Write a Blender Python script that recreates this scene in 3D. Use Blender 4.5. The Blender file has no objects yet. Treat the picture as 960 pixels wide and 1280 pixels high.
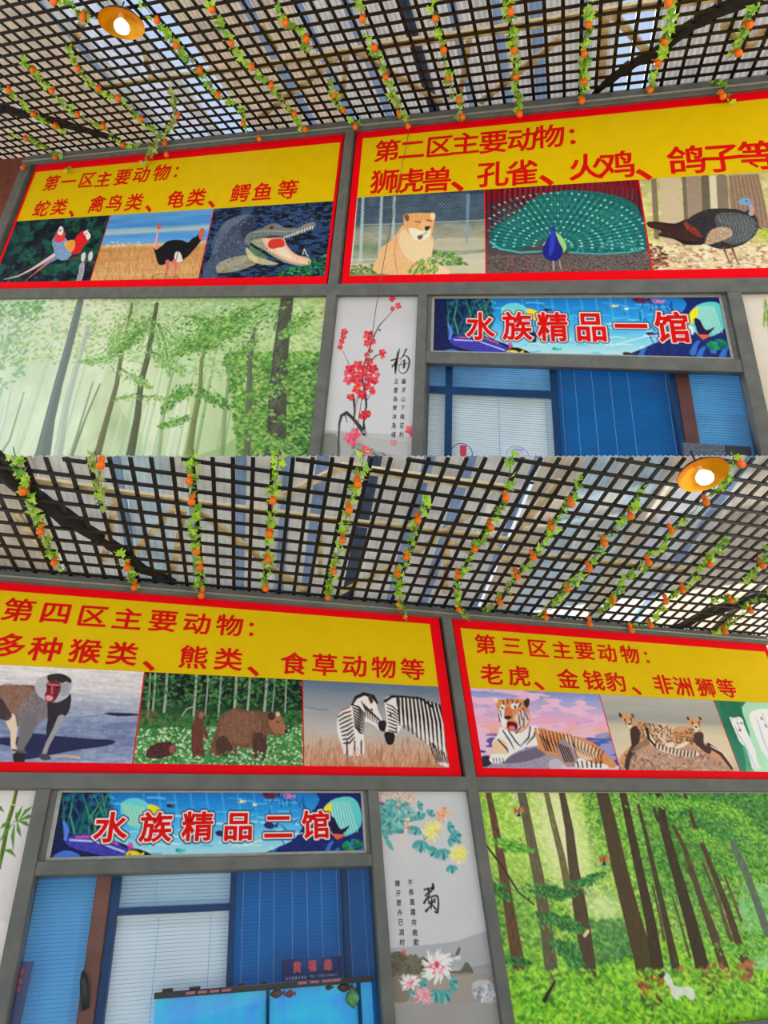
import bpy, bmesh, math, random
import numpy as np
from mathutils import Vector, Matrix

random.seed(7)
RNG = np.random.default_rng(11)
SC = bpy.context.scene
COL = SC.collection

# ------------------------------------------------------------ camera, sky, sun, exposure
FOC, CX, CY = 687.0, 480.0, 570.0          # focal length and principal point for a 960x1280 frame


def kinv(x, y):
    return Vector(((x - CX) / FOC, (y - CY) / FOC, 1.0))


# vanishing points of the two shop fronts: along the wall, up the wall, out from the wall
UP_VP = ((-1700.0, 386.0), (585.0, -1180.0), (712.0, 624.0))
LO_VP = ((3295.0, 997.0), (358.0, -543.0), (296.0, 1243.0))
zu = kinv(*LO_VP[1]).normalized()
xr = kinv(*LO_VP[0]).normalized()
xr = (xr - zu * xr.dot(zu)).normalized()
yf = zu.cross(xr).normalized()
R = Matrix((xr, yf, zu))                    # camera space (x right, y down, z forward) -> world
EYE = Vector((0, 0, 2.45))

cam_d = bpy.data.cameras.new('camera')
cam = bpy.data.objects.new('camera', cam_d)
COL.objects.link(cam)
cam_d.sensor_fit = 'VERTICAL'
cam_d.sensor_height = 24.0
cam_d.lens = FOC / 1280.0 * 24.0
cam_d.shift_y = -(640.0 - CY) / 1280.0
cam_d.clip_start = 0.02
cam_d.clip_end = 300
rx, ry, rz = R @ Vector((1, 0, 0)), R @ Vector((0, -1, 0)), R @ Vector((0, 0, -1))
cam.matrix_world = Matrix.Translation(EYE) @ Matrix((rx, ry, rz)).transposed().to_4x4()
SC.camera = cam

world = bpy.data.worlds.new('sky')
SC.world = world
world.use_nodes = True
wn = world.node_tree
wn.nodes.clear()
wo = wn.nodes.new('ShaderNodeOutputWorld')
wb = wn.nodes.new('ShaderNodeBackground')
tc = wn.nodes.new('ShaderNodeTexCoord')
sx = wn.nodes.new('ShaderNodeSeparateXYZ')
cr = wn.nodes.new('ShaderNodeValToRGB')
cr.color_ramp.elements[0].position = 0.0
cr.color_ramp.elements[0].color = (0.92, 0.92, 0.92, 1)
cr.color_ramp.elements[1].position = 0.8
cr.color_ramp.elements[1].color = (0.66, 0.79, 1.0, 1)
wn.links.new(tc.outputs['Generated'], sx.inputs[0])
wn.links.new(sx.outputs['Z'], cr.inputs[0])
wn.links.new(cr.outputs[0], wb.inputs[0])
wb.inputs[1].default_value = 1.0
wn.links.new(wb.outputs[0], wo.inputs[0])

sun_d = bpy.data.lights.new('sun', 'SUN')
sun_d.energy = 6.0
sun_d.angle = math.radians(1.0)
sun_d.color = (1.0, 0.95, 0.86)
sun = bpy.data.objects.new('sun', sun_d)
COL.objects.link(sun)
sun.location = (3, 30, 40)
sun.rotation_euler = Vector((-0.25, -0.80, -1.6)).to_track_quat('-Z', 'Y').to_euler()   # high behind the building

SC.view_settings.view_transform = 'Standard'
SC.view_settings.look = 'None'
SC.view_settings.gamma = 1
SC.view_settings.use_curve_mapping = False
SC.view_settings.exposure = 0.04


# ------------------------------------------------------------ the two facade frames
class Frame:
    """u metres to the right, d metres out of the wall, v metres up the wall"""
    def __init__(s, vps, sign_h, ref, dist, dlen=1.0):
        s.h = (R @ kinv(*vps[0])).normalized() * sign_h
        s.v = (R @ kinv(*vps[1])).normalized()
        s.d = -(R @ kinv(*vps[2])).normalized() * dlen
        s.o = EYE + (R @ kinv(*ref)).normalized() * dist

    def P(s, u, d, v):
        return s.o + s.h * u + s.d * d + s.v * v

    def at(s, x, y, d=0.0):
        """photo point -> (u, v) on the plane d metres in front of the wall"""
        r = R @ kinv(x, y)
        m = Matrix((s.h, s.v, -r)).transposed()
        k = m.inverted() @ (EYE - s.o - s.d * d)
        return k[0], k[1]

    def under(s, x, y, v):
        """photo point -> (u, d) on the level plane v"""
        r = R @ kinv(x, y)
        m = Matrix((s.h, s.d, -r)).transposed()
        k = m.inverted() @ (EYE - s.o - s.v * v)
        return k[0], k[1]


LO = Frame(LO_VP, 1.0, (480, 1090), 4.2)
UP = Frame(UP_VP, -1.0, (480, 450), 6.2)


# ------------------------------------------------------------ helpers: objects
def tag(o, label=None, cat=None, group=None, kind=None):
    if label: o['label'] = label
    if cat: o['category'] = cat
    if group: o['group'] = group
    if kind: o['kind'] = kind
    return o


def thing(name, loc, label, cat, group=None):
    o = bpy.data.objects.new(name, None)
    o.empty_display_size = 0.05
    COL.objects.link(o)
    o.location = loc
    return tag(o, label, cat, group)


def obj(name, verts, faces, mat, parent=None, smooth=False):
    """world-space verts -> one mesh object; origin at the parent or at the mesh's base"""
    if parent is not None:
        p = parent
        org = Vector((0, 0, 0))
        while p is not None:
            org += p.location
            p = p.parent
        loc = Vector((0, 0, 0))
    else:
        org = sum((Vector(v) for v in verts), Vector()) / len(verts)
        loc = org
    me = bpy.data.meshes.new(name)
    me.from_pydata([tuple(Vector(v) - org) for v in verts], [], faces)
    me.update()
    bm = bmesh.new(); bm.from_mesh(me)
    bmesh.ops.recalc_face_normals(bm, faces=bm.faces)
    bm.to_mesh(me); bm.free()
    if mat: me.materials.append(mat)
    if smooth:
        me.polygons.foreach_set('use_smooth', [True] * len(me.polygons))
    o = bpy.data.objects.new(name, me)
    COL.objects.link(o)
    o.parent = parent
    o.location = loc
    return o


BOXF = [(0, 1, 2, 3), (7, 6, 5, 4), (0, 4, 5, 1), (1, 5, 6, 2), (2, 6, 7, 3), (3, 7, 4, 0)]


class MB:
    def __init__(s): s.v = []; s.f = []

    def add(s, vs, fs):
        n = len(s.v); s.v += [Vector(v) for v in vs]; s.f += [tuple(i + n for i in f) for f in fs]; return s

    def hexa(s, a, b):
        return s.add(list(a) + list(b), BOXF)

    def box(s, F, u0, u1, d0, d1, v0, v1):
        q = [F.P(u0, d0, v0), F.P(u1, d0, v0), F.P(u1, d0, v1), F.P(u0, d0, v1)]
        w = [F.P(u0, d1, v0), F.P(u1, d1, v0), F.P(u1, d1, v1), F.P(u0, d1, v1)]
        return s.hexa(q, w)

    def cbox(s, F, u0, u1, d0, d1, v0, v1, b=0.004):
        """box whose outer (d1) face is chamfered by b"""
        q = [F.P(u0, d0, v0), F.P(u1, d0, v0), F.P(u1, d0, v1), F.P(u0, d0, v1)]
        m = [F.P(u0, d1 - b, v0), F.P(u1, d1 - b, v0), F.P(u1, d1 - b, v1), F.P(u0, d1 - b, v1)]
        w = [F.P(u0 + b, d1, v0 + b), F.P(u1 - b, d1, v0 + b), F.P(u1 - b, d1, v1 - b), F.P(u0 + b, d1, v1 - b)]
        fs = [(3, 2, 1, 0), (8, 9, 10, 11)]
        for k in range(4):
            j = (k + 1) % 4
            fs += [(k, j, 4 + j, 4 + k), (4 + k, 4 + j, 8 + j, 8 + k)]
        return s.add(q + m + w, fs)

    def tube(s, pts, rad, n=6, cap=True):
        pts = [Vector(p) for p in pts]
        if not hasattr(rad, '__len__'): rad = [rad] * len(pts)
        base = len(s.v)
        up = Vector((0.13, 0.2, 0.97))
        for i, p in enumerate(pts):
            t = (pts[min(i + 1, len(pts) - 1)] - pts[max(i - 1, 0)])
            t = t.normalized() if t.length > 1e-9 else Vector((0, 0, 1))
            a = t.cross(up)
            if a.length < 1e-3: a = t.cross(Vector((1, 0, 0)))
            a.normalize(); b = t.cross(a).normalized()
            for k in range(n):
                an = 2 * math.pi * k / n
                s.v.append(p + (a * math.cos(an) + b * math.sin(an)) * rad[i])
        for i in range(len(pts) - 1):
            for k in range(n):
                j = (k + 1) % n
                s.f.append((base + i * n + k, base + i * n + j, base + (i + 1) * n + j, base + (i + 1) * n + k))
        if cap:
            s.f.append(tuple(base + k for k in range(n))[::-1])
            s.f.append(tuple(base + (len(pts) - 1) * n + k for k in range(n)))
        return s

    def beam(s, a, b, w, h, side):
        """rectangular bar from a to b; side = approximate width direction"""
        a, b = Vector(a), Vector(b)
        t = (b - a).normalized()
        sd = (side - t * side.dot(t)).normalized() * (w / 2)
        up = t.cross(sd).normalized() * (h / 2)
        return s.hexa([a - sd - up, a + sd - up, a + sd + up, a - sd + up],
                      [b - sd - up, b + sd - up, b + sd + up, b - sd + up])

    def build(s, name, mat, parent=None, smooth=False):
        return obj(name, s.v, s.f, mat, parent, smooth)


# ------------------------------------------------------------ helpers: materials
def lin(c):
    c = np.asarray(c, dtype=float) / 255.0
    return np.where(c <= 0.04045, c / 12.92, ((c + 0.055) / 1.055) ** 2.4)


ILLUM = 0.78            # how bright a white card on the wall comes out


def alb(c, k=None, top=0.92):
    k = ILLUM if k is None else k * ILLUM / 0.62
    return np.clip(lin(c) / k, 0.0, top)


def material(name, rgb, rough=0.6, metal=0.0, noise=0.0, nscale=20.0, bump=0.0, bscale=80.0, spec=0.5,
             k=None, rgb2=None, stretch=None, emit=None, estr=1.0):
    m = bpy.data.materials.new(name)
    m.use_nodes = True
    nt = m.node_tree
    b = nt.nodes['Principled BSDF']
    c = tuple(alb(rgb, k)) + (1,)
    b.inputs['Base Color'].default_value = c
    b.inputs['Roughness'].default_value = rough
    b.inputs['Metallic'].default_value = metal
    b.inputs['Specular IOR Level'].default_value = spec
    co = nt.nodes.new('ShaderNodeTexCoord')
    src = co.outputs['Object']
    if stretch:
        mp = nt.nodes.new('ShaderNodeMapping')
        mp.inputs['Scale'].default_value = stretch
        nt.links.new(src, mp.inputs[0]); src = mp.outputs[0]
    if noise or rgb2 is not None:
        n = nt.nodes.new('ShaderNodeTexNoise')
        n.inputs['Scale'].default_value = nscale
        n.inputs['Detail'].default_value = 5
        nt.links.new(src, n.inputs['Vector'])
        r = nt.nodes.new('ShaderNodeValToRGB')
        r.color_ramp.elements[0].position = 0.35
        r.color_ramp.elements[1].position = 0.68
        a = np.array(c[:3])
        b2 = alb(rgb2, k) if rgb2 is not None else np.clip(a * (1 + noise), 0, 0.95)
        a2 = a if rgb2 is not None else a * (1 - noise)
        r.color_ramp.elements[0].color = tuple(a2) + (1,)
        r.color_ramp.elements[1].color = tuple(b2) + (1,)
        nt.links.new(n.outputs['Fac'], r.inputs[0])
        nt.links.new(r.outputs[0], b.inputs['Base Color'])
    if bump:
        n2 = nt.nodes.new('ShaderNodeTexNoise')
        n2.inputs['Scale'].default_value = bscale
        n2.inputs['Detail'].default_value = 6
        nt.links.new(src, n2.inputs['Vector'])
        bp = nt.nodes.new('ShaderNodeBump')
        bp.inputs['Strength'].default_value = bump
        bp.inputs['Distance'].default_value = 0.004
        nt.links.new(n2.outputs['Fac'], bp.inputs['Height'])
        nt.links.new(bp.outputs[0], b.inputs['Normal'])
    if emit is not None:
        b.inputs['Emission Color'].default_value = tuple(lin(emit)) + (1,)
        b.inputs['Emission Strength'].default_value = estr
    return m


def print_material(name, rough=0.5, spec=0.12, coat=0.0):
    """printed sheet: ink colours stored per point, faint sheet mottling"""
    m = bpy.data.materials.new(name)
    m.use_nodes = True
    nt = m.node_tree
    b = nt.nodes['Principled BSDF']
    a = nt.nodes.new('ShaderNodeAttribute'); a.attribute_name = 'ink'
    n = nt.nodes.new('ShaderNodeTexNoise'); n.inputs['Scale'].default_value = 60
    mx = nt.nodes.new('ShaderNodeMix'); mx.data_type = 'RGBA'; mx.blend_type = 'MULTIPLY'
    mx.inputs['Factor'].default_value = 0.12
    nt.links.new(a.outputs['Color'], mx.inputs['A'])
    nt.links.new(n.outputs['Color'], mx.inputs['B'])
    nt.links.new(mx.outputs['Result'], b.inputs['Base Color'])
    b.inputs['Roughness'].default_value = rough
    b.inputs['Specular IOR Level'].default_value = spec
    b.inputs['Coat Weight'].default_value = coat
    b.inputs['Coat Roughness'].default_value = 0.03
    return m


def sheet_material(name, rgb, trans, clear=0.0, rough=0.4, k=0.62):
    """translucent roof sheet: some light is reflected, some let through"""
    m = bpy.data.materials.new(name)
    m.use_nodes = True
    nt = m.node_tree
    nt.nodes.clear()
    out = nt.nodes.new('ShaderNodeOutputMaterial')
    co = nt.nodes.new('ShaderNodeTexCoord')
    n = nt.nodes.new('ShaderNodeTexNoise'); n.inputs['Scale'].default_value = 6; n.inputs['Detail'].default_value = 6
    nt.links.new(co.outputs['Object'], n.inputs['Vector'])
    r = nt.nodes.new('ShaderNodeValToRGB')
    c = np.clip(lin(rgb) / k, 0, 0.9)
    r.color_ramp.elements[0].position = 0.3; r.color_ramp.elements[1].position = 0.7
    r.color_ramp.elements[0].color = tuple(c * 0.72) + (1,)
    r.color_ramp.elements[1].color = tuple(np.clip(c * 1.12, 0, 0.95)) + (1,)
    nt.links.new(n.outputs['Fac'], r.inputs[0])
    d = nt.nodes.new('ShaderNodeBsdfDiffuse'); t = nt.nodes.new('ShaderNodeBsdfTranslucent')
    nt.links.new(r.outputs[0], d.inputs[0]); nt.links.new(r.outputs[0], t.inputs[0])
    mx = nt.nodes.new('ShaderNodeMixShader'); mx.inputs[0].default_value = trans
    nt.links.new(d.outputs[0], mx.inputs[1]); nt.links.new(t.outputs[0], mx.inputs[2])
    last = mx.outputs[0]
    if clear:
        tr = nt.nodes.new('ShaderNodeBsdfTransparent')
        tr.inputs[0].default_value = (0.85, 0.92, 1.0, 1)
        m2 = nt.nodes.new('ShaderNodeMixShader'); m2.inputs[0].default_value = clear
        nt.links.new(last, m2.inputs[1]); nt.links.new(tr.outputs[0], m2.inputs[2])
        last = m2.outputs[0]
    nt.links.new(last, out.inputs[0])
    return m


M = {}
M['steel'] = material('painted_grey_steel', (84, 87, 85), 0.55, 0.0, 0.16, 7, 0.08, 60, spec=0.25, rgb2=(97, 99, 95))
M['steel_dark'] = material('dark_grey_steel', (62, 66, 66), 0.5, 0.0, 0.2, 14, 0.2, 60)
M['alu'] = material('pale_aluminium_profile', (140, 142, 136), 0.4, 0.2, 0.12, 30, 0.1, 90)
M['rust'] = material('red_brown_steel', (98, 46, 34), 0.55, 0.0, 0.25, 10, 0.2, 50)
M['rust2'] = material('brown_painted_column', (112, 58, 42), 0.5, 0.0, 0.25, 8, 0.2, 50)
M['black'] = material('black_plastic_strip', (9, 8, 8), 0.5, 0.0, 0.25, 20, 0.1, 60, k=1.0)
M['bark'] = material('black_vine_bark', (20, 18, 18), 0.8, 0.0, 0.4, 30, 0.8, 40, k=1.0)
M['wood'] = material('raw_timber', (238, 196, 152), 0.7, 0.0, 0.15, 6, 0.2, 60, stretch=(3, 3, 12), k=0.62)
M['red'] = material('red_vinyl', (216, 0, 16), 0.5, 0.0, 0.04, 8, spec=0.08)
M['yellow'] = material('yellow_vinyl', (203, 172, 0), 0.5, 0.0, 0.03, 5, spec=0.08)
M['letter_red'] = material('red_lettering', (196, 12, 6), 0.5, 0.0, 0.05, 8, spec=0.08)
M['ink'] = material('black_ink', (18, 18, 20), 0.5, 0.0, 0.1, 30, k=1.0)
M['seal'] = material('red_seal_ink', (225, 95, 90), 0.5, 0.0, 0.1, 30)
M['white'] = material('white_vinyl', (226, 214, 218), 0.4, 0.0, 0.05, 10)
M['wall'] = material('grey_board', (90, 92, 92), 0.8, 0.0, 0.15, 6)  # plain mottled grey for backing boards
M['ground'] = material('pale_bounce_paving', (208, 196, 176), 0.85, 0.0, 0.15, 2, 0.3, 20)
M['slat_white'] = material('white_blind_slat', (196, 214, 232), 0.45, 0.0, 0.05, 3, k=0.50)
M['slat_blue'] = material('blue_blind_slat', (0, 89, 146), 0.5, 0.0, 0.10, 3, spec=0.1, k=0.46)
M['slat_sky'] = material('sky_blue_blind_slat', (88, 150, 222), 0.5, 0.0, 0.08, 3, spec=0.1, k=0.46)
M['bar_blue'] = material('deep_blue_window_bar', (4, 56, 98), 0.5, 0.0, 0.1, 6, spec=0.1, k=0.6)
M['cord_white'] = material('white_blind_cord', (112, 165, 205), 0.5, 0.0, 0.05, 20)
M['room'] = material('dark_room', (18, 44, 66), 0.8, 0.0, 0.1, 4)
M['cord'] = material('brown_string', (96, 76, 60), 0.8, 0.0, 0.2, 40)
M['gourd'] = material('orange_gourd_skin', (240, 78, 4), 0.4, 0.0, 0.0, 9, spec=0.3, rgb2=(244, 98, 16), k=0.5)
M['leaf'] = material('green_ivy_leaf', (96, 146, 26), 0.5, 0.0, 0.0, 25, rgb2=(156, 196, 56), k=0.42)
M['leaf2'] = material('dark_ivy_leaf', (62, 110, 26), 0.5, 0.0, 0.0, 25, rgb2=(114, 160, 46), k=0.45)
M['leaf3'] = material('faded_ivy_leaf', (130, 150, 80), 0.5, 0.0, 0.0, 25, rgb2=(170, 180, 110), k=0.62)
for _n in ('leaf', 'leaf2', 'leaf3', 'gourd'):
    _b = M[_n].node_tree.nodes['Principled BSDF']
    if _n != 'gourd': _b.inputs['Transmission Weight'].default_value = 0.0
M['vine'] = material('green_wire_stem', (70, 92, 40), 0.6, 0.0, 0.2, 30)
M['gold'] = material('gold_lamp_lining', (232, 160, 10), 0.28, 0.55, 0.06, 12, k=0.75)
M['shade_out'] = material('dark_lamp_enamel', (60, 42, 20), 0.4, 0.3, 0.1, 12)
M['bulb'] = material('frosted_bulb', (250, 225, 210), 0.3, 0.0, 0.03, 12, emit=(255, 225, 205), estr=1.1)
M['tank_black'] = material('black_tank_lid', (14, 14, 20), 0.35, 0.0, 0.2, 20, k=1.0)
M['print'] = print_material('printed_vinyl')
M['print_gloss'] = print_material('printed_film_behind_glass', 0.5, 0.15, 0.12)


def glass_material(name, tint=(0.93, 0.97, 1.0), refl=0.10):
    m = bpy.data.materials.new(name)
    m.use_nodes = True
    nt = m.node_tree; nt.nodes.clear()
    out = nt.nodes.new('ShaderNodeOutputMaterial')
    t = nt.nodes.new('ShaderNodeBsdfTransparent'); t.inputs[0].default_value = tint + (1,)
    g = nt.nodes.new('ShaderNodeBsdfGlossy'); g.inputs['Roughness'].default_value = 0.02
    fr = nt.nodes.new('ShaderNodeFresnel'); fr.inputs[0].default_value = 1.18
    n = nt.nodes.new('ShaderNodeTexNoise'); n.inputs['Scale'].default_value = 3
    bp = nt.nodes.new('ShaderNodeBump'); bp.inputs['Strength'].default_value = 0.02
    nt.links.new(n.outputs['Fac'], bp.inputs['Height']); nt.links.new(bp.outputs[0], g.inputs['Normal'])
    mx = nt.nodes.new('ShaderNodeMixShader')
    nt.links.new(fr.outputs[0], mx.inputs[0])
    nt.links.new(t.outputs[0], mx.inputs[1]); nt.links.new(g.outputs[0], mx.inputs[2])
    nt.links.new(mx.outputs[0], out.inputs[0])
    return m


M['glass'] = glass_material('window_glass')
# ------------------------------------------------------------ ink painting for printed sheets
SS = 2


class Canvas:
    """raster over the rectangle u0..u1 x v0..v1 of a wall; drawing calls take photo points"""
    def __init__(s, F, u0, u1, v0, v1, d, step):
        s.nu = max(4, int(round((u1 - u0) / step))); s.nv = max(4, int(round((v1 - v0) / step)))
        s.W, s.H = s.nu * SS, s.nv * SS
        s.a = np.zeros((s.H, s.W, 3))
        # homography photo -> canvas, from four corners
        kin = np.array([[1 / FOC, 0, -CX / FOC], [0, 1 / FOC, -CY / FOC], [0, 0, 1]])
        Rn = np.array(R)
        m = np.array([list(F.h), list(F.v), list(F.o + F.d * d - EYE)]).T
        s.M = np.linalg.inv(m) @ Rn @ kin
        s.u0, s.v1 = u0, v1
        s.k = s.W / (u1 - u0)
        cx, cy = s.inv(s.W / 2, s.H / 2)
        p0 = s.T([(cx, cy)])[0]; p1 = s.T([(cx + 1, cy)])[0]
        s.sc = float(np.hypot(*(p1 - p0)))        # canvas px per photo px
        s.o = (0.0, 0.0, 1.0)

    def inv(s, x, y):
        u = s.u0 + x / s.k; v = s.v1 - y / s.k
        p = np.linalg.inv(s.M) @ np.array([u, v, 1.0])
        return p[0] / p[2], p[1] / p[2]

    def zoom(s, ox, oy, sc):
        """following points are given in a crop with origin (ox, oy) enlarged sc times"""
        s.o = (ox, oy, sc); return s

    def T(s, pts):
        p = np.asarray(pts, dtype=float).reshape(-1, 2)
        x = s.o[0] + p[:, 0] / s.o[2] if hasattr(s, 'o') else p[:, 0]
        y = s.o[1] + p[:, 1] / s.o[2] if hasattr(s, 'o') else p[:, 1]
        q = s.M @ np.stack([x, y, np.ones_like(x)])
        q = q / q[2]
        return np.stack([(q[0] - s.u0) * s.k, (s.v1 - q[1]) * s.k], 1)

    def r(s, w): return w / s.o[2] * s.sc

    def put(s, x0, x1, y0, y1, mask, col):
        c = np.asarray(col, float)
        s.a[y0:y1, x0:x1] = s.a[y0:y1, x0:x1] * (1 - mask[..., None]) + c * mask[..., None]

    def fill(s, col): s.a[:] = np.asarray(col, float)

    def grad(s, stops, horiz=False):
        """stops: (crop y, colour) down the middle of the sheet"""
        n = s.W if horiz else s.H
        ys = []
        for (y, c) in stops:
            cx, cy = s.inv(s.W / 2, s.H / 2)
            cx = (cx - s.o[0]) * s.o[2]; cyy = (cy - s.o[1]) * s.o[2]
            ys.append(s.T([(y, cyy)])[0][0] if horiz else s.T([(cx, y)])[0][1])
        cs = np.array([c for _, c in stops], float)
        t = np.arange(n)
        g = np.stack([np.interp(t, ys, cs[:, i]) for i in range(3)], 1)
        s.a[:] = g[None, :, :] if horiz else g[:, None, :]

    def noise(s, amp, sx, sy, seed=0, octv=3, col=None, mask=None):
        """amp in 0-255 steps; sx, sy cell size in photo pixels"""
        r = np.random.default_rng(seed)
        tot = np.zeros((s.H, s.W)); a = 1.0; n = 0
        for o in range(octv):
            cx = max(1.0, sx * s.sc / 2 ** o); cy = max(1.0, sy * s.sc / 2 ** o)
            gw, gh = int(s.W / cx) + 3, int(s.H / cy) + 3
            g = r.random((gh, gw)) * 2 - 1
            X = np.arange(s.W) / cx; Y = np.arange(s.H) / cy
            xi = X.astype(int); yi = Y.astype(int); fx = X - xi; fy = Y - yi
            fx = fx * fx * (3 - 2 * fx); fy = (fy * fy * (3 - 2 * fy))[:, None]
            A = g[yi][:, xi]; B = g[yi][:, xi + 1]; C = g[yi + 1][:, xi]; D = g[yi + 1][:, xi + 1]
            tot += a * ((A * (1 - fx) + B * fx) * (1 - fy) + (C * (1 - fx) + D * fx) * fy)
            n += a; a *= 0.6
        tot /= n
        if col is not None:                    # blend towards a colour where the noise is high
            mk = np.clip((tot - 0.02) * amp, 0, 1)
            if mask is not None: mk = mk * mask
            s.a += (np.asarray(col, float) - s.a) * mk[..., None]
        else:
            if mask is not None: tot = tot * mask
            s.a += (tot * amp)[..., None]

    def poly_mask(s, pts, smooth=True, soft=0.0):
        p = s.T(pts)
        if smooth and len(p) > 3:
            q = []
            n = len(p)
            for i in range(n):
                a, b, c, d = p[i - 1], p[i], p[(i + 1) % n], p[(i + 2) % n]
                for t in (0, 0.25, 0.5, 0.75):
                    q.append(0.5 * ((2 * b) + (c - a) * t + (2 * a - 5 * b + 4 * c - d) * t * t + (3 * b - a - 3 * c + d) * t ** 3))
            p = np.array(q)
        x0 = max(0, int(p[:, 0].min()) - 2); x1 = min(s.W, int(p[:, 0].max()) + 3)
        y0 = max(0, int(p[:, 1].min()) - 2); y1 = min(s.H, int(p[:, 1].max()) + 3)
        if x1 <= x0 or y1 <= y0: return None
        X, Y = np.meshgrid(np.arange(x0, x1) + 0.5, np.arange(y0, y1) + 0.5)
        ins = np.zeros(X.shape, bool)
        n = len(p)
        for i in range(n):
            xa, ya = p[i]; xb, yb = p[(i + 1) % n]
            if ya == yb: continue
            c = ((ya > Y) != (yb > Y)) & (X < (xb - xa) * (Y - ya) / (yb - ya) + xa)
            ins ^= c
        return x0, x1, y0, y1, ins.astype(float)

    def poly(s, pts, col, a=1.0, smooth=True, tex=0, seed=1, tcol=None):
        m = s.poly_mask(pts, smooth)
        if m is None: return
        x0, x1, y0, y1, k = m
        c = np.asarray(col, float)
        if tex:
            r = np.random.default_rng(seed)
            h, w = k.shape
            g = r.random((h // 2 + 1, w // 2 + 1)).repeat(2, 0).repeat(2, 1)[:h, :w]
            cc = c[None, None] + ((g - 0.5) * 2 * tex)[..., None] if tcol is None else \
                c[None, None] * (1 - (g * tex)[..., None]) + np.asarray(tcol, float) * (g * tex)[..., None]
            kk = (k * a)[..., None]
            s.a[y0:y1, x0:x1] = s.a[y0:y1, x0:x1] * (1 - kk) + cc * kk
        else:
            s.put(x0, x1, y0, y1, k * a, c)

    def line(s, pts, w, col, a=1.0, soft=1.0):
        """brush stroke; w one width or one per point, in crop pixels"""
        p = s.T(pts)
        w = [w] * len(p) if not hasattr(w, '__len__') else list(w)
        w = [max(0.35, s.r(x) / 2) for x in w]
        mw = max(w) + 2
        x0 = max(0, int(p[:, 0].min() - mw)); x1 = min(s.W, int(p[:, 0].max() + mw) + 1)
        y0 = max(0, int(p[:, 1].min() - mw)); y1 = min(s.H, int(p[:, 1].max() + mw) + 1)
        if x1 <= x0 or y1 <= y0: return
        X, Y = np.meshgrid(np.arange(x0, x1) + 0.5, np.arange(y0, y1) + 0.5)
        best = np.zeros(X.shape)
        for i in range(len(p) - 1):
            ax, ay = p[i]; bx, by = p[i + 1]
            L = (bx - ax) ** 2 + (by - ay) ** 2
            t = np.clip(((X - ax) * (bx - ax) + (Y - ay) * (by - ay)) / max(L, 1e-6), 0, 1)
            dd = np.hypot(X - ax - t * (bx - ax), Y - ay - t * (by - ay))
            ww = w[i] + (w[i + 1] - w[i]) * t
            best = np.maximum(best, np.clip((ww - dd) / soft + 0.5, 0, 1))
        s.put(x0, x1, y0, y1, best * a, col)

    def blob(s, x, y, rx, ry, col, a=1.0, rot=0.0, soft=0.3):
        c = s.T([(x, y)])[0]
        rx = max(s.r(rx), 0.5); ry = max(s.r(ry), 0.5)
        m = max(rx, ry) * (1 + soft) + 1
        x0 = max(0, int(c[0] - m)); x1 = min(s.W, int(c[0] + m) + 2)
        y0 = max(0, int(c[1] - m)); y1 = min(s.H, int(c[1] + m) + 2)
        if x1 <= x0 or y1 <= y0: return
        X, Y = np.meshgrid(np.arange(x0, x1) + 0.5 - c[0], np.arange(y0, y1) + 0.5 - c[1])
        cs, sn = math.cos(rot), math.sin(rot)
        q = np.hypot((X * cs + Y * sn) / rx, (-X * sn + Y * cs) / ry)
        k = np.clip((1 + soft / 2 - q) / max(soft, 0.02), 0, 1)
        s.put(x0, x1, y0, y1, k * a, col)

    def dabs(s, pts, n, size, cols, a=0.8, seed=0, asp=0.55, rot=None, jit=12, soft=0.4):
        """n leaf-like dabs spread inside a polygon"""
        r = random.Random(seed)
        P = [tuple(p) for p in pts]
        xs = [p[0] for p in P]; ys = [p[1] for p in P]
        k = 0
        while k < n:
            x = r.uniform(min(xs), max(xs)); y = r.uniform(min(ys), max(ys))
            k += 1
            c = False
            for i in range(len(P)):
                (xa, ya), (xb, yb) = P[i], P[(i + 1) % len(P)]
                if (ya > y) != (yb > y) and x < (xb - xa) * (y - ya) / (yb - ya) + xa: c = not c
            if not c: continue
            q = r.uniform(0.5, 1.3) * size
            col = [v + r.uniform(-jit, jit) for v in r.choice(cols)]
            s.blob(x, y, q, q * asp, col, a, r.uniform(-0.9, 0.9) if rot is None else rot + r.uniform(-.3, .3), soft)

    def grass(s, x0, x1, y0, y1, n, ln, cols, seed=0, w=1.2, a=0.7, lean=0.3):
        r = random.Random(seed)
        for _ in range(n):
            x = r.uniform(x0, x1); y = r.uniform(y0, y1); l = ln * r.uniform(0.5, 1.2)
            s.line([(x, y), (x + l * r.uniform(-lean, lean), y - l)], w, r.choice(cols), a)

    def glyph_rim(s, F, ch, x, y, hm, rim_px, col):
        """paint a letter swollen by rim_px photo pixels"""
        vs, fs = glyph2d(ch, 0.03)
        cu, cv = F.at(x, y, 0.002)
        P = []
        for a, b in vs:
            a, b = a - 0.5, b - 0.38
            b += 0.05 * (a * a) * (1 if b < 0.1 else 0.4)
            P.append(((cu + a * hm * (0.84 if F is UP else 1.2) - s.u0) * s.k, (s.v1 - (cv + b * hm)) * s.k))
        P = np.array(P); m = int(rim_px * s.sc) + 3
        x0 = max(0, int(P[:, 0].min()) - m); x1 = min(s.W, int(P[:, 0].max()) + m); y0 = max(0, int(P[:, 1].min()) - m); y1 = min(s.H, int(P[:, 1].max()) + m)
        X, Y = np.meshgrid(np.arange(x0, x1) + .5, np.arange(y0, y1) + .5)
        ins = np.zeros(X.shape, bool)
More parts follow.
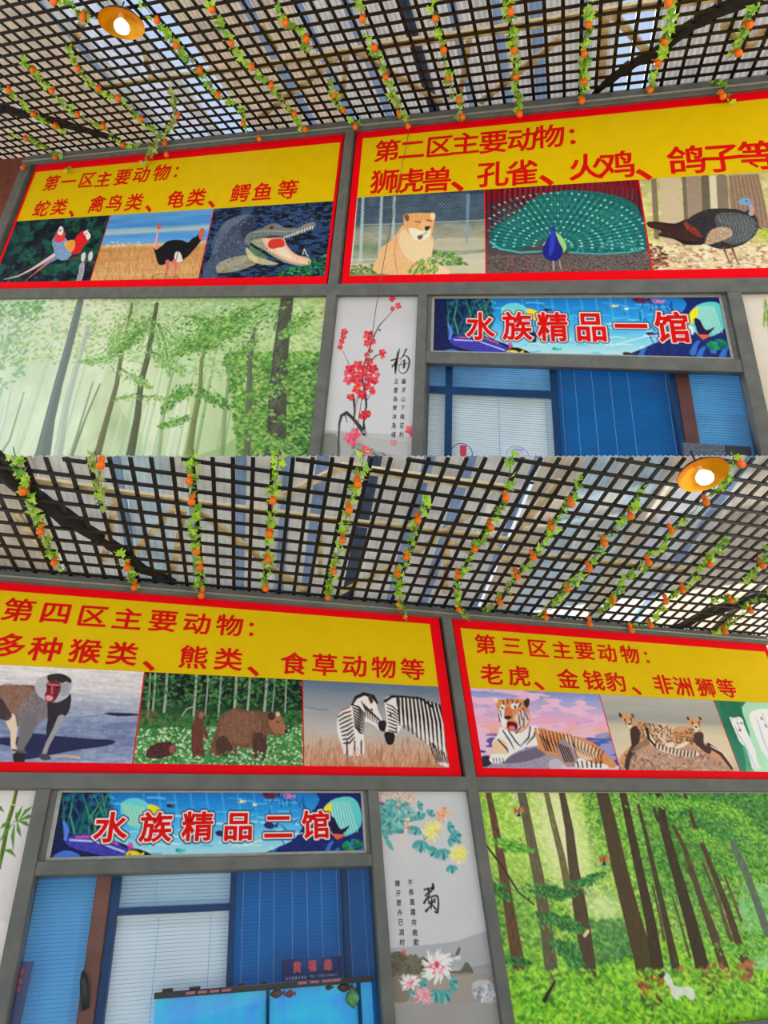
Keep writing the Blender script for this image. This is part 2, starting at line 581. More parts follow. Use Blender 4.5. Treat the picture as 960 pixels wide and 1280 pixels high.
        for f in fs:
            q = P[list(f)]
            for k in range(1, len(q) - 1):
                a, b, c = q[0], q[k], q[k + 1]
                bx0, bx1 = int(min(a[0], b[0], c[0])) - x0 - 1, int(max(a[0], b[0], c[0])) - x0 + 2
                by0, by1 = int(min(a[1], b[1], c[1])) - y0 - 1, int(max(a[1], b[1], c[1])) - y0 + 2
                sl = (slice(max(0, by0), by1), slice(max(0, bx0), bx1))
                XX, YY = X[sl], Y[sl]
                e1 = (b[0] - a[0]) * (YY - a[1]) - (b[1] - a[1]) * (XX - a[0])
                e2 = (c[0] - b[0]) * (YY - b[1]) - (c[1] - b[1]) * (XX - b[0])
                e3 = (a[0] - c[0]) * (YY - c[1]) - (a[1] - c[1]) * (XX - c[0])
                ins[sl] |= ((e1 >= -.3) & (e2 >= -.3) & (e3 >= -.3)) | ((e1 <= .3) & (e2 <= .3) & (e3 <= .3))
        rr = rim_px * s.sc
        out = np.zeros(X.shape); n = int(rr) + 1
        pad = np.pad(ins.astype(float), n)
        for dy in range(-n, n + 1):
            for dx in range(-n, n + 1):
                d = math.hypot(dx, dy)
                wgt = min(1.0, max(0.0, rr - d + .5))
                if wgt > 0: out = np.maximum(out, wgt * pad[n + dy:n + dy + ins.shape[0], n + dx:n + dx + ins.shape[1]])
        s.put(x0, x1, y0, y1, out, col)

    letters = ()

    def result(s):
        a = np.clip(s.a, 0, 255).reshape(s.nv, SS, s.nu, SS, 3).mean((1, 3))
        return a


PXM = {}


def print_panel(F, name, u0, u1, v0, v1, d, fn, parent=None, label=None, mat=None, dens=1.15, thick=0.0):
    """flat printed sheet: a fine grid whose points carry the ink colours painted by fn(canvas)"""
    um, vm = (u0 + u1) / 2, (v0 + v1) / 2
    # metres per photo pixel at the sheet
    p = F.P(um, d, vm)
    q = R.transposed() @ (p - EYE)
    mpp = q.z / FOC
    step = mpp / dens
    c = Canvas(F, u0, u1, v0, v1, d, step)
    fn(c)
    ink = c.result()
    ink = np.clip(lin(ink) / ILLUM, 0, 0.93)
    # cell colours -> one quad each, corners averaged
    nv, nu = ink.shape[:2]
    k = np.zeros((nv + 1, nu + 1, 3)); w = np.zeros((nv + 1, nu + 1, 1))
    for dy in (0, 1):
        for dx in (0, 1):
            k[dy:dy + nv, dx:dx + nu] += ink; w[dy:dy + nv, dx:dx + nu] += 1
    k /= w
    # keep it crisp: push the averaged corners back by a mild sharpen
    blur = k.copy()
    blur[1:-1, 1:-1] = (k[:-2, 1:-1] + k[2:, 1:-1] + k[1:-1, :-2] + k[1:-1, 2:]) / 4
    k = np.clip(k + 0.7 * (k - blur), 0, 0.93)
    uu = np.linspace(u0, u1, nu + 1); vv = np.linspace(v1, v0, nv + 1)
    org = Vector((0, 0, 0)) if parent is None else parent.location.copy()
    cen = F.P(um, d, v0) if parent is None else org
    o = np.array(F.o + F.d * d - cen); H = np.array(F.h); VV = np.array(F.v)
    co = o[None, None] + uu[None, :, None] * H + vv[:, None, None] * VV
    me = bpy.data.meshes.new(name)
    n = (nu + 1) * (nv + 1)
    me.vertices.add(n)
    me.vertices.foreach_set('co', co.reshape(-1).astype(np.float32))
    i = np.arange(nv)[:, None] * (nu + 1) + np.arange(nu)[None, :]
    quads = np.stack([i, i + nu + 1, i + nu + 2, i + 1], -1).reshape(-1).astype(np.int32)
    nq = nu * nv
    me.loops.add(nq * 4); me.polygons.add(nq)
    me.loops.foreach_set('vertex_index', quads)
    me.polygons.foreach_set('loop_start', np.arange(0, nq * 4, 4, dtype=np.int32))
    me.update(calc_edges=True)
    at = me.color_attributes.new('ink', 'FLOAT_COLOR', 'POINT')
    rgba = np.ones((n, 4), np.float32); rgba[:, :3] = k.reshape(-1, 3)
    at.data.foreach_set('color', rgba.reshape(-1))
    me.materials.append(mat or M['print'])
    ob = bpy.data.objects.new(name, me)
    COL.objects.link(ob)
    ob.parent = parent
    ob.location = (0, 0, 0) if parent is not None else cen
    if label: ob['label'] = label
    return ob
# ------------------------------------------------------------ what is printed on each sheet (points read in enlarged crops)
def pic_macaws(c):
    c.zoom(0, 190, 4.0)
    c.fill((14, 28, 42))
    c.noise(16, 12, 10, 1, col=(18, 74, 62))
    c.noise(26, 5, 5, 2, 2)
    c.blob(60, 470, 60, 90, (20, 60, 66), .5, 0, 1)
    c.dabs([(60, 480), (330, 440), (300, 640), (60, 640)], 60, 9, [(40, 110, 88), (28, 84, 74)], .5, 3)
    # long tails
    c.line([(20, 636), (90, 620), (160, 585), (215, 550), (270, 515), (320, 470)], [3, 6, 11, 15, 20, 30], (226, 190, 196), .95)
    c.line([(130, 640), (180, 600), (230, 560), (290, 520), (350, 480)], [3, 8, 12, 14, 16], (206, 96, 102), .9)
    c.line([(220, 560), (300, 520), (360, 500)], [8, 22, 26], (110, 140, 190), .8)
    # first bird, blue back and red head
    c.poly([(262, 440), (300, 400), (325, 425), (345, 455), (372, 490), (330, 540), (285, 530), (270, 490)], (118, 150, 190), tex=22)
    c.poly([(322, 455), (362, 440), (395, 470), (372, 505), (340, 490)], (232, 196, 120), tex=20)
    c.poly([(272, 440), (283, 400), (300, 378), (320, 392), (326, 425), (315, 445), (290, 452)], (214, 60, 66))
    c.poly([(288, 405), (300, 372), (316, 380), (312, 412), (298, 415)], (236, 226, 232))
    c.blob(302, 392, 4, 5, (40, 30, 40))
    # second bird
    c.poly([(355, 500), (372, 440), (398, 405), (430, 392), (452, 415), (440, 445), (420, 470), (400, 500), (370, 512)], (206, 28, 34), tex=18)
    c.poly([(330, 450), (372, 440), (372, 480), (356, 500), (335, 480)], (228, 150, 60), tex=20)
    c.poly([(418, 402), (440, 388), (456, 402), (452, 425), (438, 440), (428, 420)], (234, 232, 232))
    c.line([(440, 392), (456, 405), (458, 428), (450, 440)], [5, 9, 6, 3], (30, 26, 30))
    c.blob(430, 408, 3, 4, (20, 20, 24))
    # branch and claws
    c.line([(330, 540), (380, 528), (440, 545), (500, 560)], [6, 8, 7, 6], (96, 62, 58))
    for x, y in ((416, 512), (452, 508)):
        c.poly([(x - 8, y), (x + 8, y - 12), (x + 12, y + 10), (x + 2, y + 36), (x - 10, y + 30)], (200, 200, 206))
    c.poly([(400, 560), (422, 552), (420, 600), (405, 650), (380, 652), (392, 600)], (150, 148, 162), tex=40)
    c.dabs([(330, 350), (400, 345), (390, 400), (350, 400)], 30, 10, [(20, 50, 44), (34, 84, 60)], .7, 5)


def pic_ostrich(c):
    c.zoom(0, 190, 4.0)
    c.grad([(310, (84, 146, 200)), (370, (66, 134, 208)), (382, (140, 172, 190)), (398, (150, 180, 186)), (412, (74, 142, 216)),
            (450, (92, 158, 224)), (462, (206, 178, 130)), (480, (186, 132, 78)), (520, (190, 138, 84)), (600, (206, 158, 104)), (650, (196, 146, 92))])
    for y in (340, 360, 392):
        c.noise(10, 40, 2, y, 2)
    c.grass(480, 1100, 476, 660, 900, 22, [(222, 180, 118), (168, 112, 62), (206, 160, 100), (150, 110, 70), (190, 140, 90)], 3, 3, .55)
    c.dabs([(520, 452), (700, 448), (700, 470), (520, 474)], 50, 6, [(226, 220, 200), (196, 170, 120)], .6, 4)
    # neck and head
    c.line([(776, 480), (782, 440), (790, 400), (794, 378)], [16, 10, 8, 8], (224, 130, 130))
    c.line([(772, 478), (780, 440), (787, 402)], [3, 3, 3], (250, 200, 196))
    c.poly([(782, 372), (790, 362), (802, 362), (806, 374), (800, 384), (788, 384)], (176, 92, 92))
    c.line([(784, 374), (778, 380)], 4, (190, 140, 120))
    # body
    c.poly([(768, 478), (780, 490), (808, 470), (836, 448), (872, 440), (910, 442), (940, 452), (962, 432), (985, 420), (1000, 395), (1018, 385),
            (1012, 430), (990, 465), (960, 500), (930, 530), (900, 545), (850, 548), (815, 566), (792, 560), (780, 525)], (18, 20, 26), tex=10)
    c.poly([(876, 505), (896, 500), (908, 520), (912, 545), (890, 552), (872, 548)], (222, 210, 208), tex=24)
    c.poly([(992, 410), (1006, 382), (1022, 388), (1016, 425), (1000, 440)], (196, 92, 70))
    c.line([(890, 500), (880, 545)], 3, (30, 30, 34))
    # legs
    c.line([(836, 548), (840, 580), (828, 610), (826, 646)], [18, 12, 7, 5], (206, 92, 104))
    c.line([(872, 545), (880, 578), (874, 600), (878, 646)], [18, 12, 7, 5], (214, 104, 112))
    c.dabs([(760, 610), (900, 610), (900, 645), (760, 645)], 40, 7, [(120, 110, 60), (160, 130, 80)], .6, 9)


def pic_crocodile(c):
    c.zoom(220, 160, 960 / 220)
    c.fill((16, 24, 38))
    c.noise(26, 8, 3, 4, col=(40, 66, 108))
    c.grass(240, 860, 430, 560, 160, 10, [(90, 130, 180), (120, 150, 190), (50, 80, 130)], 6, 3, .5, 2.5)
    c.noise(18, 4, 3, 8, 2)
    c.dabs([(540, 790), (820, 690), (830, 800), (560, 810)], 380, 8, [(20, 110, 50), (36, 150, 66), (12, 80, 40), (70, 170, 80)], .75, 5)
    # back and neck
    c.poly([(150, 830), (150, 760), (190, 700), (220, 590), (260, 520), (330, 480), (400, 465), (430, 490), (425, 540), (400, 600), (420, 690), (360, 740), (260, 770), (200, 830)], (66, 80, 106), tex=30, seed=3)
    c.poly([(190, 640), (230, 560), (290, 500), (400, 470), (330, 520), (270, 590), (215, 690)], (110, 126, 152), .5, tex=30)
    c.poly([(350, 560), (400, 490), (428, 500), (410, 600), (400, 660)], (28, 36, 56), .6)
    c.poly([(230, 740), (330, 700), (430, 700), (440, 740), (330, 780), (230, 790)], (196, 184, 140), .65, tex=26)
    for k in range(13):
        x = 235 + k * 15; y = 560 - 7 * k + (k % 3) * 5
        c.line([(x, y), (x - 30, y + 90), (x - 44, y + 180)], [4, 5, 3], (46, 54, 76), .6)
    for k in range(9):
        c.line([(225 + k * 6, 600 + k * 17), (300 + k * 8, 570 + k * 15), (380 + k * 4, 560 + k * 14)], 3, (60, 68, 90), .55)
    c.dabs([(190, 700), (260, 520), (400, 470), (420, 600), (400, 720), (240, 760)], 260, 5, [(120, 130, 150), (36, 44, 66), (90, 100, 116), (150, 150, 140)], .6, 7)
    # throat, lower jaw
    c.poly([(395, 600), (430, 640), (470, 660), (530, 700), (600, 735), (680, 752), (730, 745), (735, 715), (700, 700), (640, 690), (600, 640), (560, 620), (470, 600)], (146, 152, 126), tex=26)
    c.poly([(380, 650), (430, 690), (500, 720), (560, 742), (470, 745), (400, 715)], (206, 200, 150), .8, tex=20)
    c.poly([(400, 640), (450, 668), (500, 700), (480, 715), (420, 690)], (96, 140, 92), .7)
    # open mouth
    c.poly([(470, 605), (520, 600), (585, 602), (605, 640), (640, 680), (690, 705), (725, 720), (700, 742), (640, 735), (580, 712), (530, 680), (495, 650)], (232, 176, 150))
    c.poly([(500, 640), (520, 608), (580, 606), (592, 640), (560, 655), (520, 658)], (196, 54, 40))
    c.poly([(540, 660), (590, 655), (625, 690), (640, 715), (590, 700)], (240, 200, 178))
    # upper jaw and head
    c.poly([(370, 620), (395, 575), (430, 560), (470, 545), (500, 530), (540, 520), (570, 530), (600, 545), (660, 545), (700, 525), (745, 512), (762, 522),
            (755, 545), (700, 568), (640, 590), (590, 598), (530, 590), (470, 600), (420, 612), (395, 640)], (108, 116, 116), tex=28)
    c.line([(420, 570), (500, 560), (580, 565), (650, 562), (740, 525)], [6, 9, 9, 7, 5], (148, 152, 144), .8)
    c.line([(400, 610), (470, 590), (520, 588), (600, 590)], 4, (40, 44, 54), .8)
    c.blob(518, 545, 24, 12, (130, 96, 84)); c.blob(522, 544, 8, 7, (20, 18, 20))
    for k in range(12):
        x = 590 + k * 14; y = 596 - k * 5.2
        c.poly([(x - 4, y - 4), (x + 5, y - 5), (x + 1, y + 12 + (k % 3) * 4)], (236, 228, 206), smooth=False)
    for k in range(14):
        x = 505 + k * 16; y = 668 + k * 5.5
        c.poly([(x - 4, y + 4), (x + 4, y + 5), (x + 1, y - 9 - (k % 2) * 5)], (238, 230, 208), smooth=False)
    c.line([(690, 690), (700, 660), (712, 690), (722, 700)], 4, (236, 226, 204))


def pic_lion(c):
    c.zoom(420, 140, 960 / 280)
    c.grad([(345, (44, 62, 84)), (470, (50, 70, 90)), (485, (120, 128, 112)), (540, (150, 146, 122)), (570, (96, 122, 82)), (640, (176, 172, 150)), (690, (120, 140, 90))])
    c.noise(24, 10, 6, 3, 3)
    c.poly([(420, 545), (640, 540), (640, 585), (430, 590)], (196, 184, 158), .8)
    c.poly([(60, 690), (60, 650), (200, 645), (640, 600), (640, 690)], (198, 190, 166), .9, smooth=False)
    for x in (110, 190, 245):
        c.poly([(x, 360), (x + 12, 360), (x + 2, 640), (x - 12, 640)], (176, 198, 206), .8, smooth=False)
    c.line([(90, 362), (66, 640)], 10, (200, 216, 220), .8)
    c.line([(60, 632), (200, 628)], 8, (176, 196, 200), .8)
    c.poly([(560, 350), (574, 350), (566, 560), (554, 560)], (110, 150, 180), .7, smooth=False)
    # wire mesh
    for k in range(-30, 66):
        x = k * 15
        c.line([(x, 350), (x + 280, 630)], 2.0, (150, 168, 178), .55)
        c.line([(x + 280, 350), (x, 630)], 2.0, (150, 168, 178), .55)
    c.line([(110, 482), (300, 478), (640, 462)], 4, (176, 192, 198), .8)
    c.dabs([(60, 660), (180, 650), (180, 690), (60, 690)], 90, 8, [(96, 138, 60), (60, 100, 44)], .8, 4)
    c.dabs([(415, 600), (520, 600), (560, 650), (430, 660)], 150, 9, [(92, 140, 62), (60, 104, 48), (140, 168, 96)], .8, 4)
    # body
    c.poly([(180, 690), (178, 620), (195, 580), (230, 555), (262, 520), (300, 480), (400, 520), (420, 560), (408, 620), (440, 650), (490, 690)], (226, 176, 126), tex=16)
    c.poly([(300, 500), (400, 540), (415, 580), (395, 640), (330, 640), (285, 600), (270, 540)], (240, 204, 164), .8, tex=12)
    c.line([(260, 540), (250, 600), (262, 690)], 6, (184, 130, 84), .6)
    c.poly([(400, 640), (450, 655), (490, 690), (400, 690)], (232, 200, 160), .9)
    # head
    c.poly([(290, 470), (292, 440), (310, 436), (340, 432), (390, 432), (424, 434), (424, 462), (416, 500), (405, 530), (372, 546), (335, 540), (305, 510)], (222, 160, 102), tex=16)
    c.poly([(298, 462), (292, 445), (305, 438), (314, 452), (308, 468)], (120, 80, 60))
    c.poly([(404, 440), (420, 432), (424, 450), (412, 462)], (236, 208, 176))
    c.poly([(310, 500), (340, 498), (372, 508), (402, 500), (404, 528), (372, 548), (335, 544)], (240, 222, 200), .95)
    c.poly([(362, 470), (384, 466), (402, 480), (400, 502), (376, 508), (362, 495)], (232, 178, 128))
    c.poly([(380, 492), (402, 488), (398, 502), (386, 508)], (60, 38, 36))
    c.line([(388, 506), (384, 520), (362, 528)], 3, (90, 60, 50))
    c.line([(340, 468), (362, 472)], 5, (90, 54, 40)); c.line([(390, 462), (408, 466)], 5, (90, 54, 40))
    c.poly([(350, 530), (372, 528), (366, 544), (352, 544)], (70, 50, 46), .8)
    c.dabs([(300, 690), (340, 640), (400, 622), (440, 650), (430, 690)], 220, 9, [(104, 150, 62), (66, 112, 44), (150, 182, 96)], .85, 8, asp=.3, rot=-1.2)


def pic_peacock(c):
    c.zoom(680, 110, 960 / 280)
    c.grad([(370, (128, 12, 30)), (440, (106, 14, 30)), (520, (60, 40, 50)), (700, (78, 66, 70)), (790, (90, 84, 74))])
    for k in range(60):
        x = -260 + k * 11.3
        c.line([(x, 380), (x + 4, 640)], 3 + (k % 4), ((170, 26, 44), (70, 8, 24), (140, 16, 34), (40, 10, 20))[k % 4], .6)
    c.poly([(-260, 720), (-100, 716), (100, 720), (450, 700), (450, 800), (-260, 800)], (92, 80, 78), 1, smooth=False, tex=40)
    c.dabs([(-250, 735), (-60, 725), (-60, 790), (-250, 790)], 160, 8, [(60, 96, 56), (150, 60, 96), (50, 60, 50)], .6, 5)
    # fanned tail
    fan = [(-235, 640), (-200, 590), (-120, 540), (-40, 470), (80, 440), (220, 445), (330, 470), (395, 505), (430, 600), (436, 690), (380, 705), (200, 706), (100, 700), (40, 640), (-80, 690), (-190, 690)]
    c.poly(fan, (22, 92, 90), 1, tex=26)
    r = random.Random(4)
    for ring in range(9):
        rad = 60 + ring * 42
        n = 12 + ring * 4
        for k in range(n):
            a = math.radians(-4 + 188 * (k + .5 * (ring % 2)) / n)
            x = 60 + rad * math.cos(a) * 1.02; y = 680 - rad * math.sin(a) * .58
            if x < -235 or x > 435: continue
            c.line([(60 + rad * .8 * math.cos(a), 680 - rad * .8 * .58 * math.sin(a)), (x, y)], 2.5, (70, 190, 170), .55)
            c.blob(x, y, 9, 6, (52, 156, 150), .8, -a)
            c.blob(x, y, 4, 3, (196, 224, 214) if r.random() < .7 else (20, 60, 120), .95)
    c.line([(-230, 660), (-190, 690), (-100, 706), (0, 700)], [12, 12, 10, 8], (60, 190, 196), .8)
    c.line([(110, 706), (240, 712), (360, 705), (430, 690)], [10, 9, 9, 8], (44, 172, 176), .85)
    c.dabs([(100, 660), (430, 640), (430, 700), (120, 706)], 130, 5, [(150, 210, 210), (30, 80, 130), (100, 180, 180)], .6, 9)
    for k in range(26):
        x = -170 + k * 22
        c.line([(x, 480 - 30 * math.sin(k / 25 * 3.1)), (x + 3, 430 - 30 * math.sin(k / 25 * 3.1))], 2, (120, 190, 160), .5)
    # bird
    c.poly([(48, 620), (70, 632), (90, 660), (96, 690), (70, 712), (54, 680)], (150, 204, 120), .95)
    c.poly([(34, 604), (46, 600), (52, 630), (66, 664), (82, 700), (62, 738), (28, 742), (0, 722), (-6, 690), (14, 650), (28, 625)], (26, 30, 128), 1)
    c.poly([(34, 610), (44, 612), (48, 650), (40, 700), (22, 720), (24, 660)], (48, 66, 190), .8)
    c.blob(40, 600, 9, 9, (30, 50, 150)); c.line([(34, 586), (28, 572)], 3, (60, 90, 150)); c.line([(42, 586), (42, 570)], 3, (60, 90, 150))
    c.line([(48, 600), (56, 604)], 3, (190, 190, 180))
    c.line([(40, 742), (42, 782)], 5, (196, 170, 150)); c.line([(66, 738), (72, 776)], 5, (176, 150, 130))


def pic_turkey(c):
    c.zoom(680, 110, 960 / 280)
    c.grad([(370, (176, 170, 110)), (500, (196, 190, 130)), (620, (186, 180, 110)), (680, (214, 200, 160)), (780, (206, 184, 146))])
    c.noise(34, 14, 10, 3, 3)
    c.dabs([(410, 400), (960, 380), (960, 660), (440, 660)], 200, 16, [(206, 210, 120), (160, 170, 80), (226, 222, 176)], .4, 5)
    for x, w, col in ((470, 26, (110, 96, 84)), (540, 100, (190, 172, 146)), (600, 20, (96, 84, 76)), (640, 62, (138, 120, 108)), (690, 40, (84, 74, 70)),
                      (724, 36, (206, 196, 170)), (762, 50, (112, 98, 90))):
        c.line([(x, 385), (x + 14, 640)], w, col, .85)
    c.poly([(790, 375), (920, 368), (960, 560), (965, 600), (850, 600), (800, 560)], (138, 114, 92), 1, smooth=False, tex=18)
    for k in range(16):
        c.line([(800 + k * 8, 378), (812 + k * 9, 470), (830 + k * 9, 590)], 3, ((96, 76, 62), (170, 146, 120))[k % 2], .6)
    c.dabs([(440, 670), (960, 650), (960, 790), (450, 790)], 500, 10, [(226, 212, 180), (176, 140, 104), (236, 228, 206), (150, 112, 84), (196, 170, 130)], .8, 7)
    c.dabs([(900, 620), (960, 600), (960, 660), (910, 660)], 60, 10, [(190, 200, 80), (150, 170, 60)], .8, 8)
    c.dabs([(445, 670), (510, 680), (540, 760), (450, 780)], 120, 10, [(110, 56, 46), (76, 40, 38), (150, 90, 66)], .8, 9)
    # tail
    c.poly([(442, 575), (480, 572), (560, 580), (620, 562), (700, 600), (700, 660), (650, 672), (600, 668), (550, 645), (490, 632), (500, 612), (450, 596)], (46, 30, 30), 1, tex=16)
    for k in range(9):
        c.line([(450 + k * 6, 580 + k * 7), (560, 600 + k * 6), (660, 610 + k * 5)], 3, (96, 50, 42), .6)
    for k in range(7):
        c.line([(560 + k * 14, 640 + k * 4), (600 + k * 12, 672)], 5, (24, 18, 22), .8)
    c.poly([(610, 570), (660, 580), (700, 600), (680, 640), (630, 620), (600, 590)], (134, 50, 34), .9, tex=30)
    # body
    c.poly([(610, 575), (640, 545), (700, 520), (770, 516), (830, 520), (860, 530), (880, 520), (905, 545), (920, 590), (905, 630), (870, 660), (820, 682), (760, 690), (700, 672), (680, 640), (650, 600)], (44, 42, 44), 1, tex=18)
    c.poly([(740, 540), (830, 535), (900, 560), (916, 600), (890, 640), (820, 670), (760, 650), (740, 600)], (86, 92, 94), .8, tex=34)
    for k in range(10):
        c.line([(745 + k * 16, 545 + k * 2), (770 + k * 14, 600), (760 + k * 13, 655)], 2.5, (150, 160, 166), .6)
    c.poly([(690, 660), (720, 605), (790, 598), (806, 630), (760, 655), (700, 672)], (186, 160, 132), .9, tex=40)
    for k in range(8):
        c.line([(700 + k * 13, 615), (694 + k * 13, 664)], 2.5, (110, 90, 80), .7)
    c.line([(910, 590), (940, 610)], [8, 3], (50, 44, 44))
    # neck and head
    c.line([(888, 540), (890, 510), (876, 490)], [22, 16, 16], (160, 150, 168))
    c.line([(894, 536), (896, 510)], 6, (214, 130, 130))
    c.poly([(832, 490), (845, 474), (870, 470), (895, 482), (902, 494), (880, 500), (850, 502)], (112, 150, 190))
    c.line([(884, 482), (900, 492)], 5, (196, 70, 84)); c.blob(868, 484, 4, 4, (30, 24, 30))
    for x in (770, 806):
        c.line([(x, 685), (x + 10, 712), (x + 26, 750)], [12, 7, 5], (120, 70, 66))
        c.line([(x + 26, 750), (x + 36, 754)], 4, (120, 70, 66))


def pic_baboon(c):
    c.zoom(0, 720, 960 / 280)
    c.grad([(385, (212, 208, 208)), (470, (202, 200, 204)), (540, (160, 166, 186)), (620, (124, 138, 170)), (700, (112, 124, 158)), (800, (140, 152, 182))])
    c.noise(22, 26, 3, 4, 3); c.noise(14, 5, 3, 5, 2)
    c.grass(300, 600, 560, 800, 90, 3, [(90, 100, 140), (186, 196, 216)], 5, 3, .5, 12)
    c.poly([(448, 590), (480, 584), (590, 590), (590, 598), (500, 600)], (40, 44, 62))
    c.line([(300, 610), (400, 600), (470, 586)], 3, (100, 104, 130), .7)
    c.poly([(430, 640), (590, 625), (590, 650), (480, 655)], (90, 98, 140), .5)
    # shadow on the stone belongs to the photograph that is printed
    c.poly([(-240, 700), (60, 690), (120, 672), (250, 685), (400, 698), (480, 702), (490, 715), (440, 730), (330, 745), (200, 770), (110, 785), (100, 760), (0, 720), (-240, 730)], (34, 38, 72), .95)
    c.line([(230, 772), (290, 770), (340, 778)], [6, 9, 12], (196, 164, 140))
    # body
    c.poly([(-240, 560), (-220, 480), (-100, 462), (0, 468), (80, 466), (150, 470), (210, 500), (296, 510), (300, 560), (280, 600), (215, 625), (190, 600), (130, 650), (110, 640), (60, 640), (20, 610), (-60, 640), (-220, 660)], (112, 90, 86), 1, tex=18)
    c.poly([(0, 470), (90, 468), (150, 500), (100, 560), (60, 600), (20, 560)], (142, 102, 80), .7, tex=20)
    c.poly([(80, 560), (150, 490), (215, 520), (200, 600), (140, 660), (100, 700), (80, 640)], (120, 112, 116), .9, tex=22)
    r = random.Random(3)
    for k in range(240):
        x = r.uniform(-20, 280); y = r.uniform(475, 620)
        c.line([(x, y), (x - r.uniform(2, 10), y + r.uniform(10, 24))], 2, r.choice([(90, 72, 70), (150, 130, 122), (66, 54, 56), (134, 120, 124)]), .5)
    c.poly([(210, 520), (298, 500), (298, 570), (270, 610), (240, 640), (205, 690), (198, 660), (205, 610)], (42, 38, 46), .95, tex=10)
    # legs
    c.line([(130, 620), (110, 680), (88, 730), (80, 775)], [66, 54, 36, 38], (108, 104, 110))
    c.poly([(58, 760), (102, 756), (106, 796), (78, 804), (60, 796)], (40, 38, 48))
    c.line([(262, 610), (236, 660), (204, 720), (188, 765)], [34, 24, 20, 20], (148, 146, 154))
    c.poly([(168, 765), (200, 762), (218, 778), (210, 788), (178, 786)], (70, 66, 78))
    c.line([(44, 610), (60, 660), (56, 720), (62, 745)], [44, 30, 20, 22], (214, 190, 170))
    c.line([(56, 745), (110, 755)], 10, (90, 80, 84))
    c.line([(-60, 620), (-20, 560), (30, 600)], [80, 80, 40], (60, 48, 52), .9)
    # head and mane
    c.poly([(150, 470), (165, 440), (210, 424), (258, 420), (296, 436), (310, 460), (302, 490), (290, 518), (250, 540), (215, 540), (180, 525), (158, 505)], (172, 172, 178), 1, tex=18)
    c.poly([(205, 425), (258, 418), (296, 434), (306, 455), (270, 460), (240, 450), (210, 452)], (50, 42, 46), 1, tex=10)
    c.poly([(258, 470), (285, 452), (302, 470), (290, 505), (262, 515)], (150, 154, 162), 1, tex=16)
    c.poly([(200, 462), (225, 450), (258, 458), (258, 490), (245, 520), (226, 540), (198, 535), (192, 510), (200, 490)], (110, 34, 46))
    c.line([(206, 464), (254, 468)], 8, (196, 96, 110)); c.line([(224, 470), (222, 505)], 9, (180, 84, 98))
    c.blob(212, 474, 5, 4, (20, 12, 18)); c.blob(244, 478, 5, 4, (20, 12, 18))
    c.poly([(196, 515), (214, 512), (228, 520), (222, 532), (202, 534)], (226, 140, 146))


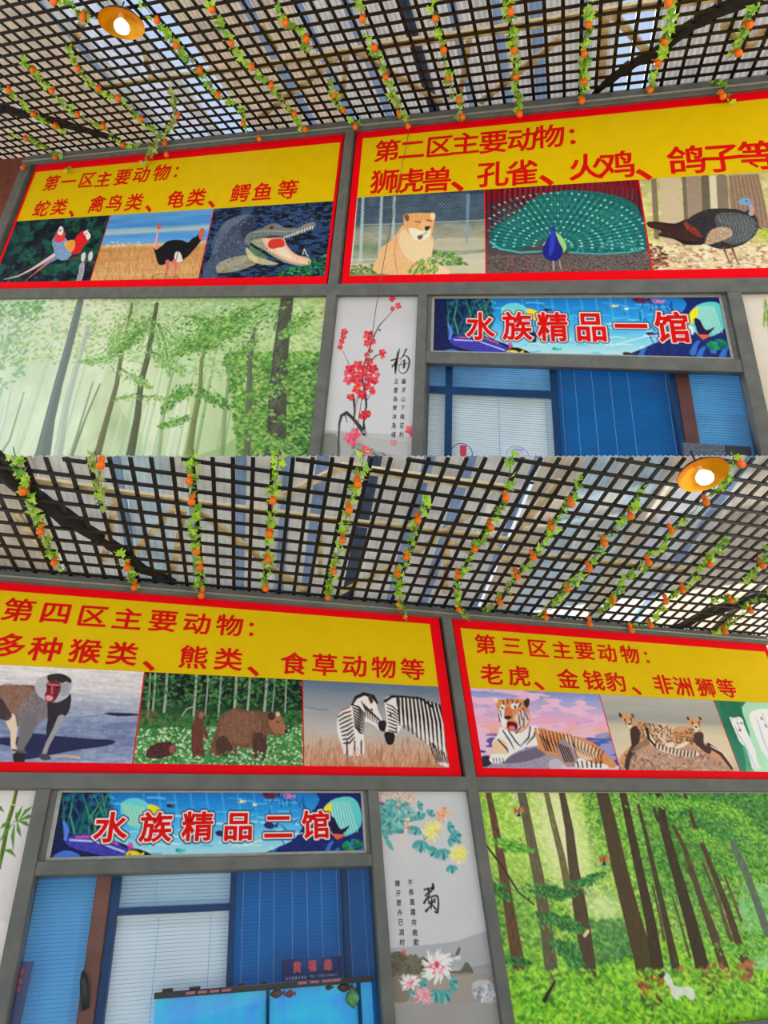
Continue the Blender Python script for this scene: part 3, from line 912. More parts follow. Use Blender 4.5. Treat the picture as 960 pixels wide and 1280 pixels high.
def pic_bears(c):
    c.zoom(0, 720, 960 / 280)
    c.grad([(415, (14, 24, 24)), (520, (16, 34, 28)), (560, (26, 60, 38)), (620, (50, 92, 48)), (680, (60, 120, 60)), (810, (70, 128, 68))])
    c.noise(20, 10, 12, 4, 3)
    c.dabs([(610, 420), (1320, 420), (1300, 560), (600, 560)], 700, 9, [(34, 84, 44), (16, 40, 30), (60, 112, 60), (90, 140, 76), (12, 26, 24)], .7, 5)
    for x, w in ((662, 8), (712, 11), (640, 6), (838, 10), (888, 6), (944, 7), (1010, 12), (1068, 10), (1140, 12), (1175, 5), (1225, 7)):
        c.line([(x + 4, 418), (x, 500), (x - 4 - x % 7, 570 + (x % 50))], w, (170, 176, 164), .85)
        c.dabs([(x - 40, 430), (x + 40, 430), (x + 40, 540), (x - 40, 540)], 22, 9, [(50, 110, 56), (80, 134, 70)], .7, x)
    c.line([(780, 600), (800, 570), (830, 560)], 6, (150, 160, 140))
    c.poly([(600, 580), (660, 575), (680, 610), (610, 625)], (110, 86, 60), .6, tex=30)
    c.dabs([(600, 600), (1300, 580), (1300, 660), (590, 660)], 420, 10, [(34, 90, 40), (60, 126, 56), (90, 110, 70), (26, 66, 36)], .7, 6)
    c.dabs([(585, 655), (1320, 640), (1320, 815), (570, 815)], 1700, 6, [(226, 236, 216), (96, 160, 86), (44, 100, 48), (176, 204, 160), (60, 126, 60)], .8, 7)
    # cub lying
    c.poly([(625, 770), (640, 735), (680, 714), (720, 712), (748, 725), (755, 750), (735, 765), (700, 780), (650, 784)], (72, 40, 40), 1, tex=18)
    c.blob(738, 742, 13, 16, (140, 84, 72)); c.blob(727, 716, 6, 6, (60, 34, 34))
    # cub standing
    c.poly([(826, 775), (820, 700), (824, 640), (838, 612), (848, 590), (862, 576), (878, 590), (876, 615), (868, 632), (882, 660), (892, 690), (884, 704), (872, 680), (872, 730), (876, 775), (852, 768)], (98, 54, 46), 1, tex=18)
    c.blob(864, 598, 12, 14, (150, 98, 78)); c.blob(848, 582, 6, 6, (110, 66, 54)); c.line([(872, 604), (880, 608)], 6, (60, 36, 34))
    # big bear
    c.zoom(270, 740, 3.0)
    c.poly([(-22, 610), (-14, 560), (0, 520), (10, 480), (40, 448), (80, 434), (120, 446), (150, 444), (185, 450), (215, 450), (238, 452), (250, 475), (262, 505),
            (268, 520), (255, 536), (222, 540), (200, 535), (188, 560), (186, 600), (184, 626), (140, 626), (138, 585), (110, 588), (80, 580), (78, 612), (10, 616)], (108, 74, 58), 1, tex=22)
    c.poly([(15, 560), (20, 500), (60, 450), (110, 450), (150, 455), (170, 500), (150, 560), (80, 570)], (132, 94, 72), .6, tex=22)
    c.poly([(140, 530), (186, 540), (186, 624), (150, 626), (138, 590)], (70, 46, 40), .9, tex=12)
    c.poly([(0, 560), (30, 540), (60, 580), (50, 614), (8, 614)], (70, 48, 42), .9, tex=12)
    r = random.Random(8)
    for k in range(200):
        x = r.uniform(15, 240); y = r.uniform(450, 570)
        c.line([(x, y), (x + r.uniform(-4, 4), y + r.uniform(6, 14))], 1.6, r.choice([(80, 54, 44), (160, 120, 92), (60, 42, 38)]), .5)
    c.poly([(200, 470), (232, 458), (252, 480), (262, 510), (256, 530), (225, 532), (205, 510)], (150, 100, 70), .95, tex=12)
    c.blob(208, 466, 14, 14, (58, 40, 36)); c.blob(232, 458, 8, 9, (206, 176, 140)); c.blob(232, 488, 4, 4, (20, 14, 14)); c.blob(264, 522, 6, 7, (24, 18, 18))
    c.dabs([(-20, 600), (330, 595), (330, 640), (-20, 640)], 160, 6, [(200, 220, 190), (70, 130, 66), (40, 96, 46)], .8, 17)


def zebra_stripes(c, pts_a, pts_b, w, n, col=(24, 20, 22)):
    """n curved bars between two guide lines"""
    A = np.array(pts_a, float); B = np.array(pts_b, float)

    def on(P, t):
        s = t * (len(P) - 1); i = min(int(s), len(P) - 2); return P[i] + (P[i + 1] - P[i]) * (s - i)
    for k in range(n):
        t = (k + .5) / n
        a, b = on(A, t), on(B, min(1, t + .03))
        m = (a + b) / 2 + np.array([w * .8, 0])
        c.line([tuple(a), tuple(m), tuple(b)], [w * .8, w, w * .6], col)


def pic_zebras(c):
    c.zoom(270, 740, 3.0)
    c.grad([(335, (84, 104, 130)), (400, (124, 134, 146)), (450, (150, 150, 156)), (520, (176, 170, 168)), (570, (186, 164, 148)), (655, (176, 122, 92))])
    c.noise(8, 50, 8, 3, 3)
    c.line([(330, 430), (380, 440), (420, 442)], 6, (96, 110, 130), .5)
    c.grass(330, 880, 570, 668, 420, 30, [(196, 140, 104), (160, 100, 72), (216, 172, 140), (140, 92, 70)], 4, 2.2, .6)
    W = (226, 214, 212); K = (26, 22, 26)
    # left zebra
    c.poly([(456, 470), (480, 440), (512, 424), (520, 396), (545, 384), (572, 388), (600, 415), (606, 440), (625, 480), (640, 505), (632, 522), (615, 520), (590, 500), (565, 488), (552, 500), (556, 560), (552, 610), (486, 612), (474, 580), (456, 530)], W)
    for k in range(9):
        q = k / 8
        c.line([(512 + 8 * q, 424 + 10 * k), (535 + 6 * q, 432 + 12 * k), (558 - 6 * q, 458 + 9 * k)], [4, 7, 4], K)
    for k in range(8):
        c.line([(458 + k * 3, 470 + k * 14), (480 + k * 3, 455 + k * 16), (505 + k * 2, 448 + k * 14)], [4, 6, 4], (60, 34, 40) if k < 3 else K)
    c.line([(470, 445), (500, 432)], 4, (170, 60, 60))
    for k in range(7):
        c.line([(545 + k * 10, 410 + k * 10), (560 + k * 9, 440 + k * 7), (562 + k * 8, 470 + k * 5)], [3, 5, 2], K)
    c.line([(510, 424), (525, 396), (555, 382), (590, 392), (604, 416)], [6, 11, 12, 12, 8], (34, 26, 28))
    c.poly([(570, 392), (582, 386), (590, 410), (580, 418)], (70, 50, 46))
    c.poly([(608, 490), (632, 482), (642, 508), (632, 524), (614, 518)], (34, 26, 30)); c.blob(584, 442, 4, 4, (10, 8, 10))
    for x in (492, 520, 545):
        c.line([(x, 560), (x, 612)], 5, K)
    # right zebra
    c.poly([(632, 420), (638, 396), (670, 390), (720, 396), (780, 404), (830, 425), (850, 450), (862, 520), (874, 600), (874, 655), (830, 640), (800, 580), (760, 540), (725, 505), (700, 500), (690, 520), (668, 545), (664, 570), (642, 570), (632, 540), (640, 490), (636, 450)], W)
    for k in range(13):
        x = 684 + k * 14
        c.line([(x, 396 + max(0, k - 5) * 5), (x + 2 + k * 1.5, 450 + k * 4), (x + 6 + k * 2, 500 + k * 11)], [9, 9, 4], K)
    for k in range(8):
        c.line([(640 + k, 420 + k * 14), (662 + k * 2, 430 + k * 14), (690 - k * 2, 455 + k * 9)], [3, 5, 3], K)
    c.line([(634, 410), (660, 392), (700, 392), (770, 400), (812, 432)], [10, 9, 6, 7, 9], (30, 24, 28))
    c.poly([(632, 528), (668, 530), (668, 560), (658, 574), (640, 568)], (28, 24, 28)); c.blob(655, 462, 4, 5, (8, 6, 8))
    c.poly([(676, 398), (688, 392), (690, 430), (680, 432)], (60, 50, 50))
    for k in range(7):
        c.line([(800 + k * 11, 560 + k * 9), (815 + k * 9, 610 + k * 5), (830 + k * 6, 640)], [5, 6, 3], K)
    c.grass(330, 880, 610, 668, 260, 34, [(206, 150, 112), (150, 96, 70), (220, 180, 150)], 9, 2.2, .65)


def pic_tiger(c):
    c.zoom(560, 760, 960 / 220)
    c.grad([(440, (108, 132, 196)), (500, (150, 156, 206)), (560, (190, 166, 204)), (620, (222, 160, 190)), (660, (240, 170, 160)), (690, (226, 140, 150)), (702, (84, 84, 150)), (780, (66, 74, 140)), (880, (60, 66, 118))])
    c.noise(22, 34, 6, 5, 3, col=(232, 176, 206), mask=None)
    r = random.Random(2)
    for k in range(60):
        x = r.uniform(130, 880); y = r.uniform(470, 690)
        c.line([(x, y), (x + r.uniform(30, 90), y - r.uniform(0, 16))], r.uniform(4, 12), r.choice([(244, 190, 200), (120, 130, 196), (250, 176, 150), (170, 150, 204), (206, 206, 232)]), .25, 3)
    c.line([(130, 690), (300, 660), (600, 680), (880, 690)], 10, (250, 176, 150), .5, 4)
    c.poly([(800, 700), (900, 690), (920, 830), (840, 800)], (60, 110, 180), .5)
    # rock
    c.poly([(180, 812), (230, 806), (260, 830), (330, 800), (420, 770), (500, 752), (560, 800), (640, 830), (650, 880), (190, 884)], (150, 140, 160), 1, tex=20)
    c.poly([(185, 815), (230, 812), (240, 850), (190, 870)], (40, 40, 60))
    c.poly([(320, 820), (430, 775), (520, 760), (540, 800), (420, 840), (300, 850)], (90, 84, 108), .8)
    c.poly([(560, 830), (640, 830), (652, 880), (560, 880)], (190, 182, 196), .8)
    c.poly([(640, 850), (700, 870), (920, 860), (925, 884), (640, 884)], (200, 190, 210), 1)
    O, Wt, K = (206, 134, 86), (232, 226, 230), (28, 24, 30)
    # body
    c.poly([(470, 690), (500, 655), (560, 670), (640, 695), (720, 705), (790, 735), (840, 775), (880, 815), (915, 845), (910, 872), (860, 870), (780, 880), (720, 870), (690, 850), (650, 870), (600, 820), (540, 790), (480, 760)], O, 1, tex=14)
    c.poly([(640, 700), (720, 720), (790, 760), (820, 810), (760, 830), (700, 800), (650, 760)], (232, 196, 170), .8, tex=12)
    for k in range(9):
        x = 510 + k * 20
        c.line([(x, 668 + k * 3), (x + 14, 720 + k * 4), (x + 36, 780 + k * 5)], [4, 8, 4], K, .9)
    for k in range(9):
        c.line([(690 + k * 20, 708 + k * 9), (690 + k * 18, 750 + k * 8), (712 + k * 16, 790 + k * 7)], [4, 6, 3], K, .85)
    c.poly([(690, 840), (720, 820), (760, 835), (800, 850), (860, 855), (870, 875), (780, 882), (700, 872)], Wt, 1)
    for k in range(6): c.line([(705 + k * 26, 840), (712 + k * 24, 870)], 8, K, .9)
    c.poly([(640, 720), (700, 800), (700, 850), (655, 868), (600, 800), (600, 740)], (150, 136, 150), .8)
    for k in range(5): c.line([(600 + k * 14, 740 + k * 6), (640 + k * 12, 840)], 7, K, .85)
    # chest and foreleg
    c.poly([(290, 650), (330, 665), (400, 680), (470, 640), (500, 700), (490, 750), (430, 760), (350, 800), (315, 830), (290, 848), (240, 846), (228, 825), (250, 800), (240, 740), (265, 700)], Wt, 1, tex=10)
    c.poly([(245, 735), (290, 715), (330, 760), (320, 800), (250, 800)], (222, 170, 120), .7)
    for a in (((300, 670), (340, 730), (360, 770)), ((330, 670), (370, 730), (400, 760)), ((450, 650), (440, 710), (400, 750)), ((480, 660), (470, 700), (430, 745)), ((275, 720), (320, 770), (330, 790))):
        c.line(list(a), [7, 8, 3], K, .9)
    c.poly([(226, 822), (245, 800), (290, 796), (318, 808), (312, 836), (270, 850), (236, 846)], (240, 232, 226))
    for k in range(4): c.line([(246 + k * 18, 822), (250 + k * 17, 844)], 4, (60, 50, 50))
    c.poly([(470, 650), (500, 700), (540, 790), (560, 808), (500, 770)], O, .9)
    for k in range(3): c.line([(500 + k * 16, 690 + k * 14), (535 + k * 14, 780)], 6, K, .9)
    # head
    c.poly([(262, 530), (258, 500), (262, 490), (280, 500), (310, 498), (350, 496), (390, 500), (420, 500), (436, 494), (444, 512), (440, 540), (448, 590), (440, 640), (410, 668), (380, 684), (340, 672), (300, 650), (278, 600), (272, 560)], O, 1, tex=14)
    c.poly([(278, 560), (300, 540), (320, 600), (318, 650), (300, 648), (282, 610)], Wt, .95)
    c.poly([(360, 600), (400, 560), (436, 570), (440, 620), (405, 664), (370, 680), (345, 668), (380, 630)], (210, 196, 196), .9)
    c.poly([(275, 505), (262, 488), (250, 492), (262, 520)], (236, 206, 186)); c.poly([(412, 515), (428, 495), (444, 498), (442, 530), (426, 545)], (50, 40, 44))
    c.poly([(345, 525), (385, 520), (380, 545), (350, 548)], Wt); c.poly([(288, 530), (310, 528), (308, 548), (290, 550)], Wt)
    c.poly([(312, 550), (340, 545), (352, 590), (330, 606), (308, 596)], (200, 110, 66))
    c.poly([(306, 592), (328, 588), (350, 594), (334, 608), (312, 606)], (60, 34, 40))
    c.poly([(322, 626), (350, 620), (378, 636), (374, 668), (345, 670), (326, 655)], (90, 20, 30)); c.poly([(332, 648), (360, 645), (366, 666), (342, 668)], (220, 110, 120))
    c.blob(297, 546, 6, 5, K); c.blob(366, 540, 7, 6, K)
    for a in (((300, 505), (305, 525)), ((325, 500), (326, 520)), ((350, 500), (352, 515)), ((380, 505), (372, 522)), ((400, 520), (384, 540)), ((410, 545), (420, 590)), ((395, 560), (405, 610)),
              ((425, 560), (436, 610)), ((386, 580), (392, 640)), ((415, 600), (412, 650)), ((285, 560), (290, 590)), ((276, 580), (284, 620)), ((400, 650), (370, 684))):
        c.line(list(a), [5, 6], K, .9)


def pic_cheetahs(c):
    c.zoom(740, 770, 960 / 220)
    c.grad([(435, (168, 166, 158)), (520, (160, 160, 154)), (575, (146, 148, 146)), (600, (182, 176, 152)), (650, (200, 188, 162)), (760, (206, 190, 166)), (860, (190, 160, 140))])
    c.noise(10, 60, 8, 4, 3)
    c.poly([(140, 850), (150, 800), (200, 750), (300, 712), (420, 705), (520, 700), (620, 740), (700, 790), (760, 835), (800, 860), (800, 870), (140, 870)], (176, 140, 120), 1, tex=24)
    c.dabs([(200, 760), (600, 740), (760, 850), (160, 850)], 240, 8, [(140, 106, 92), (200, 168, 146), (110, 80, 72)], .6, 5)
    F_, Dk, Lt = (198, 146, 104), (50, 34, 34), (226, 206, 184)
    # right cheetah
    c.poly([(430, 640), (470, 605), (530, 605), (570, 610), (605, 640), (610, 690), (640, 700), (690, 730), (730, 775), (770, 830), (755, 838), (700, 790), (640, 760), (590, 720), (520, 712), (450, 700)], F_, 1, tex=14)
    c.poly([(560, 640), (606, 640), (612, 700), (650, 720), (640, 755), (590, 722), (560, 690)], Dk, .85)
    c.line([(640, 710), (700, 750), (760, 830)], [26, 20, 16], (70, 54, 54))
    c.line([(650, 712), (720, 750), (770, 822)], 6, (216, 200, 180))
    c.poly([(519, 560), (530, 552), (560, 560), (590, 552), (598, 566), (592, 600), (575, 628), (556, 626), (536, 600)], F_, 1, tex=10)
    c.poly([(548, 596), (576, 594), (584, 612), (572, 632), (556, 630)], Lt); c.blob(568, 606, 7, 5, Dk); c.line([(546, 582), (552, 602)], 4, Dk); c.line([(584, 580), (582, 602)], 4, Dk)
    c.blob(546, 580, 5, 4, Dk); c.blob(584, 578, 5, 4, Dk); c.blob(524, 560, 7, 8, (70, 50, 46)); c.blob(590, 560, 7, 8, (70, 50, 46))
    # left cheetah
    c.poly([(205, 610), (240, 575), (290, 580), (330, 600), (380, 585), (430, 600), (440, 640), (440, 690), (400, 712), (350, 705), (320, 690), (330, 720), (270, 720), (220, 745), (200, 790), (180, 825), (160, 820), (150, 780), (180, 740), (215, 700), (220, 650)], F_, 1, tex=14)
    c.poly([(325, 600), (380, 588), (430, 605), (436, 660), (410, 700), (360, 680), (330, 640)], (214, 186, 156), .9, tex=14)
    c.poly([(210, 620), (240, 600), (262, 640), (255, 700), (222, 715), (212, 670)], Dk, .9)
    c.line([(230, 720), (200, 770), (190, 826)], [26, 20, 22], (64, 48, 48)); c.line([(300, 690), (260, 710), (225, 740)], [24, 20, 16], (140, 110, 90))
    c.poly([(147, 540), (165, 530), (195, 538), (226, 532), (232, 560), (225, 590), (208, 612), (190, 600), (170, 575)], F_, 1, tex=10)
    c.blob(155, 542, 8, 10, (60, 40, 38)); c.blob(222, 545, 8, 10, (110, 76, 56)); c.poly([(190, 585), (212, 580), (218, 600), (205, 614)], Lt); c.blob(204, 590, 7, 5, Dk)
    c.line([(178, 570), (190, 592)], 4, Dk); c.line([(216, 566), (214, 590)], 4, Dk); c.blob(180, 566, 5, 4, Dk); c.blob(212, 562, 5, 4, Dk)
    for reg, n, sd in (([(240, 580), (430, 600), (440, 690), (330, 690), (250, 660)], 330, 3), ([(440, 640), (560, 610), (560, 700), (460, 700)], 170, 4), ([(150, 800), (220, 710), (260, 720), (190, 820)], 60, 5)):
        c.dabs(reg, n, 3.2, [(60, 40, 36), (84, 56, 46)], .85, sd, asp=.8)
    c.line([(300, 640), (330, 690), (380, 725), (440, 742), (510, 752), (575, 752)], [26, 24, 24, 24, 24, 18], (222, 206, 190))
    for k in range(12):
        t = k / 11
        x = 350 + 215 * t; y = 704 + 48 * math.sin(min(1, t * 1.2) * 1.5)
        c.line([(x, y - 11), (x - 5, y + 12)], 7, Dk)
    c.line([(300, 620), (310, 670), (340, 705)], [18, 14, 10], Dk)
    c.poly([(400, 705), (440, 690), (450, 712), (420, 720)], Lt); c.poly([(455, 715), (500, 690), (530, 690), (500, 715), (465, 726)], Lt)


def pic_horses(c):
    c.zoom(740, 770, 960 / 220)
    c.grad([(470, (30, 110, 80)), (600, (26, 120, 84)), (720, (60, 150, 110)), (860, (90, 168, 140))])
    c.noise(30, 14, 14, 5, 3)
    c.poly([(840, 470), (1200, 480), (1200, 870), (900, 870), (860, 640)], (190, 232, 204), .8)
    c.poly([(700, 470), (800, 480), (760, 560), (820, 700), (840, 860), (800, 860), (740, 700)], (26, 96, 78), .6)
    W = (224, 232, 240)
    c.poly([(750, 552), (775, 558), (800, 550), (820, 562), (828, 590), (850, 640), (872, 690), (890, 730), (905, 800), (928, 830), (905, 836), (880, 838), (862, 790), (840, 720), (808, 690), (785, 640), (768, 600)], W, 1, tex=8)
    c.poly([(858, 540), (900, 510), (960, 508), (1040, 520), (1100, 600), (1100, 860), (1000, 860), (960, 780), (930, 740), (905, 680), (880, 620)], (232, 240, 246), 1, tex=8)
    c.line([(780, 600), (800, 650), (840, 710)], [4, 8, 6], (150, 164, 214), .8); c.line([(845, 720), (880, 800), (890, 834)], 5, (150, 170, 214), .8)
    c.line([(900, 560), (930, 660), (960, 740)], [6, 12, 8], (166, 180, 222), .8); c.line([(930, 530), (950, 600)], 6, (160, 170, 200), .7)
    c.blob(795, 585, 4, 5, (80, 70, 90)); c.blob(815, 585, 4, 5, (80, 70, 90)); c.line([(800, 600), (812, 620)], 8, (190, 176, 190)); c.blob(806, 624, 6, 5, (100, 84, 96))
    c.blob(925, 560, 5, 6, (90, 90, 110)); c.blob(950, 600, 8, 8, (150, 150, 170))
    c.dabs([(760, 555), (830, 560), (820, 580), (770, 580)], 20, 5, [(200, 180, 170), (230, 226, 224)], .7, 4)


def pic_sea(c, low):
    if low:
        Zl, Zr = (0, 980, 4.0), (220, 980, 960 / 270)
        c.zoom(60, 993, 1.0); x0, x1, y0, y1 = 0, 395, -2, 80
    else:
        c.zoom(542, 373, 1.0); x0, x1, y0, y1 = 0, 368, 0, 72
    w, h = x1 - x0, y1 - y0

    def q(a, b): return (x0 + a * w, y0 + b * h)      # fractions of the sheet
    c.grad([(y0, (20, 110, 190)), (y0 + .35 * h, (40, 150, 216)), (y0 + .7 * h, (120, 196, 232)), (y1, (176, 218, 238))])
    r = random.Random(5)
    for k in range(110):
        a, b = r.uniform(.12, .8), r.uniform(.05, 1)
        x, y = q(a, b); L = r.uniform(6, 26)
        c.line([(x, y), (x + L / 2, y + r.uniform(-2.4, 1)), (x + L, y + r.uniform(-1.2, 1.2))], r.uniform(.8, 2.6), r.choice([(200, 232, 246), (110, 190, 232), (60, 160, 222), (236, 246, 250)]) if b > .35 else r.choice([(60, 160, 220), (110, 200, 236), (20, 110, 190)]), .6)
    for k in range(9):
        x, y = q(.3 + k * .05, 0); c.line([(x, y), (x + 6, y + h * .5)], 2.5, (110, 200, 236), .3, 3)
    # dark reef at both sides
    c.poly([q(-.05, -.1), q(.16, -.1), q(.20, .3), q(.16, .6), q(.27, .85), q(.30, 1.1), q(-.05, 1.1)], (14, 20, 66), .95, tex=14)
    c.poly([q(.64, 1.1), q(.72, .85), q(.78, .7), q(.82, .4), q(.86, .1), q(.84, -.1), q(1.05, -.1), q(1.05, 1.1)], (16, 30, 96), .95, tex=14)
    c.dabs([q(.05, .0), q(.2, .0), q(.2, .55), q(.05, .55)], 60, 4, [(20, 90, 130), (30, 140, 170), (40, 60, 120)], .5, 4)
    for k in range(26):
        a = .05 + .15 * k / 26
        c.line([q(a, .62), q(a + r.uniform(-.02, .03), .35), q(a + r.uniform(-.03, .05), .02)], [2, 1.6, .8], r.choice([(30, 130, 84), (20, 100, 90), (70, 170, 90), (16, 76, 100)]), .8)
    for k in range(30):
        x, y = q(r.uniform(.70, .84), r.uniform(.15, .95))
        c.line([(x, y), (x + r.uniform(-7, 7), y - r.uniform(4, 14))], 1.2, (14, 50, 120), .8)
    # purple shells
    c.poly([q(.055, .72), q(.10, .62), q(.17, .68), q(.23, .8), q(.27, .95), q(.22, 1.0), q(.12, .9), q(.07, .82)], (62, 60, 168), .95, tex=20)
    c.line([q(.07, .72), q(.15, .74), q(.24, .9)], 2, (170, 190, 240)); c.line([q(.09, .68), q(.16, .66), q(.22, .78)], 2, (214, 80, 130)); c.line([q(.26, .8), q(.27, 1)], 6, (206, 60, 150), .8)
    c.line([q(.05, .45), q(.06, .58), q(.055, .7)], [3, 5, 4], (84, 120, 214)); c.poly([q(.02, .95), q(.06, .88), q(.10, .95), q(.09, 1.05), q(.02, 1.05)], (70, 110, 206))
    c.poly([q(.27, .85), q(.33, .95), q(.31, 1.05), q(.24, 1.05)], (20, 20, 30))
    # angelfish left
    a0 = .23
    c.poly([q(a0, .18), q(a0 + .035, .08), q(a0 + .08, .14), q(a0 + .10, .34), q(a0 + .085, .55), q(a0 + .05, .55), q(a0 + .01, .42)], (98, 196, 206))
    for k in range(7): c.line([q(a0 + .005 + k * .011, .16 + k * .01), q(a0 + .03 + k * .009, .5)], 1.1, (206, 216, 120), .85)
    c.poly([q(a0 + .085, .18), q(a0 + .12, .22), q(a0 + .13, .34), q(a0 + .10, .36)], (240, 206, 30)); c.poly([q(a0 + .07, .42), q(a0 + .10, .45), q(a0 + .12, .75), q(a0 + .08, .7)], (26, 26, 60))
    # angelfish right
    a0 = .865
    c.poly([q(a0, .35), q(a0 + .03, .12), q(a0 + .09, .06), q(a0 + .12, .2), q(a0 + .125, .5), q(a0 + .08, .66), q(a0 + .03, .62)], (90, 196, 196))
    for k in range(8): c.line([q(a0 + .03 + k * .008, .14), q(a0 + .045 + k * .010, .60)], 1.1, (210, 214, 190), .85)
    c.poly([q(a0 - .01, .42), q(a0 + .01, .22), q(a0 + .032, .16), q(a0 + .03, .32), q(a0 + .01, .44)], (240, 214, 30))
    c.poly([q(a0 + .02, .36), q(a0 + .04, .38), q(a0 + .06, .55), q(a0 + .09, .5), q(a0 + .06, .66), q(a0 + .035, .62)], (30, 20, 60)); c.blob(*q(a0, .55), 7, 8, (206, 214, 236)); c.poly([q(a0 + .03, .62), q(a0 + .08, .64), q(a0 + .05, .72)], (226, 90, 60))
    # corals and little fish
    for a, b in ((.70, .96), (.88, .85), (.95, .82), (.9, .95), (.98, .93)):
        c.line([q(a, b + .1), q(a + .01, b - .04), q(a + .02, b - .1)], [7, 5, 3], (56, 120, 210), .85)
    c.dabs([q(.93, .72), q(1, .7), q(1, .88), q(.94, .88)], 26, 4, [(30, 150, 90), (20, 110, 80)], .8, 6)
    for a, b, s_, col in ((.385, .2, 4, (60, 40, 40)), (.61, .13, 4, (226, 214, 150)), (.65, .18, 3, (240, 240, 240)), (.415, .88, 5, (60, 190, 170)), (.66, .97, 6, (60, 50, 60)), (.545, .62, 6, (30, 40, 90)),
                          (.27, .95, 9, (240, 206, 40)), (.70, .5, 7, (40, 40, 84)), (.74, .62, 6, (60, 60, 110)), (.70, .03, 9, (90, 30, 60)), (.76, .05, 6, (200, 110, 170))):
        x, y = q(a, b)
        c.blob(x, y, s_, s_ * .5, col, 1, .15); c.poly([(x + s_ * .8, y), (x + s_ * 1.5, y - s_ * .5), (x + s_ * 1.5, y + s_ * .5)], col, 1, smooth=False)
        c.blob(x - s_ * .5, y - s_ * .1, 1, 1, (20, 20, 20))
    c.line([q(.62, .8), q(.72, .66), q(.84, .6)], 1.2, (236, 250, 255), .8)
    # outlines of the lettering: black rim, white rim
    for ch, x, y, hm, F_ in c.letters:
        c.glyph_rim(F_, ch, x, y, hm, 2.9, (16, 20, 40))
    for ch, x, y, hm, F_ in c.letters:
        c.glyph_rim(F_, ch, x, y, hm, 1.7, (250, 214, 222))


def leafy(c, reg, n, size, cols, seed, a=.75):
    c.dabs(reg, n, size, cols, a, seed, asp=.45, jit=14)


def spray(c, x, y, L, ang, n, size, cols, seed, w=2.0, bark=(60, 70, 50)):
    """a bough with leaves hanging in fans"""
    r = random.Random(seed)
    p = [(x, y)]
    for k in range(6):
        p.append((p[-1][0] + L / 6 * math.cos(ang), p[-1][1] + L / 6 * math.sin(ang))); ang += r.uniform(-.2, .22)
    c.line(p, [w * 1.4] + [w] * 5 + [w * .4], bark, .7)
    for k in range(n):
        q = r.random() ** .7; i = min(int(q * 6), 5); t = q * 6 - i
        bx = p[i][0] + (p[i + 1][0] - p[i][0]) * t; by = p[i][1] + (p[i + 1][1] - p[i][1]) * t
        sp = L * .16 * (1.2 - q)
        for _ in range(3): c.blob(bx + r.gauss(0, sp), by + abs(r.gauss(0, sp * .8)) - sp * .3, size * .62 * r.uniform(.5, 1.2), size * .3 * r.uniform(.6, 1.2), [v + r.uniform(-14, 14) for v in r.choice(cols)], .75, ang + r.uniform(-.6, .9), .4)


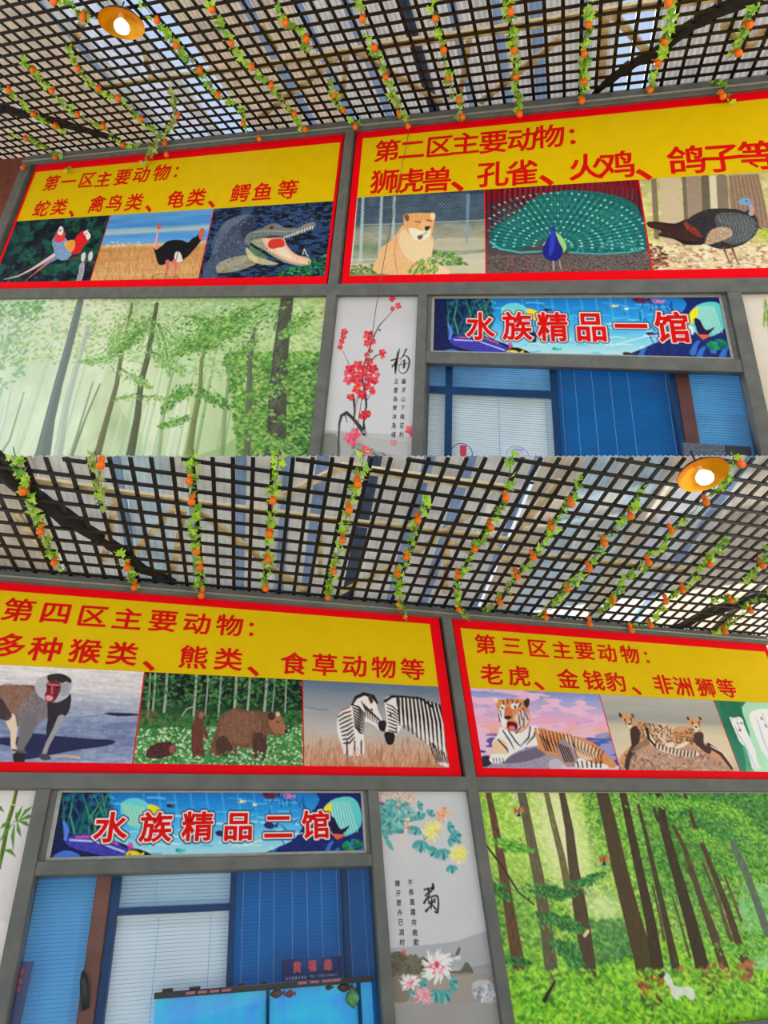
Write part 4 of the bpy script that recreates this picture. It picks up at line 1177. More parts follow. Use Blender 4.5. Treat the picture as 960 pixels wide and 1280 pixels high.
def pic_forest_mist_glare(c):
    c.zoom(0, 350, 1.0)
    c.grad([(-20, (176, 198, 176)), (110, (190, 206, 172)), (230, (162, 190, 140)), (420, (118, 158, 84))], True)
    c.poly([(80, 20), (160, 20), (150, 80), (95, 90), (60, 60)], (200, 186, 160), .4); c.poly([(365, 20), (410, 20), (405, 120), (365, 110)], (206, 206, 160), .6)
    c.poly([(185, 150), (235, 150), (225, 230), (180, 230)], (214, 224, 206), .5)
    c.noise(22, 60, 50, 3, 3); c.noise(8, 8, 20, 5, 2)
    c.poly([(-10, 20), (150, 20), (120, 140), (60, 240), (-40, 240)], (214, 232, 214), .35)  # pale veils: glass reflection haze painted in along with the printed mist
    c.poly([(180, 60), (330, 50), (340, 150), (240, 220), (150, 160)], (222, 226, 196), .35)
    # far pale stems
    r = random.Random(12)
    for k in range(52):
        xb = r.uniform(-20, 410); yb = 300
        top = xb + (420 - 300) * 0 + (xb - 585) * -0.0
        # stems are upright on the sheet: aim at the wall's upward vanishing point
        def at(y): return 585 + (xb - 585) * (y + 350 + 1180) / (yb + 350 + 1180)
        y0_ = r.uniform(20, 120)
        c.line([(at(y0_), y0_), (at(150), 150), (at(300), 300)], [r.uniform(.8, 2), r.uniform(1.5, 3), r.uniform(2, 4.5)],
               r.choice([(164, 192, 156), (176, 200, 176), (150, 184, 140), (186, 206, 184)]) if xb < 200 else r.choice([(120, 156, 100), (140, 172, 116), (104, 140, 90)]), .55)
    # leaves of the far crowns
    leafy(c, [(0, 20), (410, 20), (405, 110), (300, 130), (150, 100), (0, 110)], 4200, 2.8, [(110, 156, 84), (150, 188, 120), (176, 206, 148), (128, 170, 96), (196, 214, 172)], 5, .5)
    leafy(c, [(280, 90), (405, 90), (395, 225), (300, 225)], 4200, 2.6, [(56, 100, 44), (120, 166, 66), (90, 140, 60), (150, 190, 84), (70, 120, 54)], 6, .7)
    leafy(c, [(-10, 40), (40, 40), (30, 120), (-10, 150)], 200, 4, [(140, 176, 140), (120, 164, 120)], 7, .6)
    leafy(c, [(-5, 30), (60, 25), (50, 50), (-5, 45)], 120, 4, [(110, 160, 110), (90, 146, 84)], 8, .6)

    def trunk_(pts, w, col, a=.95):
        c.line(pts, w, col, a)
        c.line([(x - ww * .25, y) for (x, y), ww in zip(pts, w)], [ww * .3 for ww in w], [v * 1.25 for v in col], .5)
    trunk_([(14, 130), (6, 170), (-8, 220)], [4, 6, 8], (186, 196, 190), .8)
    trunk_([(30, 140), (12, 200), (-4, 225)], [2, 3, 4], (120, 140, 120), .7)
    trunk_([(100, 28), (88, 75), (73, 130), (62, 175), (54, 215), (48, 240)], [10, 11, 12, 14, 19, 26], (98, 112, 110))
    trunk_([(110, 60), (95, 110), (82, 160), (70, 235)], [7, 8, 9, 12], (150, 166, 158), .7)
    trunk_([(125, 130), (108, 170), (90, 220)], [2, 2.5, 3.5], (100, 120, 96), .8)
    trunk_([(116, 128), (102, 175), (84, 235)], [2, 3, 4], (110, 130, 110), .7)
    trunk_([(165, 30), (160, 55), (152, 90), (146, 130), (132, 180), (120, 225)], [3, 4, 5, 6, 7, 9], (96, 100, 70))
    trunk_([(196, 30), (191, 60), (185, 95), (176, 130), (172, 170), (162, 225)], [5, 6, 7, 7, 8, 10], (76, 84, 62))
    trunk_([(262, 70), (252, 100), (250, 140), (242, 180), (236, 225)], [3, 4, 5, 6, 8], (104, 116, 70))
    trunk_([(219, 100), (210, 140), (203, 180), (198, 225)], [3, 3, 4, 4], (130, 150, 110), .8)
    trunk_([(288, 85), (286, 120), (282, 160), (277, 225)], [3, 3, 4, 5], (110, 136, 92), .8)
    trunk_([(318, 60), (316, 80), (312, 105), (312, 140), (310, 180), (309, 225)], [3, 4, 5, 6, 6, 7], (86, 92, 76))
    trunk_([(359, 22), (355, 55), (351, 90), (348, 130), (346, 170), (344, 230)], [14, 15, 16, 18, 19, 20], (66, 70, 58))
    r = random.Random(3)
    for k in range(60):
        y = r.uniform(30, 220); c.line([(352 + r.uniform(-8, 6) - y * .04, y), (352 + r.uniform(-8, 6) - y * .04, y + 10)], 1.4, r.choice([(40, 44, 38), (96, 100, 84)]), .6)
    G1 = [(96, 146, 62), (70, 122, 52), (126, 170, 84), (150, 186, 104), (56, 104, 48)]
    G2 = [(120, 160, 86), (90, 140, 70), (150, 184, 116), (170, 200, 140)]
    for x, y, L, a, n, sz in ((196, 40, 70, 2.3, 190, 3.4), (196, 55, 60, .5, 150, 3.4), (165, 40, 60, 2.2, 150, 3.2), (150, 90, 50, 2.6, 120, 3), (150, 110, 45, .6, 90, 3), (190, 90, 50, .35, 120, 3.2),
                              (230, 45, 60, .2, 130, 3.4), (300, 40, 90, 2.5, 300, 3.6), (330, 30, 100, 2.7, 260, 3.6), (260, 60, 60, 2.3, 170, 3.4), (315, 70, 50, 2.0, 110, 3.2), (200, 60, 60, 1.2, 140, 3.2),
                              (240, 130, 50, 2.6, 160, 3.2), (250, 135, 45, .6, 130, 3.2), (355, 100, 60, .2, 160, 3.4), (345, 130, 50, 2.6, 150, 3.4), (352, 120, 55, .4, 200, 3.6), (390, 40, 50, 2.6, 140, 3.2),
                              (178, 145, 40, .1, 60, 2.6), (172, 142, 30, 2.9, 50, 2.6), (360, 170, 55, .3, 260, 3.6), (330, 160, 45, 2.4, 200, 3.6), (320, 190, 60, .6, 240, 3.6), (235, 170, 40, 2.9, 80, 2.6)):
        spray(c, x, y, L, a, n, sz, G1 if x > 225 or n > 150 else G2, int(x * 7 + y), 1.6)
    leafy(c, [(360, 110), (405, 100), (394, 225), (362, 225)], 1300, 2.6, G1 + [(40, 80, 36)], 31, .8)


def pic_forest_green(c):
    c.zoom(590, 980, 960 / 370)
    c.grad([(20, (150, 196, 70)), (200, (140, 190, 60)), (420, (100, 170, 50)), (560, (126, 190, 50)), (720, (130, 200, 40))])
    c.noise(34, 30, 26, 3, 3)
    c.poly([(140, 25), (300, 25), (330, 180), (360, 300), (280, 320), (200, 240), (150, 120)], (226, 228, 190), .75)
    Y = [(186, 216, 92), (150, 196, 64), (206, 226, 130), (120, 176, 50)]
    G = [(90, 160, 44), (66, 136, 40), (130, 190, 64), (50, 110, 40), (150, 206, 80)]
    D = [(40, 100, 46), (60, 130, 60), (30, 80, 40), (90, 160, 80)]
    leafy(c, [(20, 25), (400, 25), (400, 330), (60, 330)], 3600, 6.5, Y + [(110, 166, 60)], 3, .6)
    leafy(c, [(360, 25), (960, 25), (960, 360), (400, 360)], 6500, 6.5, G + [(40, 96, 34)], 4, .7)
    leafy(c, [(560, 25), (960, 25), (960, 200), (760, 180)], 3000, 7, D + G, 5, .75)
    leafy(c, [(60, 300), (960, 300), (960, 520), (90, 520)], 6500, 6.5, G + Y + [(44, 100, 36)], 6, .65)
    leafy(c, [(100, 520), (960, 500), (980, 720), (110, 720)], 4500, 6.5, [(60, 120, 34), (140, 204, 44), (110, 184, 40), (170, 220, 70), (84, 156, 40)], 7, .7)
    leafy(c, [(860, 330), (960, 330), (960, 600), (900, 600)], 400, 9, [(150, 210, 140), (110, 190, 110)], 8, .5)
    c.blob(300, 180, 60, 110, (236, 230, 212), .75, 0, 1.2); c.blob(430, 400, 45, 30, (226, 232, 200), .6, 0, 1.2)
    leafy(c, [(380, 440), (500, 440), (520, 560), (400, 580)], 500, 8, D, 9, .6)

    for x_, y_, a_, b_, q_ in ((250, 130, 110, 120, .35), (150, 300, 70, 60, .25), (430, 330, 90, 80, .35), (500, 80, 60, 60, .2), (250, 560, 120, 40, .25), (700, 480, 120, 50, .2)):
        c.blob(x_, y_, a_, b_, (214, 230, 130), q_, 0, 1.8)
    for x_, y_, a_, b_, q_ in ((880, 90, 140, 90, .4), (640, 200, 70, 140, .3), (780, 330, 120, 120, .25), (130, 420, 60, 80, .25)):
        c.blob(x_, y_, a_, b_, (34, 92, 44), q_, 0, 1.8)

    def tr(pts, w, col, a=1):
        c.line(pts, w, col, a)
        r = random.Random(int(pts[0][0]))
        for (x0, y0), (x1, y1), ww in zip(pts[:-1], pts[1:], w):
            for k in range(int(abs(y1 - y0) / 5)):
                t = r.uniform(0, .86); o = r.uniform(-.40, .40) * ww; x = x0 + (x1 - x0) * t + o; y = y0 + (y1 - y0) * t
                c.line([(x, y), (x + (x1 - x0) / (y1 - y0) * 14, y + 14)], 2.4, [v * r.choice([.6, 1.45]) for v in col], .5)
    B = (58, 50, 34); B2 = (84, 76, 52)
    tr([(470, 240), (600, 700)], [1, 1], B2, .01)
    for pts, w, col in (
            ([(52, 25), (70, 110), (95, 250), (120, 400), (150, 580)], [16, 20, 24, 28, 34], (92, 66, 44)),
            ([(160, 25), (185, 150), (215, 300), (240, 460), (262, 640)], [26, 28, 32, 34, 36], (92, 88, 66)),
            ([(240, 25), (262, 120), (290, 230), (310, 330)], [16, 18, 20, 22], (104, 100, 60)),
            ([(292, 30), (316, 150), (328, 260), (350, 400), (375, 560), (380, 620)], [20, 26, 30, 40, 40, 40], (74, 62, 46)),
            ([(648, 360), (670, 430), (706, 560)], [5, 6, 8], B2), ([(690, 260), (760, 400), (800, 500)], [6, 8, 10], B2), ([(750, 260), (800, 380), (830, 480), (870, 560)], [10, 12, 14, 18], B2),
            ([(820, 300), (850, 380), (872, 440)], [8, 9, 10], B2), ([(585, 330), (610, 430), (622, 500)], [7, 8, 10], B2),
            ([(422, 25), (445, 120), (480, 280), (520, 430), (560, 580), (580, 680)], [40, 44, 48, 52, 58, 62], (70, 58, 36)),
            ([(488, 25), (515, 150), (545, 290), (580, 450), (605, 620)], [24, 26, 28, 32, 40], (56, 46, 30)),
            ([(540, 70), (570, 190), (600, 320), (630, 450), (660, 590)], [10, 14, 17, 20, 26], (60, 54, 36)),
            ([(606, 25), (625, 150), (665, 290), (705, 430), (742, 570), (760, 640)], [22, 28, 34, 38, 42, 52], (52, 44, 28)),
            ([(655, 140), (690, 210), (735, 350), (780, 480), (820, 600)], [14, 16, 20, 24, 30], (74, 62, 40)),
            ([(690, 30), (720, 130), (765, 240), (820, 380), (860, 500), (905, 630)], [12, 15, 18, 22, 24, 30], (70, 54, 36)),
            ([(850, 200), (890, 290), (930, 400), (965, 500)], [26, 26, 26, 30], (84, 100, 84)),
            ([(574, 25), (600, 110), (640, 160)], [10, 12, 14], B)):
        tr(pts, w, col)
    c.line([(40, 190), (100, 270), (150, 350), (200, 390)], [5, 5, 4, 3], (50, 44, 30))
    for x, y, L, a, n in ((90, 180, 110, .3, 200), (60, 320, 80, .6, 160), (210, 330, 130, .2, 330), (240, 420, 130, .5, 360), (280, 500, 130, .9, 330), (320, 320, 110, -.1, 150), (560, 40, 120, .1, 260),
                          (640, 50, 120, .2, 260), (760, 60, 150, .3, 360), (860, 120, 120, .6, 260), (700, 150, 110, .2, 180), (100, 560, 90, .3, 160), (820, 520, 130, .2, 260), (900, 480, 90, .4, 200)):
        spray(c, x, y, L, a, n, 8, D if y > 300 and x < 400 else G, int(x + y), 3, (50, 60, 30))
    c.dabs([(530, 640), (610, 620), (640, 660), (560, 690)], 90, 9, [(140, 60, 34), (180, 90, 50)], .7, 3)
    c.dabs([(660, 600), (920, 570), (920, 640), (700, 640)], 120, 8, [(180, 110, 60), (150, 80, 50)], .6, 4)
    leafy(c, [(110, 600), (960, 600), (980, 800), (110, 800)], 2600, 7, [(140, 206, 44), (60, 116, 30), (170, 224, 70), (96, 170, 40)], 17, .6)
    c.line([(235, 700), (268, 640)], [10, 5], (40, 40, 20))
    # printed butterflies and deer
    for x, y in ((152, 88), (428, 246)):
        c.poly([(x, y), (x - 16, y - 14), (x - 14, y + 10)], (206, 60, 46), smooth=False); c.poly([(x, y), (x + 14, y - 16), (x + 16, y + 6)], (226, 100, 70), smooth=False)
        c.poly([(x, y), (x - 10, y + 18), (x + 8, y + 18)], (50, 60, 120), smooth=False); c.line([(x, y - 10), (x + 2, y + 14)], 3, (40, 20, 20))
    c.poly([(360, 490), (375, 470), (380, 478), (368, 496)], (236, 196, 150))
    Wd = (222, 222, 222)
    c.poly([(622, 625), (630, 612), (642, 622), (650, 640), (662, 655), (700, 656), (718, 664), (724, 690), (712, 700), (690, 684), (672, 690), (668, 700), (652, 690), (640, 660), (628, 640)], Wd, .85)
    c.line([(628, 612), (620, 596)], 2.5, Wd, .8); c.line([(634, 612), (636, 594)], 2.5, Wd, .8)


def blossom(c, x, y, s, seed, cols):
    r = random.Random(seed)
    for k in range(5):
        a = k * 1.257 + r.uniform(0, .5)
        c.blob(x + s * .55 * math.cos(a), y + s * .55 * math.sin(a), s * .5, s * .42, [v + r.uniform(-16, 16) for v in r.choice(cols)], .9, a, .35)
    c.blob(x, y, s * .16, s * .16, (110, 20, 30), .9)
    for k in range(4):
        a = r.uniform(0, 6.3); c.line([(x, y), (x + s * .4 * math.cos(a), y + s * .4 * math.sin(a))], 1.5, (250, 214, 170), .8)


def mist_hills(c, base, peaks, seed):
    for pts, col, a in peaks:
        c.poly(pts, col, a)


def brush(c, strokes, col=(18, 18, 20)):
    for pts, w in strokes:
        # smooth the brush path
        P = np.array(pts, float); q = []
        n = len(P)
        Wd = w if hasattr(w, '__len__') else [w] * n
        ww = []
        for i in range(n - 1):
            a, b, d, e = P[max(i - 1, 0)], P[i], P[i + 1], P[min(i + 2, n - 1)]
            for t in np.linspace(0, 1, 6, endpoint=False):
                q.append(tuple(.5 * ((2 * b) + (d - a) * t + (2 * a - 5 * b + 4 * d - e) * t * t + (3 * b - a - 3 * d + e) * t ** 3))); ww.append(Wd[i] + (Wd[i + 1] - Wd[i]) * t)
        q.append(tuple(P[-1])); ww.append(Wd[-1])
        c.line(q, ww, col, .97)


def pic_plum(c):
    c.zoom(390, 350, 946 / 170)
    c.grad([(120, (180, 182, 186)), (400, (190, 191, 196)), (1060, (192, 194, 198)), (1075, (166, 168, 168)), (1230, (176, 177, 178))])
    c.noise(4, 30, 30, 3, 3)
    c.poly([(60, 1075), (150, 1062), (260, 1080), (340, 1110), (400, 1180), (560, 1215), (740, 1240), (740, 1300), (60, 1300)], (150, 152, 148), .6)
    c.poly([(70, 1090), (150, 1072), (190, 1120), (200, 1200), (180, 1260), (60, 1260)], (106, 110, 100), .7)
    c.dabs([(280, 1140), (350, 1150), (420, 1180), (540, 1220), (540, 1250), (280, 1250)], 160, 10, [(120, 122, 116), (90, 94, 88)], .6, 4)
    c.poly([(380, 1085), (560, 1080), (740, 1082), (740, 1130), (500, 1110)], (184, 185, 184), .6)
    K = (40, 36, 38)
    R1 = [(206, 36, 50), (222, 60, 66), (190, 26, 44)]
    R2 = [(214, 70, 96), (226, 96, 120)]
    c.line([(570, 205), (520, 260), (470, 315), (440, 370), (410, 450), (380, 530), (352, 620), (352, 700), (372, 800), (378, 880), (365, 930), (360, 1000), (365, 1070)], [3, 4, 7, 8, 8, 9, 9, 11, 14, 13, 8, 12, 26], K)
    c.line([(212, 490), (245, 560), (270, 620), (300, 700), (330, 770), (310, 840), (300, 890)], [3, 4, 6, 7, 7, 5, 3], (90, 80, 84))
    c.line([(180, 1230), (186, 1100), (190, 1000), (205, 945), (240, 925), (280, 960), (330, 1020), (365, 1070)], [8, 10, 14, 20, 24, 22, 26, 34], (50, 48, 48), .95)
    c.line([(230, 940), (245, 990)], [8, 4], K); c.line([(290, 830), (296, 900), (294, 960)], [16, 12, 10], K)
    c.line([(345, 760), (310, 880), (290, 1000), (288, 1080)], 3, (120, 110, 108)); c.line([(400, 760), (430, 740), (410, 790), (380, 840)], [4, 3, 4, 6], (70, 60, 60))
    c.line([(410, 570), (440, 530), (480, 515)], [7, 8, 4], K); c.blob(470, 348, 10, 8, (70, 70, 70)); c.line([(356, 1060), (368, 1050), (378, 1070)], 20, (170, 168, 168), .7)
    for x, y, s, sd in ((558, 130, 24, 1), (600, 180, 24, 2), (560, 200, 18, 3), (225, 360, 26, 4), (218, 395, 22, 5), (205, 430, 22, 6), (195, 468, 20, 7), (392, 385, 38, 8), (425, 430, 22, 9), (385, 440, 28, 10),
                        (410, 495, 16, 11), (380, 520, 18, 12), (490, 505, 26, 13), (490, 535, 16, 14), (320, 595, 38, 15), (262, 620, 34, 16), (395, 570, 32, 17), (425, 620, 36, 18), (250, 700, 34, 19), (300, 690, 34, 20),
                        (340, 660, 34, 21), (395, 680, 36, 22), (435, 700, 30, 23), (280, 640, 30, 24), (370, 620, 30, 25), (310, 765, 32, 26), (350, 800, 34, 27), (270, 815, 28, 28), (420, 770, 24, 29), (385, 740, 30, 30),
                        (240, 650, 22, 31), (455, 660, 20, 32), (370, 940, 34, 33), (345, 950, 22, 34), (390, 930, 22, 35), (260, 1100, 38, 36), (300, 1070, 40, 37), (285, 1130, 30, 38), (370, 1185, 34, 39), (345, 1200, 24, 40),
                        (395, 1195, 22, 41), (680, 1045, 34, 42), (702, 1085, 20, 43), (706, 1005, 10, 44), (425, 785, 16, 45), (330, 720, 30, 46)):
        blossom(c, x, y, s, sd, R2 if y > 1020 or sd in (19, 31, 32) else R1)
    # the large brushed character
    T = [([(608, 478), (600, 520), (580, 570), (556, 612)], [4, 9, 8, 3]), ([(552, 560), (590, 548), (606, 540)], [11, 9, 4]), ([(598, 500), (590, 560), (582, 610), (580, 655)], [8, 16, 18, 6]),
         ([(560, 600), (574, 590), (584, 590)], [12, 10, 5]), ([(655, 482), (640, 515), (610, 560)], [12, 8, 3]), ([(620, 545), (640, 528), (665, 535), (677, 565), (672, 605), (655, 640), (625, 652), (606, 630), (606, 600), (625, 570), (645, 555)], [5, 6, 9, 11, 10, 8, 5, 3, 3, 4, 5]),
         ([(644, 560), (642, 590), (638, 612)], [10, 14, 12]), ([(600, 596), (630, 588), (668, 580)], [3, 5, 4])]
    brush(c, T)


def pic_chrys(c):
    c.zoom(460, 980, 869 / 190)
    c.grad([(40, (190, 192, 195)), (840, (192, 193, 196)), (950, (186, 188, 192)), (1100, (168, 168, 166)), (1260, (150, 148, 146))])
    c.noise(4, 30, 30, 3, 3)
    c.poly([(120, 945), (300, 925), (480, 905), (560, 880), (620, 862), (700, 858), (700, 1050), (560, 1060), (300, 1020), (130, 1000)], (158, 159, 162), .8)
    c.poly([(560, 1060), (640, 1040), (705, 1035), (720, 1110), (560, 1110)], (140, 140, 142), .7)
    c.poly([(125, 990), (150, 962), (200, 965), (250, 1010), (290, 1000), (330, 1000), (420, 1050), (520, 1070), (560, 1020), (590, 1050), (600, 1090), (520, 1100), (300, 1110), (140, 1120)], (94, 92, 76), .9, tex=14)
    c.dabs([(130, 980), (230, 970), (330, 1000), (340, 1080), (140, 1100)], 200, 12, [(84, 84, 66), (110, 108, 90)], .6, 3)
    c.poly([(125, 1110), (420, 1090), (720, 1095), (750, 1240), (140, 1240)], (150, 142, 132), .85)
    c.poly([(130, 1120), (240, 1110), (230, 1240), (140, 1240)], (120, 112, 98), .8)
    c.poly([(600, 1140), (700, 1130), (740, 1240), (620, 1240)], (186, 190, 196), .8, tex=20)
    c.dabs([(600, 1160), (740, 1160), (745, 1240), (620, 1240)], 60, 12, [(110, 116, 124), (210, 212, 216)], .6, 5)
    Tl = [(70, 150, 150), (96, 174, 170), (50, 120, 124), (120, 186, 180)]
    # upper left flowers
    c.dabs([(60, 45), (265, 48), (265, 110), (200, 150), (64, 130)], 170, 12, [(226, 184, 170), (206, 166, 160), (240, 196, 150), (176, 130, 124)], .8, 6, asp=.3)
    c.dabs([(64, 110), (190, 95), (268, 150), (260, 280), (150, 290), (100, 320), (66, 240)], 230, 17, Tl, .85, 7, asp=.5)
    c.dabs([(205, 200), (240, 195), (250, 270), (215, 280)], 26, 11, [(236, 196, 180), (226, 170, 150)], .8, 8)
    c.poly([(95, 310), (125, 325), (148, 380), (115, 360)], (90, 166, 162))
    for a in (((185, 290), (170, 350), (160, 420)), ((200, 300), (230, 390), (262, 440)), ((75, 320), (90, 370), (105, 415)), ((180, 300), (200, 360), (210, 375))):
        c.line(list(a), [6, 5, 3], (226, 186, 160))

    def leaf5(x, y, s, a):
        for k in range(5):
            b = a + (k - 2) * .5
            c.blob(x + s * .5 * math.cos(b), y + s * .5 * math.sin(b), s * .5, s * .24, Tl[k % 4], .9, b, .3)
        c.line([(x, y), (x + s * math.cos(a), y + s * math.sin(a))], 2, (30, 90, 96), .8)
    for x, y, s, a in ((285, 130, 34, -.4), (300, 200, 44, -1.8), (352, 180, 36, -1), (280, 250, 44, 2.0), (300, 330, 58, 1.6), (385, 370, 50, 2.2), (420, 380, 54, 1.3), (460, 320, 44, .2), (490, 310, 50, -.4),
                       (455, 250, 40, -.1), (475, 470, 40, 1.4), (320, 290, 30, .5)):
        leaf5(x, y, s, a)

    def mum(x, y, s, cols, n, seed, asp=.2, inner=None):
        r = random.Random(seed)
        for ring in (1.0, .75, .5, .28):
            for k in range(n):
                a = r.uniform(0, 6.283); L = s * ring * r.uniform(.8, 1.1)
                cc = r.choice(inner) if inner and ring < .7 and r.random() < .6 else r.choice(cols)
                c.line([(x + L * .3 * math.cos(a), y + L * .3 * math.sin(a)), (x + L * .75 * math.cos(a), y + L * .75 * math.sin(a)), (x + L * math.cos(a + .12), y + L * math.sin(a + .12))],
                       [s * .07, s * asp * .6, s * .04], [v + r.uniform(-10, 10) for v in cc], .85)
    mum(370, 268, 66, [(236, 222, 130), (246, 236, 170), (222, 200, 90)], 34, 1)
    mum(425, 175, 46, [(236, 120, 110), (246, 180, 130), (220, 80, 90), (246, 226, 150)], 30, 2)
    mum(520, 402, 58, [(240, 226, 110), (246, 238, 170), (226, 204, 80)], 34, 3)
    for x, y, s, a in ((300, 1150, 44, .4), (380, 1190, 50, 1.4), (470, 1150, 44, -.3), (430, 1200, 50, .8), (250, 1180, 30, 1.2)): leaf5(x, y, s, a)
    Pk = [(246, 238, 230), (250, 244, 238), (240, 214, 208)]; In = [(232, 130, 140), (214, 84, 106), (240, 176, 180)]
    mum(395, 1045, 100, Pk, 40, 4, .13, In)
    mum(240, 1140, 62, Pk, 26, 5, .14, In)
    mum(315, 1215, 60, [(240, 170, 176), (236, 200, 200), (226, 120, 140)], 34, 6, .14, In)
    c.blob(395, 1035, 12, 14, (196, 50, 84), .8)
    c.poly([(500, 985), (510, 950), (524, 932), (528, 955), (515, 985)], (90, 96, 116)); c.poly([(480, 1000), (505, 985), (530, 985), (522, 1010)], (206, 196, 196)); c.line([(498, 990), (480, 980)], 2, (60, 60, 60))
    T = [([(328, 640), (350, 618), (378, 600)], [9, 8, 5]), ([(345, 600), (350, 625)], [11, 7]), ([(372, 575), (368, 600), (360, 620)], [13, 10, 4]), ([(322, 605), (345, 600), (380, 590)], [9, 7, 6]),
         ([(352, 630), (338, 655), (320, 682)], [8, 10, 10]), ([(335, 660), (365, 645), (395, 642), (402, 665), (402, 700), (396, 735), (380, 728)], [5, 7, 9, 10, 10, 12, 4]),
         ([(365, 660), (364, 690), (360, 715)], [9, 9, 6]), ([(345, 685), (365, 680), (385, 674)], [6, 7, 6]), ([(362, 690), (348, 710), (332, 728)], [5, 7, 13]), ([(366, 692), (378, 705), (388, 716)], [5, 8, 9]),
         ([(346, 668), (352, 674)], 8), ([(384, 658), (376, 668)], 8)]
    brush(c, T)


def pic_bamboo(c):
    c.zoom(0, 980, 4.0)
    c.grad([(36, (208, 204, 202)), (600, (204, 200, 200)), (1200, (196, 192, 194))])
    c.noise(5, 30, 40, 3, 3)
    c.poly([(-60, 720), (40, 700), (0, 880), (-80, 900)], (222, 218, 216), .6)
    c.line([(82, 36), (66, 105)], [20, 22], (84, 104, 40)); c.line([(64, 112), (38, 200), (14, 330), (-4, 420)], [24, 26, 24, 18], (76, 96, 36))
    c.line([(74, 40), (58, 105)], 5, (140, 156, 70), .8); c.line([(56, 118), (30, 210), (8, 320)], 6, (130, 146, 64), .8)
    c.line([(50, 102), (82, 106)], 6, (196, 206, 150))
    c.line([(66, 190), (100, 180), (150, 150)], [5, 5, 3], (80, 100, 44))
    for tip, mid, base in (((165, 112), (130, 135), (100, 175)), ((168, 160), (140, 165), (95, 182)), ((152, 215), (125, 195), (92, 185)), ((105, 265), (92, 230), (86, 190)), ((66, 330), (64, 260), (72, 200)),
                           ((0, 225), (20, 205), (52, 185)), ((-5, 290), (25, 250), (60, 200)), ((80, 365), (50, 335), (16, 330)), ((20, 140), (0, 120), (-20, 110)), ((5, 425), (0, 380), (4, 340)), ((80, 140), (84, 165), (82, 186)),
                           ((112, 110), (95, 145), (84, 185))):
        c.line([base, mid, tip], [5, 20, 2], (70, 122, 48)); c.line([base, mid, tip], [2, 5, 1], (110, 156, 70), .8)


def pic_leaves(c):
    c.zoom(730, 350, 960 / 230)
    c.grad([(80, (206, 200, 190)), (500, (204, 196, 182)), (700, (196, 186, 170))])
    c.noise(6, 30, 40, 3, 3)
    for k in range(26):
        r = random.Random(k)
        x, y = 930 + r.uniform(0, 60), 85 + r.uniform(0, 120)
        c.line([(x, y), (x + r.uniform(-8, 8), y + 30), (x + r.uniform(-14, 6), y + 52)], [4, 10, 1], r.choice([(120, 150, 60), (150, 176, 84), (96, 126, 50)]), .85)
    c.line([(1000, 80), (960, 170), (965, 300), (975, 500)], [8, 8, 6, 4], (90, 110, 50))
# ------------------------------------------------------------ ground and the boards behind everything
g = obj('floor', [(-20, -26, 0), (22, -26, 0), (22, 4.6, 0), (-20, 4.6, 0)], [(0, 1, 2, 3)], M['ground'])  # unseen ground, extended and kept pale to bounce light upward
tag(g, kind='structure')


def U(F, x, y): return F.at(x, y)[0]
def V(F, x, y): return F.at(x, y)[1]


# key levels (v) and stations (u) of both fronts, read off the photograph
up = dict(lat=V(UP, 421, 157), ban_t=V(UP, 434, 168.2), ban_b=V(UP, 409, 357.5), beam_b=V(UP, 411, 371.5),
          tr_t=V(UP, 534, 441), tr_b=V(UP, 535, 455), end=V(UP, 480, 640), end_r=V(UP, 930, 606))
lo = dict(lat=V(LO, 320, 744), ban_t=V(LO, 548, 773.3), ban_b=V(LO, 576.7, 972.6), beam_b=V(LO, 472, 989.5),
          tr_t=V(LO, 463, 1067.7), tr_b=V(LO, 463, 1083.5), end=V(LO, 480, 1330))


def steel_frame(F, posts, lv, name_label, u_door, u0, u1, S):
    fr = thing('steel_frame', F.P((u0 + u1) / 2, 0, lv['end']), None, None)
    fr['kind'] = 'structure'
    t = 0.045 * S
    for a, b, top, bot in posts:
        MB().cbox(F, a, b, -0.06 * S, t, bot, top, 0.004 * S).build('post', M['steel'], fr)
    MB().cbox(F, u0, u1, -0.06 * S, t * 1.02, lv['ban_t'], lv['lat'], 0.004 * S).build('beam', M['steel'], fr)
    lip = (lv['lat'] - lv['ban_t'])
    MB().cbox(F, u0, u1, t, t * 1.3, lv['ban_t'] + lip * .30, lv['ban_t'] + lip * .42, 0.002 * S).build('beam_lip', M['alu'], fr)
    MB().cbox(F, u0, u1, -0.06 * S, t * 0.97, lv['beam_b'], lv['ban_b'], 0.004 * S).build('beam', M['steel'], fr)
    MB().cbox(F, u_door[0], u_door[1], -0.06 * S, t * 0.9, lv['tr_b'], lv['tr_t'], 0.004 * S).build('transom', M['steel'], fr)
    return fr


S_UP, S_LO = 1.62, 1.0
# upper front
ua, ub = U(UP, 32, 209), U(UP, 43, 209)
pa, pb = U(UP, 411, 372), U(UP, 423, 372)
qa, qb = U(UP, 524, 372), U(UP, 536, 372)
ca, cb = U(UP, 906.5, 368), U(UP, 924, 368)
UR, UL = U(UP, 1040, 300), U(UP, -60, 300)
steel_frame(UP, [(ua, ub, up['lat'], up['end']), (pa, pb, up['lat'], up['end']),
                 (qa, qb, up['beam_b'], up['end']), (ca, cb, up['beam_b'], up['end_r'])], up, '', (qb, ca), ua, UR, S_UP)
# lower front
la, lb = U(LO, 47.5, 989.5), U(LO, 65.3, 989.5)
ma, mb_ = U(LO, 458.5, 990), U(LO, 471.5, 990)
na, nb = U(LO, 582.4, 989), U(LO, 595.8, 990.5)
LL, LR = U(LO, -170, 990), U(LO, 1040, 990)
steel_frame(LO, [(la, lb, lo['beam_b'], lo['end']), (ma, mb_, lo['beam_b'], lo['end']),
                 (na, nb, lo['lat'], lo['end'])], lo, '', (lb, ma), LL, LR, S_LO)

